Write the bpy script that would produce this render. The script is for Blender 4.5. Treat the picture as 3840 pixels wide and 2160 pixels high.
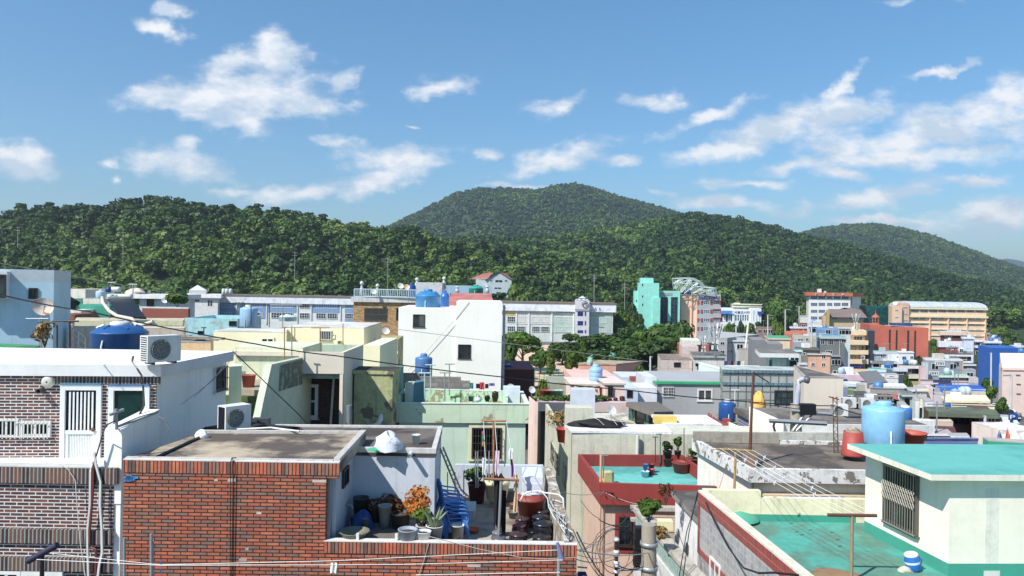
import bpy,math,random
import numpy as np
from mathutils import Vector,Matrix
random.seed(7);RNG=np.random.default_rng(7)
SC=bpy.context.scene;COL=SC.collection
for _o in list(bpy.data.objects):bpy.data.objects.remove(_o)
# ---------------------------------------------------------------- camera, sky, sun, exposure
CH=20.0          # eye height
FP=2773.3        # focal length in photo pixels
cd=bpy.data.cameras.new('camera');cam=bpy.data.objects.new('camera',cd);COL.objects.link(cam)
ROLL=math.radians(1.0)
cam.location=(0,0,CH);cam.rotation_euler=(Matrix.Rotation(math.radians(90),3,'X') @ Matrix.Rotation(ROLL,3,'Z')).to_euler()
cd.sensor_width=36;cd.lens=26.0;cd.clip_start=.1;cd.clip_end=20000
SC.camera=cam
SC.view_settings.view_transform='Standard';SC.view_settings.look='None'
SC.view_settings.exposure=0.42;SC.view_settings.gamma=1
SD=Vector((.50,.46,-.73)).normalized()      # direction the sunlight travels
sl=bpy.data.lights.new('sun','SUN');sl.energy=5.0;sl.angle=math.radians(.5);sl.color=(1,.96,.9)
so=bpy.data.objects.new('sun',sl);COL.objects.link(so);so.rotation_euler=SD.to_track_quat('-Z','Y').to_euler()
so.location=(-30,-20,60)
def derot(x,y):# undo the slight roll of the camera
 dx,dy=x-1920,y-1080;c,s_=math.cos(ROLL),math.sin(ROLL)
 return 1920+dx*c+dy*s_,1080-dx*s_+dy*c
def lin(c):
 r=[]
 for v in c:
  v=v/255.
  r.append(v/12.92 if v <=.04045 else ((v+.055)/1.055)**2.4)
 return r
W=bpy.data.worlds.new('World');SC.world=W;W.use_nodes=True
def build_sky():
 nt=W.node_tree;N=nt.nodes;L=nt.links;N.clear()
 def n(t,**k):
  x=N.new(t)
  for a,b in k.items():setattr(x,a,b)
  return x
 def mt(op,a,b=None,c=None):
  m=n('ShaderNodeMath',operation=op)
  for i,v in enumerate((a,b,c)):
   if v is None:continue
   if isinstance(v,(int,float)):m.inputs[i].default_value=v
   else:L.new(v,m.inputs[i])
  return m.outputs[0]
 out=n('ShaderNodeOutputWorld');bg=n('ShaderNodeBackground');bg.inputs['Strength'].default_value=.15
 sky=n('ShaderNodeTexSky');sky.sky_type='NISHITA';sky.sun_disc=False
 sky.sun_elevation=math.asin(-SD.z);sky.sun_rotation=math.atan2(-SD.x,-SD.y)
 sky.air_density=1.0;sky.dust_density=.35;sky.ozone_density=2.2;sky.altitude=50
 tc=n('ShaderNodeTexCoord');sp=n('ShaderNodeSeparateXYZ');L.new(tc.outputs['Generated'],sp.inputs[0])
 y=mt('MAXIMUM',sp.outputs[1],.02)
 u=mt('DIVIDE',sp.outputs[0],y);v=mt('DIVIDE',sp.outputs[2],y)
 cb=n('ShaderNodeCombineXYZ');L.new(u,cb.inputs[0]);L.new(v,cb.inputs[1])
 # domain warp for ragged outlines
 w1=n('ShaderNodeTexNoise');w1.inputs['Scale'].default_value=9;w1.inputs['Detail'].default_value=6;w1.inputs['Roughness'].default_value=.62
 L.new(cb.outputs[0],w1.inputs['Vector'])
 ws=n('ShaderNodeVectorMath',operation='SUBTRACT');L.new(w1.outputs['Color'],ws.inputs[0]);ws.inputs[1].default_value=(.5,.5,.5)
 wm=n('ShaderNodeVectorMath',operation='MULTIPLY');L.new(ws.outputs[0],wm.inputs[0]);wm.inputs[1].default_value=(.13,.055,0)
 wa=n('ShaderNodeVectorMath',operation='ADD');L.new(cb.outputs[0],wa.inputs[0]);L.new(wm.outputs[0],wa.inputs[1])
 # cloud banks: centre x,y, radii, tilt in degrees, softness class
 CL=[(450,242,150,30,-4,0),(620,225,150,75,-12,0),(700,150,75,52,10,0),(555,170,75,40,-10,0),(765,250,80,42,10,0),(600,292,90,28,15,0),(400,250,80,16,0,0),
 (860,205,50,30,-50,1),(425,66,72,20,18,0),(450,14,34,18,0,0),(1120,212,62,26,-8,0),(1400,262,80,25,-12,1),(1650,247,80,20,6,1),
 (288,410,38,18,0,1),(290,452,22,9,0,1),(470,420,140,44,8,1),(452,360,42,22,-10,1),(40,408,72,40,8,0),(878,362,60,20,15,1),
 (1000,405,115,34,-6,0),(935,462,90,26,-18,0),(770,490,150,22,-6,1),(560,478,80,15,0,1),(1215,386,55,18,-15,1),(1400,396,112,28,-18,0),
 (1545,405,52,15,-4,0),(1800,290,140,20,-18,1),(1960,320,180,34,-20,0),(1850,375,110,24,-8,0),(2100,285,150,34,-18,0),(2105,205,80,16,-40,1),(2380,178,60,12,-28,1),
 (2330,330,230,48,-8,0),(2520,270,130,60,-25,0),(2300,385,260,30,-2,0),(2010,420,130,24,-8,1),(2110,438,70,18,4,0),(1880,470,120,14,0,1),
 (2200,495,170,30,-12,0),(1800,512,150,18,4,1),(1650,482,60,12,0,1),(2490,545,140,40,-10,0),(2300,2,90,9,0,1),(2540,240,60,50,0,0),(2450,455,90,16,-10,1),
 (1045,316,20,5,0,1),(2200,560,160,12,0,1),(1300,470,120,9,0,1)]
 dist=None
 for (cx,cy,rx,ry,a,soft) in CL:
  mp=n('ShaderNodeMapping',vector_type='TEXTURE')
  k=1.49068/FP
  qx,qy=derot(cx*1.49068,cy*1.49068)
  mp.inputs['Location'].default_value=((qx-1920)/FP,(1080-qy)/FP,0)
  mp.inputs['Rotation'].default_value=(0,0,math.radians(-a))
  g=1.36
  mp.inputs['Scale'].default_value=(rx*k*g,ry*k*g,1)
  L.new(wa.outputs[0],mp.inputs['Vector'])
  ln=n('ShaderNodeVectorMath',operation='LENGTH');L.new(mp.outputs[0],ln.inputs[0])
  d=ln.outputs['Value']
  if soft:d=mt('ADD',d,.16)
  dist=d if dist is None else mt('SMOOTH_MIN',dist,d,.18)
 def fbm(off,scale,det):
  ad=n('ShaderNodeVectorMath',operation='MULTIPLY_ADD');L.new(cb.outputs[0],ad.inputs[0]);ad.inputs[1].default_value=(1,2.0,1);ad.inputs[2].default_value=off
  t=n('ShaderNodeTexNoise');t.inputs['Scale'].default_value=scale;t.inputs['Detail'].default_value=det;t.inputs['Roughness'].default_value=.6
  L.new(ad.outputs[0],t.inputs['Vector']);return t.outputs['Fac']
 f1=fbm((0,0,0),13,11)
 base=mt('SUBTRACT',1.0,dist)
 dens=mt('ADD',base,mt('MULTIPLY',mt('SUBTRACT',f1,.5),2.5))
 mr=n('ShaderNodeMapRange',interpolation_type='SMOOTHSTEP');L.new(dens,mr.inputs['Value']);mr.inputs['From Min'].default_value=-.12;mr.inputs['From Max'].default_value=.85
 cov=mr.outputs[0]
 up=mt('GREATER_THAN',sp.outputs[1],.05)
 cov=mt('MULTIPLY',cov,up)
 # the sunlit crowns and the greyer undersides of the clouds
 g1=fbm((0,0,0),7.5,6);g2=fbm((.022,-.05,0),7.5,6)
 sh=mt('MULTIPLY_ADD',mt('SUBTRACT',g1,g2),4.2,.58)
 cr=n('ShaderNodeValToRGB');L.new(sh,cr.inputs[0])
 cr.color_ramp.elements[0].position=.2;cr.color_ramp.elements[0].color=(*[c*5.7 for c in (.56,.66,.78)],1)
 cr.color_ramp.elements[1].position=.85;cr.color_ramp.elements[1].color=(*[c*5.7 for c in (.90,.91,.93)],1)
 # sky colour grade
 gr=n('ShaderNodeMix',data_type='RGBA',blend_type='MULTIPLY');gr.inputs[0].default_value=1
 L.new(sky.outputs[0],gr.inputs[6])
 tr=n('ShaderNodeValToRGB');L.new(sp.outputs[2],tr.inputs[0]);e=tr.color_ramp.elements;e.new(.05);e.new(.16)
 for x,pos,c in zip(e,(0,.05,.16,.40),SKYG):x.position=pos;x.color=(*c,1)
 L.new(tr.outputs[0],gr.inputs[7])
 mx=n('ShaderNodeMix',data_type='RGBA');L.new(mt('MULTIPLY',cov,.94),mx.inputs[0]);L.new(gr.outputs[2],mx.inputs[6]);L.new(cr.outputs[0],mx.inputs[7])
 L.new(mx.outputs[2],bg.inputs['Color']);L.new(bg.outputs[0],out.inputs[0])
SKYG=((.40,.45,.45),(.43,.52,.55),(.45,.62,.69),(.48,.735,.83))
build_sky()
# ---------------------------------------------------------------- projection helpers (photo pixel -> place)
VO=(0.,0.,1.)
VW=dict(W=(0,0,1.49068),A=(0,980,.37267),B=(0,1520,.44158),C=(860,1480,.46921),D=(1500,1480,.46921),E=(660,1000,.41408),F=(1260,1000,.41408),
  G=(1900,1000,.41408),H=(2500,1000,.345),I=(3140,1050,.37961),J=(2000,1350,.41408),K=(2100,1620,.37261),L=(2640,1350,.41408),M=(3040,1560,.41408),
  T=(3120,1250,.19324),U=(3440,1200,.20704),S=(3640,1450,.14493),N=(0,0,1.))
def V(k):
 global VO
 VO=VW[k]
def q(x,y):return derot(VO[0]+x*VO[2],VO[1]+y*VO[2])
def hd(x,y,d):return (q(x,y)[1]-1080)/FP*d      # how far below eye level a pixel lies at depth d
def P(x,y,d):
 x,y=q(x,y)
 return Vector(((x-1920)/FP*d,d,CH-(y-1080)/FP*d))
def R(x,y,h):
 sx,sy=q(x,y)
 return P(x,y,h*FP/(sy-1080))
def onw(A,B,x,y):
 r=P(x,y,1) -Vector((0,0,CH));t=B-A
 k=(A.x*t.y -A.y*t.x)/(r.x*t.y -r.y*t.x)
 return Vector((r.x*k,r.y*k,CH+r.z*k))
def mpp(d):return FP/d
# ---------------------------------------------------------------- mesh builder
ORG={}
class MB:
 def __init__(s):s.v=[];s.f=[];s.m=[];s.sm=[]
 def add(s,vs,fs,mi=0,smooth=False):
  b=len(s.v);s.v +=[tuple(p) for p in vs]
  for f in fs:s.f.append(tuple(b+i for i in f));s.m.append(mi);s.sm.append(smooth)
 def quad(s,a,b,c,d,mi=0):s.add([a,b,c,d],[(0,1,2,3)],mi)
 def ob(s,o,u,v,w,mi=0):
  o,u,v,w=Vector(o),Vector(u),Vector(v),Vector(w)
  p=[o,o+u,o+u+v,o+v,o+w,o+u+w,o+u+v+w,o+v+w]
  if u.cross(v).dot(w) < 0:fs=[(0,1,2,3),(4,7,6,5),(0,4,5,1),(1,5,6,2),(2,6,7,3),(3,7,4,0)]
  else:fs=[(0,3,2,1),(4,5,6,7),(0,1,5,4),(1,2,6,5),(2,3,7,6),(3,0,4,7)]
  s.add(p,fs,mi);return s
 def box(s,c,sx,sy,sz,rz=0,mi=0):
  u=Vector((math.cos(rz),math.sin(rz),0));v=Vector((-u.y,u.x,0))
  c=Vector(c)
  return s.ob(c-u*sx/2-v*sy/2,u*sx,v*sy,Vector((0,0,sz)),mi)
 def prism(s,poly,z0,z1,mi=0,cap=True,mt=None):
  n=len(poly);b=[(p[0],p[1],z0) for p in poly];t=[(p[0],p[1],z1) for p in poly]
  s.add(b+t,[(i,(i+1) % n,n+(i+1) % n,n+i) for i in range(n)],mi)
  if cap:s.add(t,[tuple(range(n))],mi if mt is None else mt);s.add(b,[tuple(range(n-1,-1,-1))],mi)
  return s
 def ring(s,outer,inner,z0,z1,mi=0):
  n=len(outer)
  vs=[(p[0],p[1],z0) for p in outer]+[(p[0],p[1],z1) for p in outer]+[(p[0],p[1],z1) for p in inner]+[(p[0],p[1],z0) for p in inner]
  fs=[]
  for i in range(n):
   j=(i+1) % n
   fs +=[(i,j,n+j,n+i),(n+i,n+j,2*n+j,2*n+i),(2*n+i,2*n+j,3*n+j,3*n+i),(3*n+i,3*n+j,j,i)]
  s.add(vs,fs,mi);return s
 def tube(s,pts,r,n=6,mi=0,caps=True):
  pts=[Vector(p) for p in pts];m=len(pts);vs=[]
  rr=r if isinstance(r,(list,tuple)) else [r]*m
  for i,p in enumerate(pts):
   t=(pts[min(i+1,m-1)]-pts[max(i-1,0)]);t=t.normalized() if t.length > 1e-9 else Vector((0,0,1))
   a=t.orthogonal().normalized() if abs(t.z) > .95 else t.cross(Vector((0,0,1))).normalized()
   b=t.cross(a)
   for k in range(n):
    an=2*math.pi*k/n;vs.append(p+(a*math.cos(an)+b*math.sin(an))*rr[i])
  fs=[(i*n+k,i*n+(k+1) % n,(i+1)*n+(k+1) % n,(i+1)*n+k) for i in range(m-1) for k in range(n)]
  s.add(vs,[f[::-1] for f in fs],mi,n > 5)
  if caps:s.add(vs[:n],[tuple(range(n))],mi);s.add(vs[-n:],[tuple(range(n-1,-1,-1))],mi)
  return s
 def lathe(s,c,prof,n=20,mi=0,ax=None,wob=0):
  c=Vector(c);vs=[]
  z=Vector(ax).normalized() if ax is not None else Vector((0,0,1));a=z.orthogonal().normalized();b=z.cross(a)
  for (r,h) in prof:
   for k in range(n):
    an=2*math.pi*k/n;r2=max(r,1e-4)*(1+wob*math.sin(3*an+h*5)+wob*.6*math.sin(5*an+h*9))
    vs.append(c+z*h+(a*math.cos(an)+b*math.sin(an))*r2)
  m=len(prof)
  s.add(vs,[(i*n+k,i*n+(k+1) % n,(i+1)*n+(k+1) % n,(i+1)*n+k) for i in range(m-1) for k in range(n)],mi,True);return s
 def build(s,name,mat,parent=None,org=None,uvz=0.0,uvx=0.0):
  if org is None:org=ORG.get(parent.name,Vector((0,0,0))) if parent is not None else Vector((0,0,0))
  me=bpy.data.meshes.new(name)
  V0=np.array(s.v,dtype=np.float64)
  me.from_pydata((V0-np.array(org)).tolist(),[],s.f)
  for mm in (mat if isinstance(mat,(list,tuple)) else [mat]):me.materials.append(mm)
  me.polygons.foreach_set('material_index',s.m);me.polygons.foreach_set('use_smooth',s.sm)
  uv=me.uv_layers.new(name='UVMap');arr=np.zeros((len(me.loops),2));k=0
  me.update()
  for p in me.polygons:
   nn=p.normal
   if abs(nn.z) > .75:
    for i in p.vertices:a=V0[i];arr[k]=(a[0],a[1]);k +=1
   else:
    l=math.hypot(nn.x,nn.y) or 1;tx,ty=-nn.y/l,nn.x/l
    for i in p.vertices:a=V0[i];arr[k]=(a[0]*tx+a[1]*ty-uvx,a[2]-uvz);k +=1
  uv.data.foreach_set('uv',arr.ravel())
  o=bpy.data.objects.new(name,me);COL.objects.link(o)
  if parent is not None:o.parent=parent
  else:o.location=org
  ORG[o.name]=Vector(org)
  return o
def tag(o,label=None,cat=None,group=None,kind=None):
 if label:o['label']=label
 if cat:o['category']=cat
 if group:o['group']=group
 if kind:o['kind']=kind
 return o
def thing(name,label,cat,loc=(0,0,0),group=None):
 o=bpy.data.objects.new(name,None);COL.objects.link(o);o.location=loc;o.empty_display_size=.3
 ORG[o.name]=Vector(loc);return tag(o,label,cat,group)
def dup(root,loc,rz=0,label=None,sc=None,group=None):
 def cp(o,par):
  c=o.copy();COL.objects.link(c)
  if par is not None:c.parent=par
  for ch in o.children:cp(ch,c)
  return c
 r=cp(root,None);r.location=loc;r.rotation_euler=(0,0,rz)
 if sc:r.scale=(sc,sc,sc) if isinstance(sc,(int,float)) else sc
 if label:r['label']=label
 if group:r['group']=group
 return r
# ---------------------------------------------------------------- materials
MC={}
def _mk(name):
 m=bpy.data.materials.new(name);m.use_nodes=True;nt=m.node_tree
 b=nt.nodes['Principled BSDF'];return m,nt,b
def _noise(nt,sc,det=4,mapscale=None,rough=.6,src=None):
 t=nt.nodes.new('ShaderNodeTexNoise');t.inputs['Scale'].default_value=sc;t.inputs['Detail'].default_value=det;t.inputs['Roughness'].default_value=rough
 if src is None:
  g=nt.nodes.new('ShaderNodeNewGeometry');src=g.outputs['Position']
 if mapscale:
  mp=nt.nodes.new('ShaderNodeMapping');mp.inputs['Scale'].default_value=mapscale;nt.links.new(src,mp.inputs[0]);src=mp.outputs[0]
 nt.links.new(src,t.inputs['Vector']);return t.outputs['Fac']
def _ramp(nt,fac,stops,interp='LINEAR'):
 r=nt.nodes.new('ShaderNodeValToRGB');r.color_ramp.interpolation=interp
 e=r.color_ramp.elements
 while len(e) < len(stops):e.new(.5)
 for x,(p,c) in zip(e,stops):x.position=p;x.color=(*c,1) if len(c)==3 else c
 nt.links.new(fac,r.inputs[0]);return r.outputs[0]
def _mix(nt,fac,a,b,mode='MIX'):
 m=nt.nodes.new('ShaderNodeMix');m.data_type='RGBA';m.blend_type=mode
 for i,v in ((0,fac),(6,a),(7,b)):
  if isinstance(v,(int,float)):m.inputs[i].default_value=v
  elif isinstance(v,(tuple,list)):m.inputs[i].default_value=(*v[:3],1)
  else:nt.links.new(v,m.inputs[i])
 return m.outputs[2]
def _bump(nt,b,h,st,dist=.02):
 u=nt.nodes.new('ShaderNodeBump');u.inputs['Strength'].default_value=st;u.inputs['Distance'].default_value=dist
 nt.links.new(h,u.inputs['Height']);nt.links.new(u.outputs[0],b.inputs['Normal'])
def alb(c,k=.86,s=.84):
 a=lin(c);g=.3*a[0]+.6*a[1]+.1*a[2]
 return [min(.84,(g+(v-g)*s)*k) for v in a]
def paint(c,dirt=.25,dc=(95,88,78),rough=.75,var=.1,sc=1.2,peel=0,pc=(110,105,98),streak=.3,k=.86,bump=.15,coat=0):
 """plaster, paint or concrete in colour c with soiling, vertical rain streaks and peeled patches"""
 key=('p',tuple(c),dirt,tuple(dc),rough,var,sc,peel,tuple(pc),streak,k,bump)
 if key in MC:return MC[key]
 m,nt,b=_mk('painted_surface');a=alb(c,k);d=alb(dc,k)
 n1=_noise(nt,sc*.7,5)
 col=_ramp(nt,n1,[(.3,[v*(1-var) for v in a]),(.7,[min(.86,v*(1+var*.6)) for v in a])])
 if dirt:
  n2=_noise(nt,sc*1.7,8,rough=.7)
  f=_ramp(nt,n2,[(.5,(0,0,0)),(.78,(dirt*1.2,)*3)]);col=_mix(nt,f,col,d)
  fine=_noise(nt,sc*14,3);f2=_ramp(nt,fine,[(.35,(dirt*.35,)*3),(.6,(0,0,0))]);col=_mix(nt,f2,col,d)
 if streak:
  n3=_noise(nt,1,5,(5.5,5.5,.35));f=_ramp(nt,n3,[(.52,(0,0,0)),(.75,(streak*.8,)*3)]);col=_mix(nt,f,col,d)
 if peel:
  n4=_noise(nt,sc*1.9,7,rough=.65);f=_ramp(nt,n4,[(.62-peel*.2,(0,0,0)),(.64-peel*.2,(1,1,1))]);col=_mix(nt,f,col,alb(pc,k))
 nt.links.new(col,b.inputs['Base Color']);b.inputs['Roughness'].default_value=rough
 if bump:_bump(nt,b,_noise(nt,18,4),bump,.01)
 if coat:b.inputs['Coat Weight'].default_value=coat
 MC[key]=m;return m
def plain(c,rough=.5,metal=0,k=.86,var=.08):
 key=('s',tuple(c),rough,metal,k)
 if key in MC:return MC[key]
 m,nt,b=_mk('smooth_surface');a=alb(c,k)
 col=_ramp(nt,_noise(nt,3,4),[(.3,[v*(1-var) for v in a]),(.7,[min(.86,v*(1+var)) for v in a])])
 nt.links.new(col,b.inputs['Base Color']);b.inputs['Roughness'].default_value=rough;b.inputs['Metallic'].default_value=metal
 MC[key]=m;return m
def glass(c=(20,28,32),rough=.08):
 key=('g',tuple(c),rough)
 if key in MC:return MC[key]
 m,nt,b=_mk('window_glass');a=lin(c)
 col=_ramp(nt,_noise(nt,.9,2),[(.35,[v*.5 for v in a]),(.65,[v*1.6 for v in a])])
 nt.links.new(col,b.inputs['Base Color']);b.inputs['Roughness'].default_value=rough;b.inputs['Specular IOR Level'].default_value=.35
 MC[key]=m;return m
def brick(cols,mort,bw=.2,bh=.067,ms=.010,off=.5,rough=.7,bump=.6,key=None,dirt=.3,dirtc=(60,50,45),k=.8):
 kk=('b',str(cols),str(mort),bw,bh,ms,off)
 if kk in MC:return MC[kk]
 m,nt,b=_mk('brickwork')
 uv=nt.nodes.new('ShaderNodeUVMap');t=nt.nodes.new('ShaderNodeTexBrick');nt.links.new(uv.outputs[0],t.inputs['Vector'])
 t.offset=off;t.inputs['Scale'].default_value=1;t.inputs['Brick Width'].default_value=bw;t.inputs['Row Height'].default_value=bh
 t.inputs['Mortar Size'].default_value=ms;t.inputs['Mortar Smooth'].default_value=.12;t.inputs['Bias'].default_value=0
 t.inputs['Color1'].default_value=(0,0,0,1);t.inputs['Color2'].default_value=(1,1,1,1);t.inputs['Mortar'].default_value=(0,0,0,1)
 nn=len(cols);st=[(.02+.96*i/nn,alb(c,k)) for i,c in enumerate(cols)]
 col=_ramp(nt,t.outputs['Color'],st,'CONSTANT')
 vn=_noise(nt,11,3);col=_mix(nt,.35,col,_ramp(nt,vn,[(.3,(.45,.4,.4)),(.7,(1.5,1.4,1.35))]),'MULTIPLY')
 if dirt:
  f=_ramp(nt,_noise(nt,1.1,7),[(.5,(0,0,0)),(.8,(dirt,)*3)]);col=_mix(nt,f,col,alb(dirtc))
 mc=_mix(nt,_noise(nt,6,3),[v*.6 for v in alb(mort)],[min(.85,v*1.25) for v in alb(mort)])
 col=_mix(nt,t.outputs['Fac'],col,mc)
 nt.links.new(col,b.inputs['Base Color']);b.inputs['Roughness'].default_value=rough
 inv=nt.nodes.new('ShaderNodeMath');inv.operation='SUBTRACT';inv.inputs[0].default_value=1;nt.links.new(t.outputs['Fac'],inv.inputs[1])
 _bump(nt,b,inv.outputs[0],bump,.012)
 MC[kk]=m;return m
def roofm(c,c2,sc=.9,rough=.85,k=.86,p=.5,wet=0,fine=1,c3=None):
 """flat roof finish: colour c worn through to c2 in irregular blotches"""
 key=('r',tuple(c),tuple(c2),sc,rough,k,p,str(c3))
 if key in MC:return MC[key]
 m,nt,b=_mk('roof_finish');a=alb(c,k);d=alb(c2,k)
 f=_ramp(nt,_noise(nt,sc,9,rough=.62),[(p-.045,(0,0,0)),(p+.055,(1,1,1))]);col=_mix(nt,f,a,d)
 col=_mix(nt,.3*fine,col,_ramp(nt,_noise(nt,sc*9,4),[(.3,(.5,.5,.5)),(.7,(1.4,1.4,1.4))]),'MULTIPLY')
 if c3:
  f=_ramp(nt,_noise(nt,sc*1.6,6,rough=.7),[(.66,(0,0,0)),(.69,(1,1,1))]);col=_mix(nt,f,col,alb(c3,k))
 nt.links.new(col,b.inputs['Base Color']);b.inputs['Roughness'].default_value=rough
 _bump(nt,b,_noise(nt,sc*12,4),.2,.01)
 MC[key]=m;return m
def foliage(cols,key,amp=1.0,rough=.55):
 """leaf colours taken from the per-leaf 'tint' attribute plus a per-tree random shift"""
 kk=('f',key)
 if kk in MC:return MC[kk]
 m,nt,b=_mk('leaves');at=nt.nodes.new('ShaderNodeAttribute');at.attribute_name='tint'
 oi=nt.nodes.new('ShaderNodeObjectInfo');md=nt.nodes.new('ShaderNodeMath');md.operation='MULTIPLY_ADD'
 nt.links.new(oi.outputs['Random'],md.inputs[0]);md.inputs[1].default_value=.3;nt.links.new(at.outputs['Fac'],md.inputs[2])
 n_=len(cols);col=_ramp(nt,md.outputs[0],[(.05+1.15*i/n_,c) for i,c in enumerate(cols)])
 nt.links.new(col,b.inputs['Base Color']);b.inputs['Roughness'].default_value=rough;b.inputs['Specular IOR Level'].default_value=.25
 tr=nt.nodes.new('ShaderNodeBsdfTranslucent');nt.links.new(col,tr.inputs[0]);ms=nt.nodes.new('ShaderNodeMixShader');ms.inputs[0].default_value=.22
 nt.links.new(b.outputs[0],ms.inputs[1]);nt.links.new(tr.outputs[0],ms.inputs[2]);nt.links.new(ms.outputs[0],nt.nodes['Material Output'].inputs[0])
 MC[kk]=m;return m
# ---------------------------------------------------------------- land
def vnoise(x,y,seed=0):
 x=np.asarray(x,float);y=np.asarray(y,float)
 xi=np.floor(x).astype(np.int64);yi=np.floor(y).astype(np.int64);xf=x-xi;yf=y-yi
 def h(a,b):
  n=(a*374761393+b*668265263+seed*1274126177) & 0x7fffffff
  n=((n ^ (n >> 13))*1274126177) & 0x7fffffff
  return ((n ^ (n >> 16)) & 0xffff)/65535.
 u=xf*xf*(3-2*xf);v=yf*yf*(3-2*yf)
 return (h(xi,yi)*(1-u)+h(xi+1,yi)*u)*(1-v)+(h(xi,yi+1)*(1-u)+h(xi+1,yi+1)*u)*v
RID=[  # foot distance, crest distance, tree height, skyline (x, y in overview pixels)
(285,470,9,[(-900,560),(-300,540),(0,534),(40,520),(180,515),(260,525),(310,508),(400,496),(450,503),(520,519),(600,519),(700,529),(780,540),(850,552),(940,566),(1000,572),(1060,582),(1120,592),(1200,610),(1400,650),(1600,690),(1800,730),(2100,800)]),
(335,820,9,[(-400,760),(600,690),(900,640),(1100,603),(1200,596),(1400,592),(1440,585),(1500,572),(1560,566),(1640,547),(1700,537),(1750,531),(1850,541),(1950,566),(2000,582),(2100,604),(2200,632),(2300,664),(2400,693),(2500,715),(2576,737),(2900,800)]),
(900,1700,10,[(500,760),(800,650),(1000,553),(1060,523),(1150,478),(1210,468),(1250,466),(1350,473),(1400,460),(1450,456),(1500,469),(1560,489),(1600,499),(1650,511),(1700,527),(1800,560),(2000,620),(2300,760)]),
(1000,1950,10,[(1700,700),(1900,620),(2000,585),(2050,570),(2130,560),(2200,558),(2270,569),(2350,589),(2400,608),(2450,625),(2500,645),(2576,670),(2800,720)]),
(3000,5200,0,[(1900,720),(2300,700),(2480,655),(2540,650),(2620,668),(2900,690),(3300,680)])]
RID=[(a,b,c,[derot(x*1.49068,y*1.49068) for x,y in p]) for a,b,c,p in RID]
def base_h(t,Y):
 hl=np.interp(Y,[0,15,60,130,250,400],[10.5,10.5,13,15.5,17.5,17.5]);hr=np.interp(Y,[0,15,60,130,210,330],[10.5,10.5,13.5,18,24,24])
 w=np.clip((t-.10)/.22,0,1);return hl*(1-w)+hr*w
def ground(t,Y):
 t=np.asarray(t,float);Y=np.asarray(Y,float)
 z=CH-base_h(t,Y)
 xs=1920+t*FP
 for i,(yf,yc,th,pr) in enumerate(RID):
  if i < 2:yf=np.interp(t,[.08,.14,.3,.41],[yf,max(yf,350),max(yf,360),435]);
  sy=np.interp(xs,[p[0] for p in pr],[p[1] for p in pr])
  zc=CH+(1080-sy)/FP*yc-th
  b=CH-18.
  s=np.clip((Y-yf)/np.maximum(yc-yf,40),0,1);s2=.45*s*s*(3-2*s)+.55*s
  rise=b+(zc-b)*s2
  rise=rise-(np.clip(Y-yc,0,None))*.12
  amp=np.clip(.06*(yc-yf),2,16)
  nz=(vnoise(t*Y/(.16*yc)+5,Y/(.16*yc),i)-.5)*amp+(vnoise(t*Y/(.05*yc),Y/(.05*yc),i+9)-.5)*amp*.35
  rise=rise+nz*np.sin(np.pi*np.clip(s,0,1))
  z=np.where(Y > yf,np.maximum(z,rise),z)
 return z
def gz(X,Y):return float(ground(X/max(Y,1),Y))
def mesh_np(name,Vs,F4,mat,tint=None,org=(0,0,0),smooth=False,parent=None):
 me=bpy.data.meshes.new(name);nv=len(Vs);nf=len(F4)
 me.vertices.add(nv);me.vertices.foreach_set('co',(np.asarray(Vs)).astype(np.float32).ravel())
 me.loops.add(nf*4);me.loops.foreach_set('vertex_index',np.asarray(F4,dtype=np.int32).ravel())
 me.polygons.add(nf);me.polygons.foreach_set('loop_start',np.arange(0,nf*4,4,dtype=np.int32))
 if smooth:me.polygons.foreach_set('use_smooth',np.ones(nf,dtype=bool))
 if tint is not None:
  a=me.attributes.new('tint','FLOAT','FACE');a.data.foreach_set('value',np.asarray(tint,dtype=np.float32))
 me.materials.append(mat);me.update(calc_edges=True);me.validate()
 o=bpy.data.objects.new(name,me);COL.objects.link(o);o.location=org
 if parent is not None:o.parent=parent
 return o
# hill and ground sheet: a fan of rows spreading away from the viewer
def land():
 Ys=np.concatenate([np.linspace(-60,40,12),np.linspace(50,280,24),np.linspace(290,900,110),np.linspace(920,2100,60),np.linspace(2200,6000,24)])
 ts=np.linspace(-1.15,1.15,240)
 T,Y=np.meshgrid(ts,Ys);X=T*np.maximum(Y,90)
 Z=ground(X/np.maximum(Y,1),Y)-.5
 Z=np.where(Y < 280,np.minimum(Z,CH-base_h(X/np.maximum(Y,30),Y)-.02),Z)
 nr,nc=T.shape;Vs=np.stack([X.ravel(),Y.ravel(),Z.ravel()],1)
 i=(np.arange(nr-1)[:,None]*nc+np.arange(nc-1)[None]).ravel();F4=np.stack([i,i+1,i+nc+1,i+nc],1)
 m,nt,b=_mk('ground_cover')
 g=nt.nodes.new('ShaderNodeNewGeometry');sp=nt.nodes.new('ShaderNodeSeparateXYZ');nt.links.new(g.outputs['Position'],sp.inputs[0])
 f=nt.nodes.new('ShaderNodeMapRange');nt.links.new(sp.outputs[1],f.inputs[0]);f.inputs[1].default_value=265;f.inputs[2].default_value=285
 near=_ramp(nt,_noise(nt,.25,6),[(.3,(.07,.068,.062)),(.7,(.16,.15,.135))]);far=_ramp(nt,_noise(nt,.03,6),[(.3,(.012,.022,.008)),(.7,(.03,.055,.016))])
 nt.links.new(_mix(nt,f.outputs[0],near,far),b.inputs['Base Color']);b.inputs['Roughness'].default_value=.95
 o=mesh_np('ground',Vs,F4,m,smooth=True);tag(o,kind='structure')
land()
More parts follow.
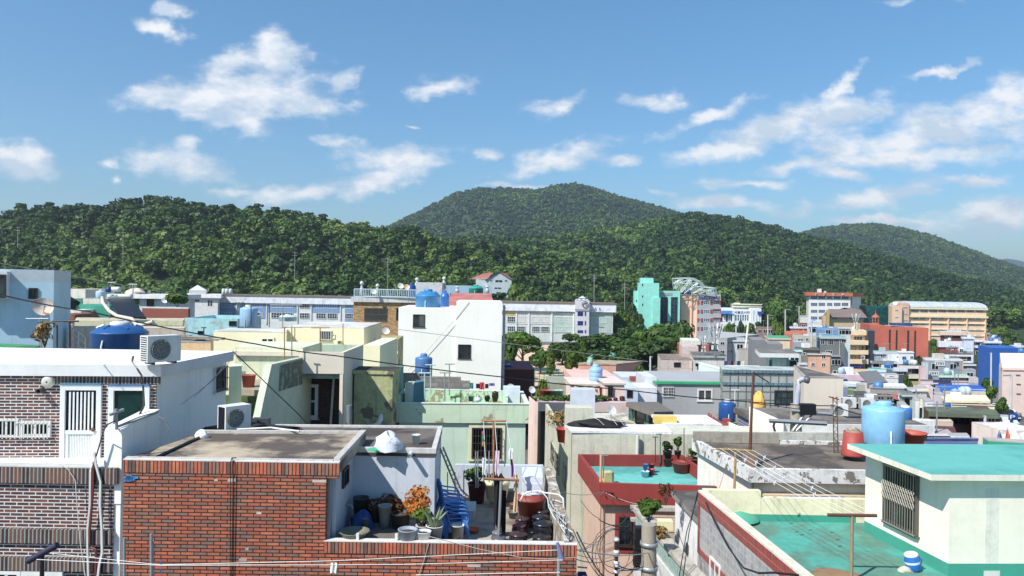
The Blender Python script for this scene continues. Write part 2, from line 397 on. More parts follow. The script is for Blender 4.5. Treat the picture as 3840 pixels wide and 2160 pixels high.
def crown(nq,r,hz,leaf,lobes,rng,kind='round'):
 """leaf-sized quads scattered over the lobes of a crown centred on the origin"""
 lc=rng.normal(size=(lobes,3));lc /=np.linalg.norm(lc,axis=1)[:,None];lc *=(rng.random(lobes)**.45)[:,None]*.62
 if kind=='pine':
  lc[:,2]=np.linspace(-.7,.8,lobes)+rng.normal(size=lobes)*.08;k=1-.45*np.clip(lc[:,2],0,1);lc[:,0] *=k;lc[:,1] *=k;lr=np.stack([.5+.2*rng.random(lobes)]*2+[.16+.08*rng.random(lobes)],1)
 elif kind=='column':
  lc[:,:2] *=.35;lc[:,2]=np.linspace(-.8,.75,lobes);lr=np.stack([(.62-.38*np.clip(lc[:,2]+.1,0,1)),(.62-.38*np.clip(lc[:,2]+.1,0,1)),.3+0*lc[:,2]],1)
 else:
  lc[:,2] *=.9;s=.34+.2*rng.random(lobes);lr=np.stack([s,s,s*.8],1)
 k=rng.integers(0,lobes,nq);d=rng.normal(size=(nq,3));d[:,2] +=.25;d /=np.linalg.norm(d,axis=1)[:,None]
 c=(lc[k]+d*lr[k]*(.72+.36*rng.random(nq))[:,None])*np.array([r,r,hz])
 nrm=d*np.array([1,1,1.3])+rng.normal(size=(nq,3))*.3;nrm /=np.linalg.norm(nrm,axis=1)[:,None]
 a=np.cross(nrm,rng.normal(size=(nq,3)));a /=np.linalg.norm(a,axis=1)[:,None];b=np.cross(nrm,a)
 s=leaf*(.55+.9*rng.random(nq))[:,None];a=a*s*.62;b=b*s*.5
 bend=nrm*s*.12
 Vs=np.stack([c-a-bend,c-b*.9,c+a-bend,c+b*1.1],1).reshape(-1,3)
 tint=rng.random(nq)*.25+.25*rng.random(lobes)[k]
 return Vs,tint
def merge(temps,pos,scale,rot,ttint,which,name,mat):
 VV=[];TT=[]
 for w,(tv,tt) in enumerate(temps):
  ix=np.where(which==w)[0]
  if not len(ix):continue
  c=np.cos(rot[ix])[:,None];s=np.sin(rot[ix])[:,None];sc=scale[ix][:,None]
  x=(tv[None,:,0]*c-tv[None,:,1]*s)*sc+pos[ix,0][:,None];y=(tv[None,:,0]*s+tv[None,:,1]*c)*sc+pos[ix,1][:,None];z=tv[None,:,2]*sc+pos[ix,2][:,None]
  VV.append(np.stack([x,y,z],2).reshape(-1,3));TT.append((tt[None]*.55+ttint[ix][:,None]).ravel())
 Vs=np.concatenate(VV);T=np.concatenate(TT);n=len(Vs)//4
 return mesh_np(name,Vs,np.arange(n*4).reshape(-1,4),mat,T)
FOREST=foliage([(.012,.028,.014),(.020,.044,.016),(.036,.074,.018),(.062,.115,.022),(.10,.165,.032),(.17,.23,.05)],'forest')
def haze():
 m=bpy.data.materials.new('air');m.use_nodes=True;nt=m.node_tree;nt.nodes.remove(nt.nodes['Principled BSDF'])
 v=nt.nodes.new('ShaderNodeVolumePrincipled');v.inputs['Color'].default_value=(.80,.90,1,1);v.inputs['Density'].default_value=.00016;v.inputs['Anisotropy'].default_value=.35
 nt.links.new(v.outputs[0],nt.nodes['Material Output'].inputs['Volume'])
 b=MB();b.ob(Vector((-7200,-80,-60)),Vector((14400,0,0)),Vector((0,6200,0)),Vector((0,0,350)));tag(b.build('haze',m),kind='stuff')
haze()
def forest():
 def scat(n,y0,y1,x0,x1,p=1.0):
  Y=y0+(y1-y0)*RNG.random(n)**p;t=((x0+(x1-x0)*RNG.random(n))*1.49068-1920)/FP;return t,Y
 # left hill and the foot of the middle hill
 rng=np.random.default_rng(3)
 tn=[crown(250,3.6,3.5,1.0,13,rng) for _ in range(5)]+[crown(230,3.3,4.3,1.15,9,rng,'pine') for _ in range(4)]
 tm=[crown(64,4.3,3.9,2.2,7,rng) for _ in range(4)]+[crown(64,4,4.3,2.2,7,rng,'pine') for _ in range(3)]
 tf=[crown(46,6.5,4.6,2.8,8,rng) for _ in range(4)]
 def block(temps,n,y0,y1,x0,x1,name,sc0,sc1,pinef,up,lo=0,p=1.0):
  t,Y=scat(n,y0,y1,x0,x1,p);Z=ground(t,Y);X=t*Y
  keep=Z > CH-base_h(t,Y)+.6;X,Y,Z=X[keep],Y[keep],Z[keep];m=len(X)
  xs=X/Y*FP/1.49068+1288;el=724.5-(Z-CH)/Y*FP/1.49068
  nz=vnoise(X/34,Y/34,3)*.6+vnoise(X/90+9,Y/90,5)*.6-.1
  nr=[i for i in range(len(temps))];half=(len(temps)+1)//2
  isp=(RNG.random(m) < np.clip(pinef(xs,el,Y)+(.5-nz)*.9,0,1))
  which=np.where(isp,RNG.integers(half,len(temps),m),RNG.integers(0,half,m)) if len(temps) > 4 else RNG.integers(0,len(temps),m)
  sc=(sc0+(sc1-sc0)*RNG.random(m))*np.where(isp,.95,1.05)
  tt=np.where(isp,-.02+.12*RNG.random(m),.06+.55*nz*RNG.random(m)**.6+.18*RNG.random(m))+up(xs,el,Y)
  pos=np.stack([X,Y,Z+3.6*sc],1)
  o=merge(temps,pos,sc,RNG.random(m)*6.28,tt,which,name,FOREST);tag(o,kind='stuff');return o
 pf=lambda xs,el,Y:np.where(xs < 1150,np.interp(el,[500,600,680,740],[.75,.55,.12,.05]),.5)
 up=lambda xs,el,Y:np.where((xs < 1100) & (el > 610),.08,0.)+np.where(xs > 2250,.10,0.)
 block(tn,5000,284,505,-60,2640,'hillside_wood',.7,1.55,pf,up,p=.9)
 up2=lambda xs,el,Y:np.where((xs > 1380) & (xs < 1700) & (Y > 700) & (Y < 830),.26*np.clip((Y-700)/60,0,1),0.)+.03
 block(tm,9500,480,850,850,2660,'hill_forest',.85,1.3,lambda xs,el,Y:.45,up2)
 block(tf,15000,950,1990,900,2680,'mountain_forest',.8,1.25,lambda xs,el,Y:.4,lambda xs,el,Y:-0.02)
forest()
BARK=plain((95,80,66),.9)
LEAF=foliage([(.024,.050,.012),(.045,.09,.016),(.072,.135,.02),(.11,.185,.026),(.16,.23,.04)],'tree')
LEAFB=foliage([(.05,.09,.014),(.085,.14,.02),(.13,.19,.03),(.19,.25,.05)],'bright')
LEAFD=foliage([(.018,.038,.012),(.032,.064,.014),(.052,.098,.018),(.08,.135,.022)],'dark')
TREES={}
def tree_proto(kind,mat,seed,nq=1500):
 rng=np.random.default_rng(seed);k=(kind,seed,mat.name)
 if k in TREES:return TREES[k]
 if kind=='column':Vs,T=crown(nq,1.3,3.0,.42,9,rng,'column');ch=4.0
 elif kind=='pine':Vs,T=crown(nq,2.6,2.6,.5,8,rng,'pine');ch=5.4
 elif kind=='full':Vs,T=crown(int(nq*1.3),3.5,3.3,.6,16,rng);ch=4.0
 else:Vs,T=crown(nq,3.3,2.4,.55,13,rng);ch=5.0
 t=MB();t.tube([(0,0,-1.5),(.05,0,1.2),(-.05,.05,2.6),(.05,0,ch)],[.26,.2,.16,.05],7)
 for i in range(5):
  a=i*1.3+seed;r=1.9 if kind !='column' else .6
  t.tube([(0,0,1.9+.35*i),(r*.5*math.cos(a),r*.5*math.sin(a),3+.3*i),(r*math.cos(a),r*math.sin(a),4+.3*i)],[.1,.07,.03],5)
 Vs=Vs+np.array([0,0,ch]);TREES[k]=(Vs,T,t);return TREES[k]
TREEOBJ={}
def tree(X,Y,top,kind='round',mat=None,label='',group=None,seed=1,name='tree',width=None,z=None,cat='tree'):
 """stand a tree whose crown top reaches height top (absolute z)"""
 mat=mat or LEAF;Vs,T,t=tree_proto(kind,mat,seed);H=Vs[:,2].max()
 zz=gz(X,Y) if z is None else z
 s=(top-zz)/H;w=(width/6.4 if kind !='column' else width/2.8) if width else s
 k=(kind,seed,mat.name,name)
 if k not in TREEOBJ:
  r=thing(name,label,cat,(X,Y,zz),group)
  n=len(Vs)//4;o=mesh_np('crown',Vs,np.arange(n*4).reshape(-1,4),mat,T,parent=r)
  t.build('trunk',BARK,r,org=Vector((0,0,0)))
  TREEOBJ[k]=r;r.scale=(w,w,s);r['category']=cat
 else:
  r=dup(TREEOBJ[k],(X,Y,zz),label=label,sc=(w,w,s));r['category']=cat
  if group:r['group']=group
  elif 'group' in r:del r['group']
 r.rotation_euler=(0,0,random.random()*6.28)
 return r
def shrub(name,label,c,r,h,mat,cat='plant',n=350,leaf=.09,group=None,stem=True,seed=5,trunkmat=None):
 rng=np.random.default_rng(seed);Vs,T=crown(n,r*1.05,h*.55,leaf,8,rng)
 root=thing(name,label,cat,c,group);Vs=Vs+np.array([0,0,h*.6])
 k=len(Vs)//4;mesh_np('foliage',Vs,np.arange(k*4).reshape(-1,4),mat,T,parent=root)
 if stem:
  t=MB()
  for i in range(4):a=i*1.6;t.tube([(0,0,0),(r*.2*math.cos(a),r*.2*math.sin(a),h*.3),(r*.55*math.cos(a),r*.55*math.sin(a),h*.7)],[.02,.014,.006],4)
  t.build('stem',BARK,root,org=Vector((0,0,0)))
 return root
# ---------------------------------------------------------------- building helpers
def off(poly,d):
 n=len(poly);out=[]
 for i in range(n):
  p0,p1,p2=[Vector((p[0],p[1])) for p in (poly[i-1],poly[i],poly[(i+1) % n])]
  a=(p1-p0).normalized();b=(p2-p1).normalized();na=Vector((a.y,-a.x));nb=Vector((b.y,-b.x))
  m=(na+nb);m /=max(.3,1+na.dot(nb));out.append(Vector((p1.x+m.x*d,p1.y+m.y*d,0)))
 return out
def rp(h,pts):return [R(x,y,h) for x,y in pts]
def fbox(x0,yt,x1,d,L,a=0):
 a=math.radians(a);A=P(x0,yt,d);u=Vector((math.cos(a),math.sin(a),0));v=Vector((-u.y,u.x,0))
 if d > 95 or (d > 45 and A.x > 12):v=v*.22+Vector((A.x,A.y,0)).normalized()*.78      # the lanes here fan out, so the plots are skewed
 B=onw(A,A+u,x1,yt);return [A,Vector((B.x,B.y,A.z)),Vector((B.x,B.y,A.z))+v*L,A+v*L]
class Face:
 def __init__(s,A,B):
  s.A=Vector(A);s.B=Vector(B);s.t=Vector((B.x-A.x,B.y-A.y,0)).normalized();s.n=Vector((s.t.y,-s.t.x,0))
 def p(s,x,y):return onw(s.A,s.B,x,y)
 def rect(s,x0,y0,x1,y1):
  xm,ym=(x0+x1)/2,(y0+y1)/2;a=s.p(x0,ym);b=s.p(x1,ym);zt=s.p(xm,y0).z;zb=s.p(xm,y1).z
  return Vector((a.x,a.y,zb)),(Vector((b.x,b.y,zb))-Vector((a.x,a.y,zb))).length,zt-zb
 def pan(s,mb,o,w,h,o0,o1,mi=0):mb.ob(o+s.n*o0,s.t*w,s.n*(o1-o0),Vector((0,0,h)),mi)
def house(name,label,pts,mat,cat='house',zt=None,zb=None,roof=None,fascia=None,parapet=None,group=None,inset=0,lining=None,deck=.05):
 """wall block, flat roof (with optional overhanging slab or parapet)"""
 zt=pts[0].z if zt is None else zt
 cx=sum(p.x for p in pts)/len(pts);cy=sum(p.y for p in pts)/len(pts)
 if zb is None:zb=CH-float(base_h(cx/max(cy,1),cy))-.8
 r=thing(name,label,cat,(cx,cy,zb),group)
 wt=zt;roof=roof or mat
 if fascia:
  ov,fh,fm=fascia;m=MB();m.prism(pts,zt-fh,zt,0,mt=1);m.build('roof_slab',[fm,roof],r)
  body=off(pts,-ov);MB().prism(body,zb,zt-fh-.003).build('wall',mat,r)
 elif parapet:
  ph,pt,pm=parapet;body=off(pts,-inset) if inset else pts;inn=off(pts,-pt)
  MB().prism(body,zb,zt-ph-(.103 if inset else .12),cap=False).build('wall',mat,r)
  MB().ring(pts,inn,zt-ph-(.1 if inset else .12),zt).build('parapet',pm,r,uvz=zt)
  MB().prism(off(pts,-pt+.01),zt-ph-.1,zt-ph-.004).build('roof',roof,r)
  if lining:MB().ring(off(pts,-pt-.002),off(pts,-pt-.02),zt-ph,zt-.01).build('parapet_lining',lining,r)
 else:
  MB().prism(pts,zb,zt-deck,cap=False).build('wall',mat,r,uvz=zt)
  MB().prism(off(pts,.002),zt-deck,zt).build('roof',roof,r)
 return r
WHT=plain((228,228,224),.45);GLS=glass();DKF=plain((52,48,45),.5);BAR=plain((150,150,148),.4,.6);RUST=paint((120,70,48),.5,(60,40,30),sc=6)
ALU=plain((175,178,180),.35,.5);BLK=plain((22,22,24),.5);GALV=plain((165,170,172),.45,.4)
def win(root,f,x0,y0,x1,y1,fr=None,gl=None,t=.05,mull=1,hz=0,bars=0,bm=None,sill=False,dep=.05,name='window',hb=1,curtain=None,lab=None):
 fr=fr or WHT;gl=gl or GLS;o,w,h=f.rect(x0,y0,x1,y1);m=MB()
 for (a,b,c,e) in ((0,0,w,t),(0,h-t,w,t),(0,t,t,h-2*t),(w-t,t,t,h-2*t)):f.pan(m,o+f.t*a+Vector((0,0,b)),c,e,.002,dep)
 for i in range(mull):f.pan(m,o+f.t*(w*(i+1)/(mull+1)-t*.4)+Vector((0,0,t)),t*.8,h-2*t,.004,dep*.8)
 for i in range(hz):f.pan(m,o+f.t*t+Vector((0,0,h*(i+1)/(hz+1)-t*.3)),w-2*t,t*.6,.005,dep*.7)
 W_=m.build(name,fr,root)
 if lab:W_['label']=lab
 g=MB();f.pan(g,o+f.t*t*.9+Vector((0,0,t*.9)),w-1.8*t,h-1.8*t,.003,.012);g.build('pane',gl,W_)
 if curtain:
  g=MB();f.pan(g,o+f.t*(t+w*curtain[0])+Vector((0,0,t)),w*curtain[1],h-2*t,.013,.018);g.build('curtain',curtain[2],W_)
 if bars:
  g=MB();k=.010 if w < 1.6 else .013
  for i in range(bars):f.pan(g,o+f.t*(w*(i+.5)/bars-k)+Vector((0,0,-.02)),2*k,h+.04,dep+.03,dep+.05)
  for i in range(hb+1):f.pan(g,o+Vector((0,0,h*(i+.08)/(hb+.16)-k)),w,2*k,dep+.05,dep+.06)
  g.build('grille',bm or BAR,W_)
 if sill:g=MB();f.pan(g,o-f.t*.04-Vector((0,0,.05)),w+.08,.045,0,.09);g.build('sill',fr,W_)
 return W_
def grid(root,f,cols,rows,**k):
 for (y0,y1) in rows:
  for (x0,x1) in cols:win(root,f,x0,y0,x1,y1,**k)
# ---------------------------------------------------------------- foreground left: dark brick house with the white roof
ORB=[(180,88,50),(164,80,46),(158,94,60),(144,88,60),(134,96,82),(184,100,60),(158,80,50),(130,92,76),(174,84,48)]
BRK=brick(ORB,(38,28,24),bw=.245,ms=.010,dirt=.25,k=.98)
BRKV=brick(ORB+[(96,72,66)],(30,22,20),bw=.068,bh=1.3,ms=.009,off=0,dirt=.2,k=1.1)
DRB=[(98,54,46),(78,48,50),(112,60,46),(70,46,52),(126,70,50),(88,56,58),(86,46,40)]
BRD=brick(DRB,(212,208,204),bw=.235,ms=.011,dirt=.2,dirtc=(120,110,105))
BRDV=brick([(60,44,44),(84,60,58),(120,74,48),(50,38,40),(96,80,72)],(150,146,140),bw=.075,bh=1.6,ms=.014,off=0,dirt=.35)
def brick_white_house():
 V('A');h=hd(1620,1045,16.2);pts=rp(h,[(-400,1030),(1620,1045),(2352,905),(-400,860)])
 WALLW=paint((240,238,228),.12,(150,150,140),streak=.25,sc=.6,k=1.0)
 r=thing('brick_house','dark brick house with a wide white flat roof and a barred white door, left edge','house',((-10.5,17.5,8)))
 m=MB();m.prism(pts,CH-h-.25,CH-h,0,mt=1);m.build('roof_slab',[paint((226,228,228),.08,streak=.12),roofm((236,236,240),(215,217,224),.5,k=.95,p=.62,fine=.3)],r)
 body=off(pts,-.13);zf=CH-hd(600,2000,16.3)+.0
 MB().prism(body,8,CH-h-.252).build('side_wall',WALLW,r)
 A,B=body[0],body[1];f=Face(A,B);z0=P(0,1980,16.3).z
 m=MB();m.ob(Vector((A.x,A.y,z0-1))+f.n*.001,f.t*((B-A).length-.02),f.n*.03,Vector((0,0,CH-h-.26-z0+1)));m.build('brick_front',BRD,r,uvz=.03)
 f.A +=f.n*.031;f.B +=f.n*.031
 m=MB();o,w,hh=f.rect(560,1158,1618,1235);f.pan(m,o,w,hh,.001,.012);m.build('soldier_course',BRDV,r,uvz=0)
 # barred door with a ribbed lower panel
 V('N');ya=980+1238*.37267;yb=1520+.44158*520;xa,xb=.37267*615,.37267*1025
 W1=plain((222,226,230),.35);o,w,hh=f.rect(xa,ya,xb,yb)
 m=MB();
 for (a,b,c,e,dd) in ((0,0,.1,hh,.07),(w-.1,0,.1,hh,.07),(.1,hh-.12,w-.2,.12,.07),(.1,0,w-.2,.06,.06),(.1,.72,w-.2,.08,.06),(.1,.06,.07,.66,.05),(w-.17,.06,.07,.66,.05)):
  f.pan(m,o+f.t*a+Vector((0,0,b)),c,e,.002,dd)
 dr=m.build('door',W1,r)
 m=MB();f.pan(m,o+f.t*.1+Vector((0,0,.8)),w-.2,hh-.92,.003,.012);m.build('pane',GLS,dr)
 m=MB()
 for i in range(7):f.pan(m,o+f.t*(.15+(w-.3)*(i+.35)/7)+Vector((0,0,.74)),.035,hh-.9,.03,.05)
 m.build('grille',W1,dr)
 m=MB()
 for i in range(15):f.pan(m,o+f.t*(.17+(w-.34)*i/15)+Vector((0,0,.06)),(w-.34)/15-.008,.66,.02,.034)
 m.build('lower_panel',W1,dr)
 m=MB();m.lathe(o+f.t*(w-.15)+f.n*.06+Vector((0,0,.82)),[(0,.05),(.035,.045),(.045,.02),(.02,0)],12,ax=f.n);m.build('handle',RUST,dr)
 m=MB();f.pan(m,o+Vector((0,0,hh)),w,.03,.0,.09);m.build('lintel',plain((60,130,165),.5),r)
 x0,x1=.37267*1100,.37267*1512;m=MB();o,w,hh=f.rect(x0,ya,x1,ya+.37267*10);f.pan(m,o,w,.03,0,.09);m.build('lintel',plain((60,110,165),.5),r)
 win(r,f,x0,ya+3,x1,1520+.44158*240,W1,glass((16,38,36)),t=.11,mull=0,dep=.07)
 V('B');win(r,f,-150,112,165,268,WHT,GLS,t=.05,mull=2,bars=9,bm=plain((205,205,200),.4));win(r,f,172,130,438,268,WHT,glass((28,30,34)),t=.07,mull=1,bars=8,bm=plain((205,205,200),.4))
 V('A');o,w,hh=f.rect(425,1155,560,1265);c=o+f.t*w/2+Vector((0,0,hh/2));m=MB();m.lathe(c,[(.02,.10),(.10,.10),(.125,.07),(.13,.0)],20,ax=f.n);m.build('fan_cover',plain((205,205,190),.5),r)
 o,w,hh=f.rect(400,1262,465,1328);c=o+f.t*w/2+Vector((0,0,hh/2));m=MB();m.lathe(c,[(.06,.0),(.06,.2),(.045,.2),(.045,.02),(0,.02)],16,ax=f.n);m.build('vent_pipe',plain((70,72,70),.5),r)
 # side window with a grille
 fs=Face(body[1],body[2]);win(r,fs,2148,1065,2262,1300,WHT,glass((60,66,66)),t=.05,mull=1,bars=7,bm=DKF,hb=2,sill=True)
 # lower storey, terrace and its side wall
 Xr=body[1].x+.02;d0=14.0;V('B');zl=P(500,512,d0).z;zp=P(1035,200,d0).z;yb_=body[0].y-.0
 V('B');e0=P(1035,200,d0);e1=P(1352,100,yb_+.3);Xr=e0.x;SK=Vector((e1.x-e0.x,e1.y-e0.y,0))
 low=[Vector((-13,d0,0)),Vector((Xr,d0,0)),Vector((e1.x,e1.y,0)),Vector((-13,e1.y,0))]
 m=MB();m.prism(low,7,zl-.35);m.build('lower_side_wall',WALLW,r)
 f2=Face(low[0],low[1]);T=Vector((0,0,1));L0=Vector((-13,d0,0));Lw=Xr+13
 m=MB();m.ob(L0+f2.n*.001+T*7,f2.t*(Lw-.12),f2.n*.03,T*(zl-7.02));m.ob(L0+T*(zl-.34),f2.t*(Lw-.01),-f2.n*.14,T*.33);m.build('lower_brick_front',BRD,r,uvz=.05)
 for (ya_,yb2,w_,pr) in ((516,652,Lw-.02,.075),(1042,1160,Lw-.12,.07),(1280,1392,Lw-.12,.07)):
  o1=f2.p(500,yb2);o2=f2.p(500,ya_);m=MB();m.ob(Vector((-13,d0,o1.z))+f2.n*.032,f2.t*w_,f2.n*pr,T*(o2.z-o1.z));m.build('soldier_course',BRDV,r,uvz=0)
 m=MB();m.ob(Vector((-13,d0+.16,zl-.012))-f2.n*0,f2.t*(Lw-.34),Vector((0,-.27,0)),T*.02);m.build('coping',paint((205,205,200),.3),r)
 m=MB();m.ob(Vector((Xr-.32,d0-.02,zl-.7)),Vector((.335,0,0)),SK,T*(zp-zl+.7));m.build('terrace_side_wall',WALLW,r)
 z3=f2.p(500,1392).z;f2.A +=f2.n*.04;f2.B +=f2.n*.04
 win(r,f2,-60,1398,185,1700,WHT,GLS,t=.07,mull=1);win(r,f2,190,1398,540,1700,WHT,GLS,t=.1,mull=1)
 return body
BW=brick_white_house()
# ---------------------------------------------------------------- foreground: red brick house with the roof yard
def red_brick_house():
 V('B');a0=(1062,455);h=hd(*a0,13.85);FL=R(*a0,h);BL=R(1722,230,h)
 V('C');FR=R(887,537,h);BR=R(1092,308,h);FR.y=FL.y+.03
 CON=roofm((186,168,140),(92,80,70),.42,p=.49,c3=(190,178,158));CURB=paint((205,200,192),.55,(110,100,90),sc=3)
 WSH=paint((206,214,224),.2,(120,128,138),sc=1.1,streak=.45,peel=.1,pc=(178,180,184))
 r=thing('red_brick_house','red brick house in front with a bare concrete roof and a walled roof yard','house',(-3,15,9))
 z=CH-h;pts=[FL,FR,BR,BL];nb=off(pts,-.1)
 body=[FL+Vector((.04,.05,0)),Vector((FR.x-.13,FR.y+.3,0)),Vector((BR.x-.10,BR.y-.1,0)),BL+Vector((.05,-.1,0))]
 MB().prism(body,8,z-.2).build('side_wall',WSH,r)
 MB().prism(pts,z-.2,z).build('roof',CON,r)
 m=MB();m.ob(FR+Vector((-.12,.02,.002)),Vector((.12,0,0)),BR-FR,Vector((0,0,.07)));m.ob(BL+Vector((0,-.12,.002)),BR-BL-Vector((.12,0,0)),Vector((0,.12,0)),Vector((0,0,.06)));m.ob(FL+Vector((0,.01,.002)),FR-FL-Vector((.13,0,0)),Vector((0,.09,0)),Vector((0,0,.03)))
 m.build('roof_curb',CURB,r)
 # front brickwork: full-height panel, lintel and yard parapet in one plane
 f=Face(FL,FR);T=Vector((0,0,1));xs=f.p(773,900).x;zn=f.p(820,668).z;zy=P(1100,1163,FL.y).z;zy=f.p(1000,1163).z
 V('D');XR=f.p(1412,1250).x;n=f.n
 def pan(mb,x0,x1,za,zb_,o0,o1):mb.ob(Vector((x0,FL.y+(x0-FL.x)*(f.t.y/f.t.x),za))+n*o0,f.t*(x1-x0),n*(o1-o0),T*(zb_-za))
 m=MB();pan(m,FL.x,xs,7,z-.245,-.1,.03);pan(m,xs,FR.x-.02,zn,z-.245,-.1,.03);pan(m,xs,XR,7,zy-.235,-.1,.031);m.build('brick_front',BRK,r,uvz=.02)
 m=MB();pan(m,FL.x-.01,FR.x,z-.24,z-.012,-.02,.045);m.build('soldier_course',BRKV,r,uvz=0)
 m=MB();pan(m,xs-.02,XR+.005,zy-.232,zy-.02,-.11,.045);m.build('soldier_course',BRKV,r,uvz=0)
 m=MB();pan(m,FL.x-.01,FR.x,z-.01,z+.012,-.02,.05);pan(m,xs-.02,XR+.005,zy-.018,zy,-.12,.05);m.build('coping',paint((226,222,216),.3),r)
 m=MB();pan(m,xs+.0,xs+.05,zy,zn,-.3,-.102);m.build('door_jamb',plain((150,156,156),.5),r)
 # yard: floor, side walls, back wall
 hf=5.45*1.03;zf=CH-hf;V('D');hw=CH-zy;yb=R(700,562,hw).y
 MB().prism([Vector((xs-.05,FL.y+.12,0)),Vector((XR-.02,FL.y+.12,0)),Vector((XR-.1,yb,0)),Vector((xs-.05,yb,0))],zf-.3,zf).build('yard_floor',roofm((172,160,138),(120,108,94),.6,p=.55),r)
 MB().prism([Vector((xs-.05,FL.y+.11,0)),Vector((XR-.02,FL.y+.11,0)),Vector((XR-.12,yb+.1,0)),Vector((xs-.05,yb+.1,0))],7,zf-.302).build('lower_wall',paint((170,165,158),.3),r)
 OLD=paint((214,212,204),.7,(120,108,90),sc=2.2,peel=.7,pc=(150,130,100),streak=.6)
 I0=R(1312,1182,hw);I1=R(1146,572,hw);O0=R(1410,1182,hw);O1=R(1216,590,hw);O0.y=I0.y=FL.y+.1;O0.x=XR-.002
 MB().prism([I0,O0,O1,I1],zf-.5,zy+.002).build('yard_side_wall',OLD,r)
 b0=R(440,560,hw);b1=R(975,565,hw);MB().prism([b0,Vector((I1.x,b1.y,0)),Vector((I1.x,b1.y+.14,0)),b0+Vector((0,.14,0))],zf-.5,zy).build('yard_back_wall',WSH,r)
 m=MB();m.ob(R(660,205+360,hw)+Vector((0,-1.1,-.8)),Vector((.001,0,0)),Vector((0,.001,0)),T*.01)
 # posts on the brick parapet
 V('C');mb=MB()
 for x in (1023,1333):c=f.p(x,1163);mb=MB();mb.box(Vector((c.x,c.y+.03,zy)),.05,.05,.12);mb.build('parapet_post',WHT,r)
 # small window and tap on the shaded side wall
 fs=Face(body[1],body[2]);win(r,fs,898,585,940,725,DKF,GLS,t=.04,mull=1,bars=0)
 c=fs.p(925,880);m=MB();m.tube([c,c+fs.n*.12],.015,6);m.tube([c+fs.n*.1-fs.t*.06,c+fs.n*.1+fs.t*.06],.012,6);m.tube([c+fs.n*.12,c+fs.n*.16-T*.07],.013,6);m.build('tap',GALV,r)
 # patches and putty on the bricks
 PTC=paint((196,190,178),.4);V('B')
 for (x0,y0,x1,y1) in ((1940,618,2008,645),(2036,1296,2100,1320),(1826,622,1856,640),(2092,1205,2112,1222)):
  o,w,hh=f.rect(x0,y0,x1,y1);pq=MB();f.pan(pq,o,w,hh,.03,.036);pq.build('mortar_patch',PTC,r)
 V('C')
 for (x0,y0,x1,y1) in ((222,932,262,952),(134,1218,158,1238),(84,1306,144,1324),(668,678,778,698)):
  o,w,hh=f.rect(x0,y0,x1,y1);pq=MB();f.pan(pq,o,w,hh,.03,.036);pq.build('mortar_patch',PTC,r)
 V('D');o,w,hh=f.rect(540,1352,645,1372);pq=MB();f.pan(pq,o,w,hh,.031,.037);pq.build('mortar_patch',PTC,r)
 V('B');m=MB();o,w,hh=f.rect(1058,600,1155,640);rng=random.Random(4)
 for i in range(14):m.ob(o+f.t*rng.random()*w*.8+T*rng.random()*hh*.6+n*.032,f.t*(.04+.1*rng.random())+T*.02*rng.uniform(-1,1),n*.02,T*(.03+.04*rng.random()))
 m.build('plastic_sheet',plain((60,140,205),.4),r)
 # rear annexe, a second roof slightly lower
 V('C');h2=hd(1650,452,15.75);p2=rp(h2,[(150,440),(1652,452),(1702,264),(60,248)]);p2[0]=Vector((p2[0].x,p2[1].y-.0,p2[0].z))
 r2=thing('annexe','whitewashed annexe with a dark concrete roof behind the red brick house','annexe',(-4,17,zf-.3));z2=CH-h2
 MB().prism(off(p2,-.02),zf-.3,z2-.12).build('wall',WSH,r2)
 MB().prism(p2,z2-.12,z2).build('roof',roofm((112,102,92),(70,62,56),.8,p=.5,c3=(165,158,148)),r2)
 MB().ring(off(p2,.002),off(p2,-.1),z2-.05,z2+.05).build('roof_curb',paint((214,212,206),.5,sc=4),r2)
 g=Face(p2[0],p2[1]);c=g.p(1455,468);m=MB();m.tube([c-g.n*.02,c+g.n*.28],.045,12,caps=False);m.tube([c-g.n*.02,c+g.n*.24],.035,12);m.build('drain_pipe',plain((205,205,205),.5),r2)
 return dict(f=f,zf=zf,z=z,zy=zy,h=h,hf=hf,hw=hw,h2=h2,FL=FL,FR=FR,g=g,xs=xs,XR=XR)
RB=red_brick_house()
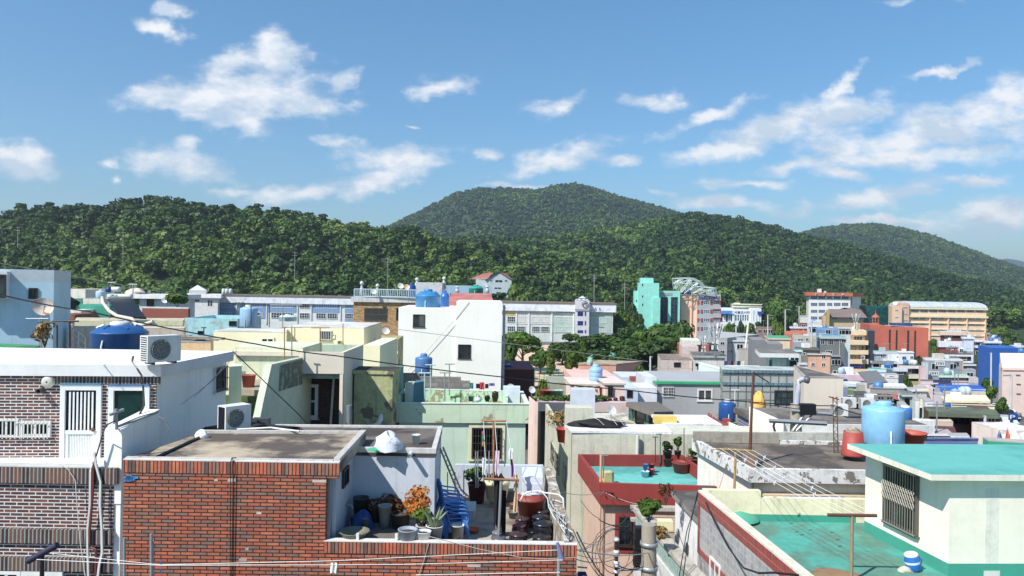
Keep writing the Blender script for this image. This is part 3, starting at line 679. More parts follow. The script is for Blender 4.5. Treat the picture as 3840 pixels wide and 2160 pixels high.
# ---------------------------------------------------------------- right foreground: turquoise-roofed house and its painted terrace
def turquoise_house():
 V('M');CRM=paint((244,232,210),.3,(196,184,164),sc=.6,streak=.3,k=.95);TQ=roofm((84,184,174),(60,166,154),.3,k=.82,fine=.5,p=.53,c3=(96,176,160));TQB=paint((38,160,136),.12,(90,130,115),streak=.2)
 h=hd(1092,530,15.9);pts=rp(h,[(1092,530),(2500,540),(2300,262),(332,250)]);pts=[pts[0],Vector((pts[0].x+5.2,pts[0].y+.25,pts[0].z)),Vector((pts[3].x+5.4,pts[3].y+.3,pts[0].z)),pts[3]]
 z=CH-h;Hf=hd(1245,1452,16.2);zf=CH-Hf
 r=thing('turquoise_roof_house','cream house with a turquoise painted roof and a barred window, front right','house',(9.5,18,zf-.5))
 m=MB();m.prism(pts,z-.13,z,0,mt=1);m.build('roof_slab',[paint((240,232,212),.25,(150,140,120),streak=.5),TQ],r)
 ob_=off(pts,-.24);c0=R(1245,1452,Hf);c3=R(487,1046,Hf);body=[Vector((c0.x,c0.y,0)),Vector((ob_[1].x,c0.y+.2,0)),Vector((ob_[2].x,c3.y+.3,0)),Vector((c3.x,c3.y,0))]
 MB().prism(body,zf-1.5,z-.132).build('wall',CRM,r)
 MB().ring(off(body,.006),body,zf-.3,zf+.28).build('painted_skirting',TQB,r)
 fl=Face(body[3],body[0]);w=win(r,fl,683,478,985,1020,plain((95,90,84),.5),glass((26,34,34)),t=.06,mull=2,sill=True,dep=.08)
 m=MB();o,ww,hh=fl.rect(683,478,985,1020)
 for i in range(13):x=ww*(i+.5)/13;m.ob(o+fl.t*(x-.008)+fl.n*.12,fl.t*.016,fl.n*.012,Vector((0,0,hh)))
 for j in (0,.98):m.ob(o+fl.t*0+fl.n*.11+Vector((0,0,hh*j)),fl.t*ww,fl.n*.03,Vector((0,0,.03)))
 for i in range(13):
  for k in range(3):
   x=ww*(i+.5)/13;dx=ww/13*.5;y0=hh*(.42+.11*k)
   for s in (-1,1):m.tube([o+fl.t*x+fl.n*.14+Vector((0,0,y0)),o+fl.t*(x+s*dx)+fl.n*.14+Vector((0,0,y0+hh*.055))],.009,4);m.tube([o+fl.t*(x+s*dx)+fl.n*.14+Vector((0,0,y0+hh*.055)),o+fl.t*x+fl.n*.14+Vector((0,0,y0+hh*.11))],.009,4)
 m.build('grille',plain((168,160,146),.4,.4),w)
 ff=Face(body[0],body[1]);m=MB();o,ww,hh=ff.rect(1580,740,1700,1500);ff.pan(m,o,ww,hh+.2,.001,.004);m.build('plaster_strip',paint((236,230,214),.25),r)
 m=MB();o,ww,hh=ff.rect(1565,1400,1712,1480);ff.pan(m,o-Vector((0,0,.3)),ww,hh+.3,.0065,.009);m.build('plaster_patch',paint((222,218,208),.3),r)
 # terrace: floor, back wall, left tiled wall
 t=thing('roof_terrace','turquoise painted roof terrace with a cream back wall and a grey tiled outer wall','terrace',(6,18,8))
 FLR=roofm((60,172,154),(88,142,122),.5,p=.5,k=.8,c3=(168,156,130));V('L');yb=R(700,1462,Hf).y if hd(700,1462,1) > 0 else 21
 yb=Hf*FP/(q(700,1462)[1]-1080);V('K');hw=hd(1400,590,yb+.1);W0=R(1402,590,hw);W1=R(2147,1200,hw);dv=(W1-W0);W2=W0+dv*1.9
 zt=CH-hw;base=7
 MB().prism([W2+Vector((.1,0,0)),Vector((c0.x+6,W2.y,0)),Vector((c0.x+6,yb+.05,0)),Vector((W0.x+.1,yb+.05,0))],zf-.25,zf).build('floor',FLR,t)
 th=Vector((.16,.0,0));GT=brick([(176,176,176),(164,165,168),(184,184,182)],(222,220,216),bw=.20,bh=.20,ms=.005,off=0,bump=.2,dirt=.15,rough=.5);RT=brick([(160,44,36),(148,38,32),(170,52,42)],(214,170,160),bw=.07,bh=.8,ms=.0045,off=0,bump=.3,dirt=.15,rough=.4)
 MB().prism([W2,W2+th,W0+th,W0],base,zt).build('outer_wall',paint((236,228,206),.3,(150,140,110),streak=.5),t)
 fw=Face(W0,W2);T=Vector((0,0,1));Lw=(W2-W0).length
 m=MB();m.ob(W0+T*(base-W0.z)-fw.n*.0+fw.n*.002,fw.t*Lw,fw.n*.015,T*(zt-.36-base));m.build('grey_tiles',GT,t)
 V('K');zb1=fw.p(1440,1010).z
 for (za,zb_) in ((zt-.36,zt-.03),(zt-1.66,zt-1.5)):
  m=MB();m.ob(Vector((W0.x,W0.y,za))+fw.n*.002,fw.t*Lw,fw.n*.03,T*(zb_-za));m.build('red_tile_band',RT,t,uvz=0)
 m=MB();m.ob(Vector((W0.x,W0.y,zt-1.5))+fw.n*.002,fw.t*.14,fw.n*.028,T*1.26);m.build('red_tile_band',RT,t)
 m=MB();m.ob(Vector((W0.x,W0.y,zt-.03))+fw.n*.036,fw.t*Lw,-fw.n*.22,T*.05);m.build('coping',paint((232,224,200),.5,(140,130,100),sc=4),t)
 win(t,fw,1515,1290,1620,1900,WHT,glass((70,80,80)),t=.06,mull=1)
 # back wall, taller at its left end
 V('L');bw=Face(Vector((W0.x,yb,0)),Vector((c3.x+.05,yb,0)));zA=bw.p(400,1185).z;zB=bw.p(900,1256).z;xA=bw.p(516,1200).x;zb2=bw.p(700,1400).z
 BWm=paint((238,224,184),.35,(150,146,110),sc=.9,streak=.6,k=.95)
 MB().prism([Vector((W0.x+.1,yb,0)),Vector((xA,yb,0)),Vector((xA,yb+.2,0)),Vector((W0.x+.1,yb+.2,0))],zf-.2,zA).build('back_wall_end',BWm,t)
 MB().prism([Vector((xA+.003,yb+.01,0)),Vector((c3.x+.4,yb+.01,0)),Vector((c3.x+.4,yb+.19,0)),Vector((xA+.003,yb+.19,0))],zf-.2,zB).build('back_wall',BWm,t)
 m=MB();m.ob(Vector((W0.x+.2,yb-.008,zf)),Vector((c3.x-W0.x-.1,0,0)),Vector((0,.006,0)),T*(zb2-zf));m.build('painted_skirting',TQB,t)
 return dict(zf=zf,Hf=Hf,h=h,body=body,fl=fl,ff=ff,W0=W0,W1=W1,W2=W2,yb=yb,zt=zt,fw=fw,c3=c3)
TH=turquoise_house()
# ---------------------------------------------------------------- middle distance, left and centre
def wmat(c,**k):return paint(c,**dict(dict(dirt=.3,streak=.45,sc=.8,k=1.0),**k))
T3=Vector((0,0,1))
def mid_left():
 # blue house at the left edge
 V('A');p=fbox(-300,70,545,30,4,22)
 zr=p[0].z
 r=house('blue_house','tall light blue house with a bare wall and one small window, left edge',p,wmat((172,208,228),dirt=.12,streak=.2),zt=zr,parapet=(.4,.15,plain((190,205,215),.6)),deck=.1)
 f=Face(p[0],p[1]);win(r,f,287,268,382,378,DKF,glass((40,50,56)),t=.05,mull=1)
 m=MB();o,w,h=f.rect(-300,100,100,372);f.pan(m,o,w,h,.002,.5);m.build('bay_frame',wmat((222,228,232)),r);f2=Face(f.A+f.n*.5,f.B+f.n*.5);win(r,f2,-250,130,62,368,DKF,glass((50,60,64)),t=.06,mull=2)
 # green roof and clutter beyond the white roof
 V('A');h=hd(100,845,27);house('low_house','low house with a bright green roof strip beside the blue house',rp(h,[(-300,862),(350,862),(420,845),(-300,812)]),wmat((200,200,190)),roof=roofm((40,150,80),(30,120,70)))
 # grey and cream houses behind the satellite dish
 h=hd(600,640,40);pp=rp(h,[(495,650),(690,650),(735,630),(520,632)]);r=house('low_house','small grey house with one window behind the satellite dish',pp,wmat((190,186,178)),fascia=(.1,.2,wmat((225,225,222))));win(r,Face(pp[0],pp[1]),578,710,645,785,WHT,GLS,mull=1)
 h=hd(900,660,34);pp=rp(h,[(720,668),(1850,668),(1870,655),(800,652)]);house('low_house','low cream house with an outside stair behind the round blue tank',pp,wmat((214,196,172)))
 m=MB();V('A')
 st=thing('stair_railing','white steel railing of an outside stair behind the round blue tank','railing',P(800,860,32.5))
 a0,a1=P(722,662,33),P(858,770,32);
 for dz in (0,-.28,-.56):m=MB();m.tube([a0+T3*dz,a1+T3*dz],.025,5);m.build('rail',WHT,st)
 for k in (0.1,.5,1):c=a0.lerp(a1,k);m=MB();m.tube([c,c-T3*1.1],.025,5);m.build('post',WHT,st)
 # cream flat-roofed houses with long eaves
 h=hd(1200,590,44);pp=rp(h,[(750,598),(1840,598),(1862,572),(770,565)]);r=house('flat_roof_house','cream house with a long eave below the solar heater',pp,wmat((232,214,160),k=.95),roof=roofm((214,200,160),(180,170,150)),fascia=(.25,.3,wmat((240,228,180))))
 f=Face(off(pp,-.25)[0],off(pp,-.25)[1]);win(r,f,1700,640,1735,690,DKF,GLS,mull=0)
 V('A');h=hd(1700,780,30);pp=rp(h,[(1672,805),(2120,812),(2150,770),(1640,765)]);r=house('low_house','low orange-cream house with planks and slates lying on its roof',pp,wmat((228,186,130),dirt=.35),roof=roofm((130,120,112),(170,165,160),1.5,c3=(90,80,75)))
 rng=random.Random(2);
 for i in range(9):
  c=R(rng.uniform(1660,2090),rng.uniform(775,800),h);m=MB();m.box(c+T3*(.02+.015*i),rng.uniform(1,2.4),.16,.03,rng.uniform(-.3,.3));m.build('roof_plank',wmat((140,124,108)),r,org=None)
 # turquoise-painted parapet house and the green one further off
 V('A');p=fbox(1855,570,2390,62,7,3);r=house('flat_roof_house','pale aqua house with a painted parapet, left of the light blue tank',p,wmat((150,200,205)),parapet=(1.2,.15,wmat((160,212,216),peel=.25,pc=(150,170,170))))
 f=Face(p[0],p[1]);win(r,f,1990,700,2050,735,DKF,GLS,mull=0);win(r,f,2305,600,2380,650,DKF,GLS,mull=0)
 V('A');p=fbox(718,372,1030,66,6,3);r=house('flat_roof_house','green painted house with a cream parapet left of the solar heater',p,wmat((20,150,120),k=.9),parapet=(1.4,.2,wmat((222,216,196))));f=Face(p[0],p[1]);win(r,f,950,440,1015,480,DKF,GLS,mull=1);m=MB();o,w,hh=f.rect(718,372,828,432);f.pan(m,o,w,hh,.003,.05);m.build('painted_panel',wmat((30,160,130),k=.9),r)
 p=fbox(600,440,1085,60,5,3);house('lean_to','green painted lean-to below the cream parapet',p,wmat((24,156,128),k=.9),cat='shed')
 p=fbox(530,486,815,58,4,3);house('garden_wall','cream coping wall in front of the green lean-to',p,wmat((226,220,200)),cat='wall',deck=.4)
 p=fbox(540,275,860,74,6,3);r=house('flat_roof_house','cream rooftop block behind black-wrapped junk, against the wood',p,wmat((224,214,198)),parapet=(.5,.2,wmat((230,222,205))))
 p=fbox(530,532,752,50,3,3);house('brick_shed','small red brick shed behind the roof vent',p,BRK,cat='shed')
 p=fbox(1335,330,1815,78,6,3);r=house('flat_roof_house','white house with a long white eave and dark door below the wood',p,wmat((206,212,214)),fascia=(.5,.45,wmat((236,236,234))));f=Face(off(p,-.5)[0],off(p,-.5)[1])
 win(r,f,1340,368,1388,392,DKF,GLS,t=.06,mull=1);win(r,f,1478,375,1552,452,DKF,glass((12,20,22)),t=.08,mull=0,name='door')
 p=fbox(1430,458,1895,70,.5,3);house('brick_wall','low red brick garden wall with pale coping below the white house',p,wmat((150,74,56),dirt=.35),cat='wall',roof=wmat((214,208,196)),deck=.12)
 # the pale walled yard with stairs
 V('E');PG=paint((216,220,186),.2,(150,150,110),sc=1.2,streak=.5,k=.95);PGD=paint((204,216,188),.25,(140,150,110),sc=1.4,streak=.4)
 r=thing('stair_house','pale green stair walls with mossy steps climbing beside the beige house','stairs',P(850,1500,24))
 zb=7;m=MB()
 X=P(1148,822,27.3).x;ks=[(870,885),(1148,822)];Pn=lambda x,y:Vector((X,X*FP/(q(x,y)[0]-1920),CH-(q(x,y)[1]-1080)/FP*(X*FP/(q(x,y)[0]-1920))))
 a,b,c,d=Pn(868,885),Pn(1148,822),Pn(800,1180),Pn(745,1449)
 pr=[d,c,a,b,Vector((X,b.y,zb)),Vector((X,d.y-.9,zb))];th=Vector((-.22,0,0));n_=len(pr);vs=pr+[v+th for v in pr]
 m.add(vs,[tuple(range(n_-1,-1,-1)),tuple(range(n_,2*n_))]+[(i,(i+1) % n_,n_+(i+1) % n_,n_+i) for i in range(n_)]);m.build('stair_wall',PGD,r)
 m=MB();e=Pn(1120,835);e2=Pn(935,905);m.add([v+Vector((.012,0,0)) for v in (Pn(940,895),Pn(1146,832),Pn(1140,1065),Pn(930,1130))],[(3,2,1,0)]);m.build('peeled_patch',paint((150,176,140),.8,(90,96,80),sc=2.5,peel=.9,pc=(100,105,92)),r)
 m=MB();m.prism([P(482,905,23.2),P(597,895,23.5),P(597,895,24.1),P(482,905,24.1)],zb,P(540,900,23.4).z);m.build('gate_wall',PG,r)
 h=hd(690,1040,26.8);m=MB();m.prism(rp(h,[(590,1110),(860,1125),(860,1020),(590,1020)]),zb,CH-h);m.build('landing',wmat((160,146,126)),r)
 for i in range(8):
  za=CH-h-.19*(i+1);y1=R(590,1110,h).y-.26*i;m=MB();m.ob(Vector((P(600,1300,y1).x-1.2,y1-.27,za-1.5)),Vector((X+.05-P(600,1300,y1).x+1.0,0,0)),Vector((0,.27,0)),T3*1.5);m.build('step',paint((92,110,60),.6,(40,50,26),sc=2),r)
 # beige house with a recessed brick wall and a walled roof
 V('E');h=hd(1520,775,27.5);pp=rp(h,[(525,765),(1520,776),(1692,708),(660,702)]);BG=paint((226,214,190),.15,(180,165,140),sc=.7,streak=.2,k=.92)
 r=thing('beige_house','beige house with a walled roof terrace and a recessed dark brick wall, white window','house',(-6,29,7));z=CH-h
 f=Face(pp[0],pp[1]);zlo=f.p(1400,970).z;zl2=f.p(700,806).z;xs=f.p(1112,900).x;th=.13
 def seg(x0,x1,z0,z1,name,mat,d0=0,d1=th):m=MB();yy=lambda x:f.A.y+(x-f.A.x)*(f.t.y/f.t.x);m.prism([Vector((x0,yy(x0)+d0,0)),Vector((x1,yy(x1)+d0,0)),Vector((x1,yy(x1)+d1,0)),Vector((x0,yy(x0)+d1,0))],z0,z1);return m.build(name,mat,r)
 seg(pp[0].x,xs,zl2,z,'parapet',BG);seg(xs+.002,pp[1].x,zlo,z,'parapet',BG)
 MB().prism([pp[1]+Vector((-th,.132,0)),pp[1]+Vector((0,.132,0)),pp[2],pp[2]+Vector((-th,0,0))],7,z).build('side_parapet',BG,r)
 MB().prism([pp[3],pp[2],pp[2]+Vector((0,.13,0)),pp[3]+Vector((0,.13,0))],z-1.2,z).build('back_parapet',paint((190,214,186),.15),r)
 MB().prism([pp[0]+Vector((.1,.14,0)),pp[1]+Vector((-.15,.14,0)),pp[2]+Vector((-.15,0,0)),pp[3]+Vector((.1,0,0))],z-1.0,z-.75).build('roof',roofm((170,176,160),(140,140,130)),r)
 rec=1.3;xr=pp[1].x-.02
 m=MB();m.prism([pp[0]+Vector((0,.135,0)),Vector((xs+.1,f.p(1120,900).y+.135,0)),Vector((xs+.1,pp[3].y-.1,0)),pp[3]+Vector((0,-.1,0))],7,zl2+.3);m.build('pale_wall',PG,r)
 m=MB();m.prism([Vector((xs-.3,pp[1].y+rec,0)),Vector((xr-.12,pp[1].y+rec,0)),Vector((xr-.12,pp[2].y-.2,0)),Vector((xs-.3,pp[2].y-.2,0))],7,z-1.05);m.build('recessed_brick_wall',brick([(84,40,38),(66,32,34),(98,48,40)],(110,90,84),ms=.008,dirt=.2),r)
 m=MB();m.prism([Vector((xs,pp[1].y+.14,0)),Vector((xr-.12,pp[1].y+.14,0)),Vector((xr-.12,pp[1].y+rec-.01,0)),Vector((xs,pp[1].y+rec-.01,0))],zlo+.02,zlo+.2);m.build('soffit',BG,r)
 MB().prism([Vector((xr-.12,f.p(1500,900).y+.01,0)),Vector((xr,f.p(1500,900).y+.01,0)),Vector((xr,f.p(1500,900).y+.13,0)),Vector((xr-.12,f.p(1500,900).y+.13,0))],7,zlo-.003).build('corner_post',BG,r)
 g=Face(Vector((xs-.3,pp[1].y+rec,0)),Vector((xr,pp[1].y+rec,0)));win(r,g,1080,1062,1290,1372,WHT,glass((40,50,54)),t=.12,mull=0,hz=1,sill=True,dep=.1)
 m=MB();c=g.p(1440,980);m.tube([Vector((c.x,c.y-.12,zlo-.05)),Vector((c.x-.1,c.y-.12,zlo-2)),Vector((c.x-.12,c.y-.12,8))],.05,8);m.build('downpipe',WHT,r)
 # yellow house in two blocks
 YL=paint((240,230,186),.1,(200,190,140),sc=.5,streak=.2,k=.98);RW=roofm((222,220,214),(196,192,184),.8)
 h=hd(700,583,35);pp=rp(h,[(340,578),(1000,590),(1010,562),(480,558)]);r=house('yellow_house','pale yellow house, its lower left block with a small dark window',pp,YL,roof=RW);win(r,Face(pp[0],pp[1]),770,642,892,702,YL,glass((24,28,30)),t=.07,mull=1,sill=True)
 m=MB();ff=Face(pp[0],pp[1]);o,w,hh=ff.rect(885,640,893,765);ff.pan(m,o,w,hh,.002,.03);m.build('pipe',PG,r)
 p=fbox(998,540,1703,37,5.5,1);r=house('yellow_house','pale yellow house, its taller right block with a white barred window',p,YL,roof=RW);f=Face(p[0],p[1]);win(r,f,1296,577,1412,665,WHT,glass((40,44,46)),t=.04,mull=0,bars=7,bm=WHT);win(r,f,1408,610,1440,650,YL,YL,t=.03,mull=0,name='vent')
 c=f.p(1480,680);m=MB();m.lathe(c,[(.12,0),(.13,.15),(.09,.2),(.085,.02),(0,.02)],14,ax=(0.2,-1,-.1));m.build('vent_pipe',YL,r)
 V('E');p=fbox(1700,712,1848,33,5,0);house('side_wall','pale wall stepping down on the right of the yellow house',p,YL,cat='wall',deck=.1)
 # small sheds between the yellow and white blocks
 V('F');h=hd(450,785,44);p=rp(h,[(395,792),(560,792),(560,765),(400,765)]);r=house('shed','small pale shed below two satellite dishes beside the big white block',p,wmat((210,200,176)),cat='shed',fascia=(.1,.15,wmat((200,205,205))))
 p=fbox(350,655,562,52,4,3);house('garden_wall','mossy yellow-green wall under the yellow-brick block',p,paint((190,186,110),.6,(90,90,60),sc=.6,peel=.3,pc=(110,106,80)),cat='wall')
 # mottled olive block with pipes
 V('F');h=hd(150,937,29);pp=rp(h,[(150,937),(526,945),(592,906),(215,900)]);OLV=paint((188,190,128),.8,(96,98,66),sc=.55,streak=.8,peel=.35,pc=(120,108,84))
 r=house('mossy_block','mottled olive green wall block, stained and peeling, with pipes at its foot',pp,OLV,roof=roofm((70,64,58),(50,46,42)),fascia=(.06,.14,OLV));f=Face(pp[0],pp[1])
 m=MB();a=[P(205,1400,28),P(250,1420,28),P(330,1440,27.6)];m.tube([f.p(415,1330)+f.n*.2,f.p(418,1370)+f.n*.25,f.p(395,1410)+f.n*.3,f.p(330,1449)+f.n*.3],.09,8);m.build('pipe',WHT,r)
 m=MB();m.tube([P(120,1255,27.4),P(122,1330,27.4),P(118,1500,27.4)],.11,8);m.build('downpipe',plain((120,130,135),.5),r)
 m=MB();m.tube([f.p(280,1395)+f.n*.2,f.p(370,1470)+f.n*.4],.06,6);m.build('pipe',plain((140,150,155),.5),r)
 V('F');h=hd(545,1170,30.2);pp=rp(h,[(486,1178),(548,1172),(700,1120),(560,1110)]);house('low_wall','pale green wall stub between the mossy block and the green-floored terrace',pp,PG,cat='wall')
 p=fbox(494,948,540,30,2.2,0);house('wall_panel','narrow teal painted wall panel at the right of the mossy block',p,paint((110,160,150),.4),cat='wall')
 # grey block wall
 p=fbox(548,968,1128,37,.25,0);r=thing('block_wall','bare grey concrete block wall stepping down below the small blue tank','wall',P(800,1200,37));BLKW=brick([(150,144,138),(138,132,126),(160,154,146)],(120,116,110),bw=.4,bh=.2,ms=.012,bump=.4,dirt=.4)
 f=Face(p[0],p[1])
 for (x0,y0,x1) in ((548,965,752),(752,998,1128),(1128,1035,1210)):m=MB();o,w,hh=f.rect(x0,y0,x1,1150);f.pan(m,o,w-.002,hh,-.2,0);m.build('wall_section',BLKW,r)
 # green-floored roof terrace house
 V('D');h=hd(1020,85,30);V('F');pp=rp(h,[(545,1237),(1748,1247),(1690,1132),(632,1104)]);z=CH-h
 GW=paint((196,216,182),.25,(150,160,130),sc=.8,streak=.6,peel=.22,pc=(150,140,110),k=.92);GIN=paint((196,226,190),.2,(150,150,110),sc=1.6,peel=.55,pc=(160,150,110))
 r=house('green_terrace_house','pale green house whose walled roof terrace has a bright green floor',pp,paint((196,220,196),.15,(150,170,150),streak=.5,k=.9),zt=z,parapet=(.68,.13,GW),roof=roofm((70,190,110),(90,170,120),.7,k=.85,c3=(196,190,130)),inset=.12,lining=GIN)
 MB().ring(off(pp,.03),off(pp,-.15),z+.001,z+.03).build('coping',paint((228,234,222),.4,(150,150,130)),r)
 V('D');b=off(pp,-.12);f=Face(b[0],b[1]);win(r,f,548,235,838,530,paint((232,226,180),.2),glass((22,26,28)),t=.14,mull=0,dep=.06)
 f3=Face(f.A+f.n*.0,f.B);win(r,f3,572,262,810,505,DKF,glass((22,26,28)),t=.06,mull=1,hz=0,bars=11,bm=plain((70,66,60),.5),dep=.09,hb=4)
 V('F');h2=hd(1530,1240,30.2);m=MB();pw=[P(1528,1240,30.3),P(1535,1128,33.8)];m.prism([Vector((pw[0].x,pw[0].y,0)),Vector((pw[0].x+.12,pw[0].y,0)),Vector((pw[1].x+.12,pw[1].y,0)),Vector((pw[1].x,pw[1].y,0))],z-.68,z-.005);m.build('dividing_wall',GIN,r)
 p=fbox(622,1050,700,30.8,.9,0);z9=P(700,1050,30.8).z;q1=[P(622,1200,30.6),P(700,1200,30.6),P(795,1200,31.2),P(720,1200,31.6)]
 rr=thing('roof_hatch','blue and cream stair hatch box on the green-floored terrace','hatch',(q1[0].x+.8,31,z-.68));MB().prism([q1[0],q1[1],Vector((q1[1].x,q1[2].y,0)),Vector((q1[0].x,q1[2].y,0))],z-.66,z9).build('box',paint((226,228,210),.4,sc=3),rr);MB().prism([q1[1]+Vector((.003,0,0)),q1[2],Vector((q1[2].x,q1[2].y+.4,0)),Vector((q1[1].x+.003,q1[2].y+.4,0))],z-.66,z9+.01).build('door',paint((70,124,150),.4,sc=2),rr)
 # big white block
 V('F');WH=paint((240,236,222),.08,(205,196,176),sc=.35,streak=.25,k=1.0,bump=.3)
 p1=fbox(567,368,1092,60,8,2);p2=fbox(1092.5,316,1506,60.03,8,2)
 r=thing('white_block','big plain white house block with two small dark windows and blue tanks on top','house',(p1[0].x+7,64,5))
 zb_=5;MB().prism(p1,zb_,p1[0].z).build('wall',WH,r);MB().prism([p2[0]-Vector((.02,.0,0)),p2[1],p2[2],p2[3]-Vector((.02,0,0))],zb_,P(1300,318,60).z).build('wall',WH,r)
 fA=Face(p2[0],p2[1]);win(r,Face(p1[0],p1[1]),697,432,804,543,DKF,glass((44,52,54)),t=.05,mull=1,sill=True,curtain=(.45,.5,plain((84,92,90),.5)));win(r,fA,1105,705,1221,830,DKF,glass((40,46,48)),t=.05,mull=1,sill=True)
 m=MB();o,w,hh=fA.rect(1507,345,1530,1120);m.ob(o-T3*2-fA.n*.4,fA.t*w,fA.n*.1,T3*(hh+2));m.build('tiled_edge',brick([(196,176,180),(186,166,176),(180,190,200)],(215,210,208),bw=.25,bh=.25,ms=.02,off=0),r)
 c0,c1=fA.p(1205,318)+fA.n*.05,fA.p(805,785)+fA.n*.05;m=MB();m.tube([c0,c0.lerp(c1,.35)+T3*-.1,c1,fA.p(650,945)+fA.n*.05],.018,5);m.build('cable',plain((190,186,176),.6),r)
 # yellow brick block with roof railing
 YB=brick([(206,158,84),(190,142,74),(216,170,98),(178,130,66)],(150,130,100),bw=.35,bh=.12,ms=.014,dirt=.15)
 p=fbox(160,322,700,76,9,2);zt=P(400,322,76).z;r=thing('yellow_brick_block','yellow brick building with a white roof band, a railing and rooftop vents','building',(p[0].x+6,80,5))
 MB().prism(p,5,zt).build('wall',YB,r,uvz=0);zt2=P(400,278,76).z;MB().prism(off(p,.25),zt+.002,zt2).build('roof_band',paint((214,214,212),.45,sc=1.2,streak=.6),r)
 f=Face(p[0],p[1]);win(r,f,255,374,462,488,DKF,glass((30,34,36)),t=.07,mull=2,bars=22,bm=plain((120,116,108),.5),hb=2);win(r,f,545,374,566,488,DKF,GLS,mull=0)
 m=MB();o,w,hh=f.rect(160,638,640,655);f.pan(m,o,w,hh,.002,.4);m.build('ledge',plain((110,112,150),.6),r)
 rl=thing('roof_railing','pale blue steel railing along the roof of the yellow brick building','railing',(p[0].x+5,76,zt2));A0,B0=P(165,275,75.8),P(722,282,75.8);A0.z=B0.z=zt2;hr=P(400,205,75.8).z-zt2;RM=plain((176,204,214),.5)
 m=MB();
 for k in (.05,.97):m.tube([A0+T3*hr*k,B0+T3*hr*k],.05,5)
 m.build('rail',RM,rl)
 n_=34
 for i in range(n_+1):c=A0.lerp(B0,i/n_);m=MB();m.tube([c,c+T3*hr],.06 if i % 6==0 else .04,4);m.build('baluster',RM,rl)
 # rooms and roofs behind the big white block
 V('F');p=fbox(725,140,962,80,5,2);r=house('rooftop_room','white rooftop room with a stained band behind the big blue tanks',p,paint((206,212,214),.5,sc=1.5),zb=P(800,260,80).z-2,cat='rooftop room')
 p=fbox(985,168,1410,92,6,2);house('blue_wall_house','pale blue house wall behind the teal tank',p,wmat((150,182,205)),cat='house',deck=.3)
 V('F');h0=P(1200,318,70);pz=[P(1020,330,68),P(1432,318,68),P(1395,240,84),P(1035,240,84)]
 r=thing('pink_roof_house','house with a sloping salmon pink roof behind the white block','house',(pz[0].x+5,76,5));m=MB();m.add(pz,[(0,1,2,3)]);m.add([v-T3*.3 for v in pz],[(3,2,1,0)]);m.add([pz[0],pz[1],pz[1]-T3*.3,pz[0]-T3*.3],[(3,2,1,0)]);m.build('roof',roofm((206,120,108),(180,98,88),.5),r)
 MB().prism([Vector((v.x,v.y,0)) for v in pz],5,pz[0].z-.35).build('wall',wmat((190,180,175)),r)
mid_left()
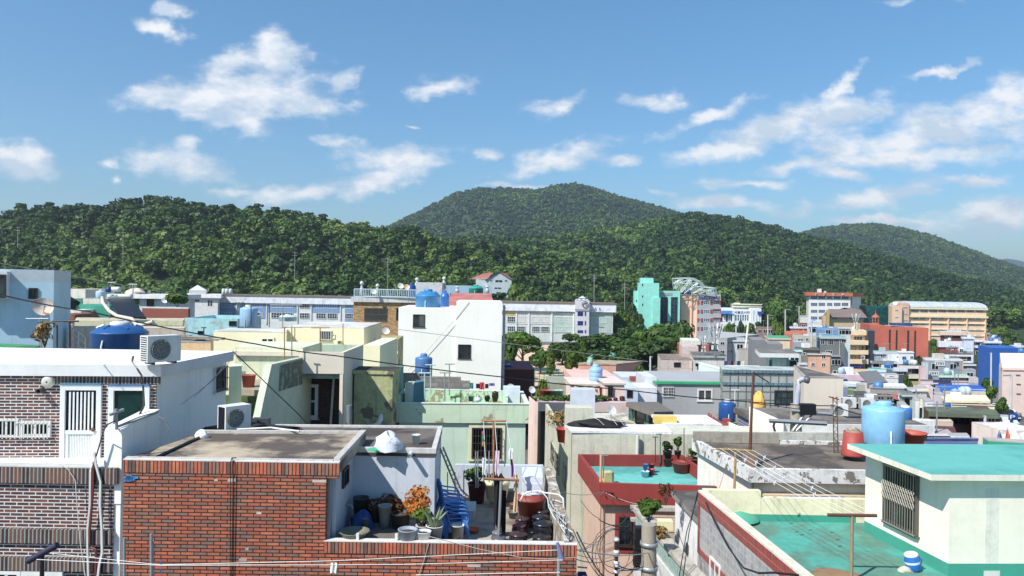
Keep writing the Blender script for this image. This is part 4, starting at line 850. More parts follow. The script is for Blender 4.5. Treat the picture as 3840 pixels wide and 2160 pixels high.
def mid_right():
 # house behind the red roof: long stained wall, white roof with black tarpaulin
 V('J');d=31;h=hd(360,645,d);pp=rp(h,[(352,645),(1240,655),(1185,590),(300,592)]);z=CH-h
 STN=paint((206,204,182),.45,(140,140,116),sc=.7,streak=.9,k=.95);WR=roofm((224,222,228),(196,194,192),1.0,k=.95,p=.6)
 r=thing('stained_house','cream house with rain-stained walls and a white flat roof behind the red-walled roof','house',(5,33,6))
 f0=P(352,645,d);MB().prism([Vector((f0.x,f0.y,0)),Vector((pp[1].x+7.2,pp[1].y,0)),Vector((pp[1].x+7.2,pp[2].y+.6,0)),Vector((pp[3].x-.05,pp[3].y+.6,0))],5,z-.06).build('wall',STN,r)
 MB().prism(off(pp,.05),z-.06,z+.03).build('roof',WR,r)
 # long left side, with the terrace running back along the alley
 zt=P(155,740,31.2).z;A=P(160,730,36);zt2=P(108,560,43).z
 s0=Vector((f0.x-.02,f0.y+.02,0));xb=P(108,560,43)
 MB().prism([s0,Vector((pp[3].x,pp[3].y+.8,0)),Vector((pp[3].x,pp[3].y+.82,0)),Vector((s0.x,s0.y+.02,0))],5,z).build('end_wall',STN,r)
 B0=Vector((xb.x,xb.y,0));W0=Vector((f0.x-.0,f0.y+.03,0))
 f=Face(B0,W0);zz=CH-hd(108,560,43)
 MB().prism([W0,W0+Vector((.15,.1,0)),B0+Vector((.15,0,0)),B0],5,f0.z-.75).build('alley_wall',STN,r)
 for (x0,y0,x1,y1) in ((168,765,198,940),(205,840,240,1010),(283,945,318,1150)):win(r,f,x0,y0,x1,y1,plain((190,186,170),.5),GLS,t=.06,mull=0,hz=1,bars=4,bm=DKF)
 MB().prism([W0+Vector((.2,.2,0)),Vector((pp[1].x,pp[1].y+1,0)),Vector((pp[1].x,B0.y,0)),B0+Vector((.2,0,0))],5,f0.z-1.2).build('terrace',roofm((210,205,190),(150,140,120)),r)
 MB().prism(rp(h-.75,[(300,512),(400,512),(400,590),(300,590)])[:0] or [Vector((pp[3].x,pp[3].y+.3,0)),Vector((pp[3].x+1.2,pp[3].y+.3,0)),Vector((pp[3].x+1.2,pp[3].y+1.2,0)),Vector((pp[3].x,pp[3].y+1.2,0))],z-1,z+.72).build('chimney_block',STN,r)
 c0=P(944,650,30.9);m=MB();m.tube([Vector((c0.x,d-.15,z-.1)),Vector((c0.x,d-.15,z-2.3))],.07,8);m.build('downpipe',plain((210,208,200),.6),r)
 # white eave block to the right of it
 h2=hd(1180,600,33.5);p2=rp(h2,[(1125,580),(1712,605),(1640,575),(1120,562)]);p=fbox(1180,578,1712,33.5,2.5,2);rr=house('shed','long low white tin shed roof behind the potted plants',p,wmat((222,226,220)),cat='shed',roof=WR,fascia=(.15,.12,WR))
 p=fbox(1245,655,1730,32,1.2,1);house('low_wall','stained low wall under the white tin shed',p,STN,cat='wall')
 # red-walled roof with a turquoise floor
 V('J');h=hd(600,1112,25.8);FL,FRp,BL=R(602,1115,h),R(1520,1150,h),R(405,852,h);FRp=Vector((FRp.x+1.0,FRp.y+.05,FRp.z));BR=Vector((FRp.x-.5,BL.y+.2,FL.z));z=CH-h
 RED=paint((150,42,34),.3,(90,40,36),sc=1.0,streak=.45,k=.95);pp=[FL,FRp,BR,BL]
 r=house('red_walled_roof','house with a turquoise roof floor inside painted red walls',pp,paint((222,186,164),.3,(140,110,90),streak=.6),zt=z,parapet=(.46,.14,RED),roof=roofm((92,190,180),(64,162,156),.45,k=.85,c3=(120,190,170)),inset=.25)
 fb=Face(off(pp,-.25)[0],off(pp,-.25)[1]);MB().ring(off(pp,.002),off(pp,-.24),z-.74,z-.55).build('red_band',RED,r)
 V('K');m=MB();o,w,hh=fb.rect(552,820,720,1215);fb.pan(m,o-fb.t*.0,w+.1,hh,.002,.03);m.build('window_surround',RED,r)
 ff=Face(fb.A+fb.n*.03,fb.B+fb.n*.03);win(r,ff,590,850,722,1140,DKF,glass((30,44,50)),t=.05,mull=1,hz=1,sill=True)
 win(r,ff,740,1215,850,1345,DKF,GLS,t=.04,mull=2,bars=4,bm=BLK)
 m=MB();c=fb.p(402,800)+fb.n*.05;m.tube([c+T3*2,c-T3*5],.045,7);m.build('downpipe',plain((214,170,140),.6),r)
 m=MB();c=fb.p(432,700)+fb.n*.05;m.tube([c,c-T3*5],.035,7);m.build('downpipe',plain((206,160,130),.6),r)
 # peeling flat-roofed house with a dark roof
 V('L');h=hd(415,985,22.7);FL=R(415,985,h);V('J');BL=R(1437,710,h);V('L');z=CH-h;xr=R(1452,982,h);FR=Vector((xr.x+2.2,FL.y+.02,z));BR=Vector((FR.x,BL.y,z));pp=[FL,FR,BR,BL]
 PEEL=paint((226,224,220),.5,(120,116,110),sc=1.3,streak=.6,peel=.45,pc=(122,114,104),k=.9);r=thing('peeling_house','white house with a dark flat roof and a peeling roof edge behind the clothes lines','house',(9,25,6))
 MB().prism([pp[0]+Vector((.25,.35,0)),pp[1]+Vector((0,.35,0)),pp[2],pp[3]+Vector((.2,-.1,0))],6,z-.32).build('wall',[paint((232,226,214),.3,(200,170,140),sc=.8,streak=.6,k=.95)],r)
 MB().ring(pp,off(pp,-.16),z-.42,z).build('roof_edge',PEEL,r);MB().prism(off(pp,-.155),z-.42,z-.12).build('roof',roofm((124,112,100),(84,76,68),.6,p=.5,c3=(150,142,130)),r)
 MB().prism([pp[3]+Vector((.02,-.02,0)),Vector((pp[2].x-3.4,pp[2].y-.02,0)),Vector((pp[2].x-3.4,pp[2].y-.2,0)),pp[3]+Vector((0,-.2,0))][::-1],z-.1,z+.28).build('back_parapet',paint((170,162,146),.7,(110,100,84),sc=1.5,streak=.8),r)
 MB().prism([Vector((pp[2].x-3.38,pp[2].y+.3,0)),Vector((pp[2].x,pp[2].y+.3,0)),Vector((pp[2].x,pp[2].y+.5,0)),Vector((pp[2].x-3.38,pp[2].y+.5,0))],z-.1,z+.22).build('back_parapet',paint((200,198,186),.6),r)
 fw=Face(FL+Vector((.25,.36,0)),FR+Vector((0,.36,0)))
 m=MB();o,w,hh=fw.rect(430,1105,1460,1205);fw.pan(m,o,w,hh+.1,.001,.006);m.build('wall_band',paint((206,188,134),.5,(120,110,80),streak=.6,sc=1),r)
 m=MB();o,w,hh=fw.rect(520,1205,1460,1300);fw.pan(m,o,w,hh,.001,.3);m.build('ledge',paint((222,196,150),.3),r)
 m=MB();o,w,hh=fw.rect(700,1212,1225,1250);fw.pan(m,o+T3*hh*.75+fw.n*.3,w,.05,0,.06);fw.pan(m,o+fw.n*.3,w,.05,0,.06)
 for k in (0,.48,.97):fw.pan(m,o+fw.t*w*k+fw.n*.3,w*.06,hh,0,.05)
 m.build('blue_frame',plain((70,110,190),.5),r)
 # small white house with a grey slab between tiled wall and pole
 V('K');h=hd(1112,585,23.6);A_=R(1114,588,h);B_=R(1378,862,h);C_=R(1400,574,h);z=CH-h
 pp=[B_,Vector((B_.x+1.3,B_.y,z)),Vector((C_.x+.6,A_.y,z)),A_];r=house('white_side_house','narrow white house wall under a weathered grey roof slab beside the tiled wall',pp,paint((236,234,232),.35,(110,110,104),sc=.7,streak=.5,k=.98),fascia=(.12,.16,paint((150,146,138),.6,sc=2)),roof=roofm((110,104,98),(80,76,72)))
 e=B_.y-.1;w0=Face(A_,B_);m=MB();m.prism([Vector((B_.x+.0,15.5,0)),Vector((B_.x+.35,15.5,0)),Vector((B_.x+.35,B_.y+.2,0)),Vector((B_.x-.0,B_.y+.2,0))],6,z-1.2)
 # balcony with a stone rail
 V('K');h=hd(735,790,24.5);a,b=R(735,790,h),R(1290,1449,h);dv=(b-a);b=a+dv*1.15;z=CH-h;BC=paint((196,190,176),.8,(110,104,90),sc=2.5,streak=.5)
 r=thing('balcony_house','balcony with a weathered stone rail and green balusters behind the utility pole','balcony',(a.x+1,20,6));n2=Vector((dv.y,-dv.x,0)).normalized()*-1
 m=MB();m.ob(a-T3*.02,b-a,Vector((.36,.1,0)),T3*.12);m.build('coping',BC,r)
 m=MB();m.ob(a+Vector((.05,.02,-1.62)),b-a,Vector((.16,.04,0)),T3*1.05);m.ob(a+Vector((.06,.02,-7)),b-a,Vector((.14,.04,0)),T3*5.38);m.build('wall',paint((228,228,226),.4,(130,130,124),streak=.5),r)
 nb=60
 bal=MB();bal.lathe((0,0,0),[(.05,0),(.035,.08),(.07,.22),(.03,.4),(.05,.53)],7);bo=bal.build('baluster',paint((150,178,170),.5,sc=4),r,org=(0,0,0));
 for i in range(nb):
  c=a.lerp(b,(i+.5)/nb)+Vector((.14,.05,-.56));o=bo if i==0 else bo.copy()
  if i:COL.objects.link(o);o.parent=r
  o.location=c-ORG[r.name]
 m=MB();m.prism([a+Vector((.3,.1,0)),b+Vector((.3,.1,0)),b+Vector((3.5,0,0)),a+Vector((3.2,0,0))][::1],z-1.9,z-.75);m.build('floor',roofm((150,140,120),(90,84,74)),r)
 m=MB();c=R(735,785,h);m.ob(c+Vector((0,.3,-.12)),Vector((3.2,.0,0)),Vector((0,.3,0)),T3*.12);m.ob(c+Vector((0,.35,-.5)),Vector((3.2,0,0)),Vector((0,.2,0)),T3*.1);m.build('back_rail',BC,r)
 # beige box house behind the left pole of the peeling house and the grey blue-tiled one
 V('L');h=hd(410,425,38);a,b=R(400,422,h),R(1440,432,h);PKW=paint((240,222,204),.12,(200,180,160),streak=.25,k=1.0)
 V('L');q0,q1=P(408,428,37),P(718,560,31);z=q0.z
 r=thing('pink_wall_house','pale pink wall sloping down to a dark flat roof behind the tall pole','house',(6,34,5));m=MB()
 qa=P(410,428,33.5);qb=P(720,562,31.5);v=[qa,qb,Vector((qb.x,qb.y,5)),Vector((qa.x,qa.y,5))];th=Vector((.1,.25,0));m.add(v+[w+th for w in v],[(3,2,1,0)[::1],(4,5,6,7)[::-1][::-1],(0,1,5,4),(1,2,6,5),(3,0,4,7)]);m.build('gable_wall',PKW,r)
 h3=hd(722,590,31.8);pz=rp(h3,[(722,590),(1445,592),(1435,540),(900,512),(500,430)]);z3=CH-h3;pz=[pz[0],pz[1]+Vector((3,0,0)),pz[1]+Vector((3,4.5,0)),qa+Vector((0.2,3,0)),qa+Vector((.25,.4,0))]
 MB().prism(pz,z3-.25,z3).build('roof',roofm((130,122,112),(96,88,82),.7,c3=(150,144,136)),r);MB().prism([pz[0]+Vector((-.05,-.06,0)),pz[1]+Vector((0,-.06,0)),pz[1]+Vector((0,.1,0)),pz[0]+Vector((-.05,.1,0))],z3-.32,z3+.05).build('roof_edge',paint((222,222,220),.45,(140,135,128),sc=2),r)
 MB().prism(off(pz,-.15),5,z3-.3).build('wall',brick([(120,120,146),(104,106,132),(134,134,158)],(196,196,206),bw=.4,bh=.13,ms=.012),r,uvz=0)
 p=fbox(238,570,412,32.4,.5,2);m=MB();v=[P(236,566,33),P(412,640,32.4),P(412,720,32.4),P(236,720,33)];m.add(v+[w+Vector((0,.2,0)) for w in v],[(3,2,1,0),(4,5,6,7),(0,1,5,4)]);m.build('stair_wall',PKW,r)
 # beige box
 V('L');p=fbox(905,160,1262,38,5,2);zc=P(1000,160,38).z;rb=thing('beige_block','plain beige cube-shaped house behind the grey street light','house',(p[0].x+2,41,5));BGB=paint((222,208,186),.1,(190,170,140),sc=.5,streak=.2,k=.98)
 lf=P(812,128,44);MB().prism([p[0],p[1],p[2],Vector((lf.x,lf.y,0))],5,zc).build('wall',BGB,rb);MB().ring(off([p[0],p[1],p[2],Vector((lf.x,lf.y,0))],.02),off([p[0],p[1],p[2],Vector((lf.x,lf.y,0))],-.12),zc+.002,zc+.05).build('coping',paint((190,180,165),.6),rb)
 MB().prism(off([p[0],p[1],p[2],Vector((lf.x,lf.y,0))],-.13),zc,zc+.03).build('roof',roofm((120,112,104),(90,84,80)),rb)
 # grey tiled house with balcony windows
 V('L');TL=brick([(176,178,170),(166,170,164),(184,184,176)],(96,110,112),bw=.62,bh=.62,ms=.05,off=0,bump=.2,dirt=.1);p=fbox(170,92,1005,56,3.5,2);r=thing('tiled_house','grey grid-tiled house with teal bands above the yellow tarpaulin','house',(p[0].x+6,59,4));f=Face(p[0],p[1]);z=p[0].z
 MB().prism(p,4,z-.02).build('wall',TL,r,uvz=z-1.0);MB().prism(off(p,.003),z-.02,z).build('roof',roofm((190,196,186),(160,165,160)),r)
 TB=brick([(110,148,160),(100,138,152),(120,156,166)],(80,100,108),bw=.3,bh=.6,ms=.03,off=0,dirt=.1)
 for (y0,y1) in ((92,118),(204,228)):m=MB();o,w,hh=f.rect(168,y0,1007,y1);f.pan(m,o,w,hh,.003,.1);m.build('teal_band',TB,r)
 win(r,f,636,275,806,405,DKF,glass((60,72,76)),t=.1,mull=2,bars=0,hz=1)
 # grey house with the green roof
 V('J');p=fbox(1120,195,2400,58,9,4);zt=p[0].z;GRW=paint((168,170,172),.12,(140,140,138),sc=.4,streak=.25,k=.92)
 V('G');r=thing('grey_green_roof_house','long grey house with a vivid green roof and two windows with bars','house',(p[0].x+9,62,4));V('J')
 Lp=P(1010,150,66);pz=[p[0],p[1],p[2],Vector((Lp.x,p[3].y,0))];f=Face(p[0],p[1])
 MB().prism(pz,4,zt-.15).build('wall',GRW,r)
 m=MB();zr=P(1200,155,66).z+.45;Vv=[Vector((p[0].x-.1,p[0].y-.15,zt-.02)),Vector((p[1].x+.1,p[1].y-.15,zt-.02)),Vector((p[2].x,p[2].y,P(1900,160,p[2].y).z)),P(1010,150,66)];m.add(Vv+[v_-T3*.16 for v_ in Vv],[(0,1,2,3),(7,6,5,4),(4,5,1,0),(7,4,0,3),(5,6,2,1)]);m.build('roof',roofm((16,176,110),(20,160,100),.3,k=.85,fine=.2),r)
 win(r,f,1168,243,1272,332,WHT,glass((50,54,58)),t=.06,mull=1,bars=7,bm=WHT,hb=3);win(r,f,1484,262,1622,372,WHT,glass((58,60,62)),t=.12,mull=1,sill=True)
 # pale pink tiled block and its stained annex further up the slope
 V('H');PT=brick([(216,200,190),(210,194,184),(222,206,196)],(190,170,160),bw=1.2,bh=1.0,ms=.03,off=0,bump=.1,dirt=.1)
 p=fbox(-60,1010,280,86,8,3);r=house('pink_tiled_block','pale pink tiled house with one small dark window, lower left part',p,PT,roof=roofm((150,130,120),(120,100,90)));win(r,Face(p[0],p[1]),78,1040,152,1092,DKF,GLS,mull=0);win(r,Face(p[0],p[1]),78,1185,152,1230,DKF,GLS,mull=0)
 p=fbox(172,868,345,90,7,3);house('stair_tower','pale pink tiled stair tower above the pink house',p,PT,cat='tower')
 p=fbox(285,968,655,84,7,3);r=house('stained_annex','rain-stained white annex carrying phone antennas on its roof',p,wmat((222,218,206),dirt=.4,streak=.8),roof=roofm((120,116,110),(90,88,86)),fascia=(.2,.2,wmat((180,176,166))));win(r,Face(p[0],p[1]),312,1050,358,1085,DKF,GLS,mull=1)
 MW=paint((200,226,212),.12,(170,190,175),k=.97);m=MB();V('H');v=[P(355,1062,74),P(612,1128,72),P(612,1280,72),P(355,1280,74)]
 r=thing('mint_slope_wall','pale mint wall with a sloping white top beside the grey green-roofed house','wall',v[3]);m.add(v+[w+Vector((0,.3,0)) for w in v],[(3,2,1,0),(4,5,6,7),(0,1,5,4),(1,2,6,5)]);m.build('wall',MW,r);m=MB();m.ob(v[0]+Vector((0,-.05,0)),v[1]-v[0],Vector((0,.5,0)),T3*.25);m.build('coping',WHT,r)
 # mint rooftop house
 p=fbox(1010,990,1440,62,5,2);r=house('mint_rooftop_house','mint green rooftop house with a wide white eave and glass door',p,paint((178,212,196),.12,k=.95),zt=P(1010,985,62).z+.35,roof=roofm((110,104,98),(140,130,120)),fascia=(.9,.35,WHT));f=Face(off(p,-.9)[0],off(p,-.9)[1]);f=Face(p[0]+Vector((.9,.9,0)),p[1]+Vector((-.9,.9,0)))
 win(r,f,1110,1010,1145,1130,plain((120,160,150),.5),glass((60,90,90)),t=.06,mull=0,name='door');win(r,f,1228,1010,1296,1062,WHT,GLS,t=.05,mull=1);win(r,f,1322,1012,1415,1112,plain((150,190,175),.5),glass((24,40,40)),t=.08,mull=0,name='door')
 p=fbox(640,1075,1010,64,.4,2);house('roof_parapet','pale mint parapet wall in front of hanging laundry',p,MW,cat='wall',deck=.08)
 # grey blocks behind
 V('H');GB=paint((134,134,134),.12,streak=.2,k=.95);p=fbox(930,795,1075,102,7,3);house('grey_block','taller left part of a plain dark grey block',p,GB);p=fbox(1075,840,1262,101.9,7,3);r=house('grey_block','lower right part of a plain dark grey block with a slit window',p,GB);win(r,Face(p[0],p[1]),1168,912,1198,930,DKF,GLS,mull=0)
 p=fbox(1105,775,1352,120,8,3);r=house('peach_block','peach block house with a green roof behind the dark grey block',p,wmat((232,206,164),dirt=.1),roof=roofm((60,170,130),(60,160,120)),fascia=(.15,.25,wmat((225,205,170))))
 p=fbox(586,768,660,150,9,-30);V('H')
 p=fbox(560,772,658,148,10,3);pr=[p[0],p[1],p[1]+Vector((11,14,0)),p[3]+Vector((5,14,0))];GRY=wmat((176,174,172),dirt=.2)
 r=thing('grey_apartment','grey three-storey block with two window rows, solar panels on its roof','building',p[0]-T3*12);MB().prism([Vector((v_.x,v_.y,0)) for v_ in pr],0,p[0].z).build('wall',GRY,r);f=Face(p[0],p[1]);g=Face(p[1],pr[2])
 for (y0,y1) in ((818,850),(910,945)):
  win(r,f,582,y0,628,y1,WHT,GLS,mull=1)
  for k in range(4):x=664+k*28;win(r,g,x,y0-6+k*-2,x+20,y1-6+k*-2,WHT,GLS,mull=0)
 V('G');p=fbox(1558,705,1835,142,8,3);house('red_brick_block','orange-red block behind the phone antennas',p,wmat((176,84,56),dirt=.15),cat='building');p=fbox(1590,668,1755,140,8,3);house('roof_canopy','pale cream curved canopy on the orange-red block',p,wmat((216,222,200)),cat='canopy',zb=P(1600,706,140).z)
 # salmon house by the playground
 V('G');p=fbox(650,890,990,128,6,6);pr=[p[0],p[1],p[1]+Vector((5.5,6,0)),p[3]+Vector((1,2,0))];r=thing('salmon_house','salmon pink flat-roofed house with plants on its roof beside the playground','house',p[0]-T3*9)
 MB().prism([Vector((v_.x,v_.y,0)) for v_ in pr],2,p[0].z).build('wall',wmat((226,160,132),dirt=.1,streak=.15),r);MB().prism([Vector((v_.x,v_.y,0)) for v_ in off(pr,.08)],p[0].z+.003,p[0].z+.2).build('roof',roofm((190,170,140),(150,140,110),c3=(90,110,50)),r)
 f=Face(p[0],p[1]);win(r,f,897,972,945,1010,DKF,GLS,mull=1);m=MB();o,w,hh=f.rect(652,938,686,1010);f.pan(m,o,w,hh,.005,.02);m.build('garage_opening',BLK,r)
 # houses between the playground and the alley
 V('G');pnk=wmat((232,200,186),dirt=.15,streak=.3)
 p=fbox(605,1012,1020,62,7,2);house('pink_house','pink rooftop wall behind the ribbed light blue tank',p,wmat((230,180,168),dirt=.12))
 p=fbox(572,1062,842,50,4,2);r=house('cream_house','cream house wall with crooked drain pipes under the ribbed tank',p,pnk,fascia=(.08,.12,wmat((190,180,165))));f=Face(p[0],p[1])
 for x in (610,690,782):m=MB();a=f.p(x,1085)+f.n*.1;m.tube([a,a+f.t*.35-T3*.1,a+f.t*.5-T3*1.5],.07,6);m.build('pipe',wmat((214,186,172)),r)
 p=fbox(882,1055,1082,49,4,2);r=house('cream_house','cream rooftop room with a tall dark opening right of the ribbed tank',p,pnk,fascia=(.1,.12,wmat((190,180,165))));win(r,Face(p[0],p[1]),915,1078,962,1190,DKF,GLS,t=.08,mull=1,name='door')
 p=fbox(395,1050,570,53,4,2);house('grey_wall_house','weathered grey-green wall beside the bushy roof garden',p,paint((160,164,140),.7,(110,110,90),sc=.7,streak=.6))
 p=fbox(1085,1100,1190,56,5,2);r=house('blue_grey_house','small pale blue house with a dark window left of the grey house',p,wmat((190,204,220)));win(r,Face(p[0],p[1]),1088,1118,1140,1186,DKF,GLS,mull=0)
 p=fbox(1190,1095,1362,57.5,3,2);m=MB();r=house('white_wall','white stair wall joining the grey house',p,wmat((222,222,226)),cat='wall')
 p=fbox(1262,1000,1362,60,4,2);house('white_wall_house','tall pale wall left of the grey green-roofed house',p,wmat((206,208,214)))
 p=fbox(1040,1000,1260,74,5,2);house('white_house','small white and blue-grey stepped roofs behind the cream rooms',p,wmat((200,206,220)));p=fbox(1130,1000,1245,72,1,2);house('brick_parapet','short red brick parapet above the white stepped roofs',p,wmat((160,80,62)),cat='wall',deck=.25,zb=P(1130,1040,72).z)
 # dark brown shed right of the white block
 V('G');p=fbox(-60,925,252,70,8,2);house('brown_shed','dark brown corrugated shed right of the white block',p,paint((74,42,40),.3,(50,34,32),streak=.5),cat='shed',roof=wmat((140,70,64)))
 # house with the roof garden along the alley
 V('G');h=hd(530,1225,44);pp=rp(h,[(270,1222),(1100,1232),(1085,1215),(230,1160)]);z=CH-h;p=[P(262,1222,44),P(1102,1238,44)];p[1].z=z
 r=thing('roof_garden_house','house with a pink and grey eave band and a planted roof edge over a porch','house',(p[0].x+6,47,3));q4=[Vector((p[0].x,44,0)),Vector((p[1].x,44,0)),Vector((p[1].x,46,0)),Vector((p[0].x-.3,46,0))]
 zl=P(530,1312,44).z;MB().prism(q4,zl,z).build('eave_band',paint((214,190,182),.2,streak=.3),r);f=Face(q4[0],q4[1])
 m=MB();o,w,hh=f.rect(262,1228,530,1310);f.pan(m,o,w,hh,.003,.01);m.build('grey_panel',paint((92,98,108),.15),r)
 q5=[v_+Vector((.4,1.5,0)) for v_ in q4];q5[1].x -=1;q5[2].x -=1;MB().prism(q5,4,zl-.003).build('wall',wmat((120,112,104),dirt=.4),r)
 m=MB();c=P(225,1240,46);m.prism([q4[0]+Vector((-.05,-.02,0)),q4[0]+Vector((.15,-.02,0)),q4[3]+Vector((.15,0,0)),q4[3]+Vector((-.05,0,0))],4,z+.0);m.build('side_wall',pnk,r)
 # green metal door shed with slanting grey roof
 V('J');r=thing('glass_porch','small green-framed glass porch under a slanting concrete roof by the alley','porch',P(1000,600,40));m=MB();v=[P(835,372,42),P(1130,378,44),P(1270,470,40),P(1090,470,38),P(940,400,40)]
 v=[P(840,380,40),P(1092,470,37),P(1268,466,40),P(1125,378,45)];zq=v[0].z;m.add(v+[w-T3*.25 for w in v],[(0,1,2,3),(7,6,5,4),(4,5,1,0),(5,6,2,1)]);m.build('roof',paint((130,120,108),.5,(90,80,70),sc=1),r)
 m=MB();m.prism([P(862,600,41),P(1115,600,38),P(1150,600,42),P(900,600,44)],4,zq-1.0);m.build('wall',wmat((196,190,176),dirt=.5),r);f=Face(P(862,600,40.9),P(1115,600,37.9));win(r,f,868,425,924,595,plain((90,130,110),.5),glass((50,70,60)),t=.05,mull=1,hz=2);win(r,f,928,425,1012,600,DKF,glass((10,14,14)),t=.04,mull=0,name='door');win(r,f,1016,440,1050,600,plain((110,160,130),.5),glass((90,120,110)),t=.04,mull=0)
 V('J');p=fbox(1120,475,1270,41,2,3);r=house('brick_lean_to','low grey-brown lean-to right of the glass porch',p,wmat((120,108,96),dirt=.5),cat='shed')
 # red peeling balcony wall with the dark blue tank
 V('J');r=thing('peeling_balcony','peeling red and white balcony wall below the dark blue tank','balcony',P(1700,600,46));m=MB();a,b,c=P(1583,475,48),P(1712,520,44),P(1785,540,44);
 m.prism([a,b,b+Vector((.1,.3,0)),a+Vector((.1,.3,0))],P(1600,548,48).z,a.z);m.prism([b+Vector((.003,0,0)),c,c+Vector((0,.3,0)),b+Vector((.103,.3,0))],P(1750,595,44).z,P(1750,535,44).z);m.build('wall',paint((206,190,180),.3,(150,60,46),sc=1.2,peel=.9,pc=(170,70,54)),r)
 m=MB();m.prism([a+Vector((.2,.35,0)),Vector((c.x,c.y+.4,0)),Vector((c.x+4,c.y+3,0)),Vector((a.x+2,a.y+4,0))],4,a.z-.55);m.build('floor',roofm((150,150,100),(120,120,90)),r)
 V('L');p=fbox(280,455,410,52,.3,2);house('red_wall','dark red parapet wall right of the dark blue tank',p,paint((170,52,40),.3),cat='wall')
 p=fbox(165,600,237,42,3,2);house('red_house','small red house corner under the peeling balcony',p,paint((150,60,50),.4))
mid_right()
def far():
 # school: left wing and right wing
 SCH=wmat((206,210,208),dirt=.25);WN=plain((214,218,218),.4);GD=glass((52,60,64),.15)
 V('E');p=fbox(385,262,1660,250,12,0);zt=p[0].z;r=thing('school_building','long grey and blue three-storey school wing behind the yellow houses','school',p[0]-T3*14)
 MB().prism(p,0,zt-2).build('wall',SCH,r);m=MB();m.prism(off(p,.8),zt-2.3,zt);m.build('roof_edge',wmat((222,226,232),dirt=.5,sc=.3),r);m=MB();m.prism(off(p,1.0),zt,zt+.5);m.build('roof',wmat((120,104,90)),r)
 f=Face(p[0],p[1]);BL_=wmat((112,150,190),dirt=.15)
 for (x0,y0,x1,y1) in ((386,303,540,460),(585,312,815,400),(832,318,1090,412),(760,400,815,470),(1240,328,1480,416),(1530,335,1660,420),(1530,470,1660,500)):m=MB();o,w,h=f.rect(x0,y0,x1,y1);f.pan(m,o,w,h,.01,.12);m.build('blue_panel',BL_,r)
 for (x0,x1) in ((415,508),(590,690),(690,785),(862,960),(965,1060),(1120,1208),(1270,1358),(1370,1460),(1530,1606)):
  for (y0,y1) in ((322,368),(410,460)):win(r,f,x0,y0+(x0-415)*.012,x1,y1+(x0-415)*.012,WN,GD,t=.14,mull=3,hz=1,dep=.2)
 win(r,f,760,412,786,465,WN,GD,t=.1,mull=0)
 for x in (548,822,1100,1225,1490):m=MB();o,w,h=f.rect(x-5,300,x+5,520);f.pan(m,o,w,h,.01,.3);m.build('pilaster',SCH,r)
 p=fbox(108,280,380,238,12,0);r=thing('school_stairhouse','grey school stair block with a small pyramid roof at the left end of the school','school',p[0]-T3*14);MB().prism(p,0,p[0].z).build('wall',wmat((206,206,204)),r);MB().prism(off(p,1),p[0].z,p[0].z+1.2).build('roof_slab',wmat((226,226,226)),r)
 f=Face(p[0],p[1]);win(r,f,282,298,335,362,WN,GD,t=.2,mull=1);win(r,f,160,295,215,320,WN,GD,t=.12,mull=0)
 t_=fbox(118,212,275,240,6,0);m=MB();m.prism(t_,p[0].z,t_[0].z);m.build('tower',wmat((170,172,172)),r);ap=P(195,165,243);m=MB();m.add([t_[0]-T3*0,t_[1],t_[2],t_[3],ap],[(0,1,4),(1,2,4),(2,3,4),(3,0,4)]);m.build('pyramid_roof',wmat((196,200,204)),r)
 for x,nm in ((416,'left'),(446,'middle'),(480,'right')):
  c=P(x+14,252,246);m=MB();m.lathe(c,[(0,0),(.55,0),(.55,1.7),(.4,1.9),(0,1.95)],14);o=m.build('water_tank',plain((205,212,214),.4),None,org=c);tag(o,'upright grey water tank, the %s of three on the school roof' % nm,'water tank','three tanks on the school roof')
 V('G');p=fbox(-120,325,965,250,12,1);zt=p[0].z;r=thing('school_building','long pale green and cream three-storey school wing with a gabled clock tower','school',p[0]-T3*14)
 MB().prism(p,0,zt-2).build('wall',wmat((196,204,196),dirt=.25),r);MB().prism(off(p,.9),zt-2.6,zt).build('roof_edge',wmat((226,230,234),dirt=.5,sc=.3),r);MB().prism(off(p,1.1),zt,zt+.5).build('roof',wmat((120,104,90)),r)
 f=Face(p[0],p[1]);GP=wmat((168,192,176));YP=wmat((226,180,70),dirt=.1);BP=wmat((208,206,196))
 for (x0,y0,x1,y1,mm) in ((-5,365,85,440,YP),(85,365,195,520,BP),(215,370,405,520,BP),(415,455,605,600,GP),(755,380,945,600,GP)):m=MB();o,w,h=f.rect(x0,y0,x1,y1);f.pan(m,o,w,h,.01,.12);m.build('colour_panel',mm,r)
 for (x0,x1) in ((5,80),(92,166),(228,300),(310,384),(443,514),(523,596),(762,830),(840,909)):
  for (y0,y1) in ((366,414),(450,502),(538,588)):win(r,f,x0,y0+x0*.01,x1,y1+x0*.01,WN,GD,t=.14,mull=3,hz=1,dep=.2)
 for x in (86,200,408,605):m=MB();o,w,h=f.rect(x-6,360,x+6,680);f.pan(m,o,w,h,.01,.35);m.build('pilaster',wmat((222,224,222)),r)
 t_=fbox(622,305,750,247,8,1);GT_=wmat((204,202,206),dirt=.2);MB().prism(t_,0,t_[0].z).build('tower',GT_,r);ap=P(686,263,249);m=MB();m.add([t_[0],t_[1],t_[2],t_[3],ap],[(0,1,4),(1,2,4),(2,3,4),(3,0,4)]);m.build('pyramid_roof',wmat((196,200,208)),r)
 g=Face(t_[0],t_[1]);c=g.p(708,340)+g.n*.2;m=MB();m.lathe(c,[(.85,0),(1.05,.05),(1.05,.2),(.85,.25),(.85,0)],18,ax=g.n);m.tube([c+g.n*.2,c+g.n*.2+T3*.8],.08,4);m.tube([c+g.n*.2,c+g.n*.2-T3*.3+g.t*.6],.08,4)
 for dz in (1.9,-1.9):m.tube([c+g.n*.1+T3*dz-g.t*3.4,c+g.n*.1+T3*dz+g.t*3.0],.12,4)
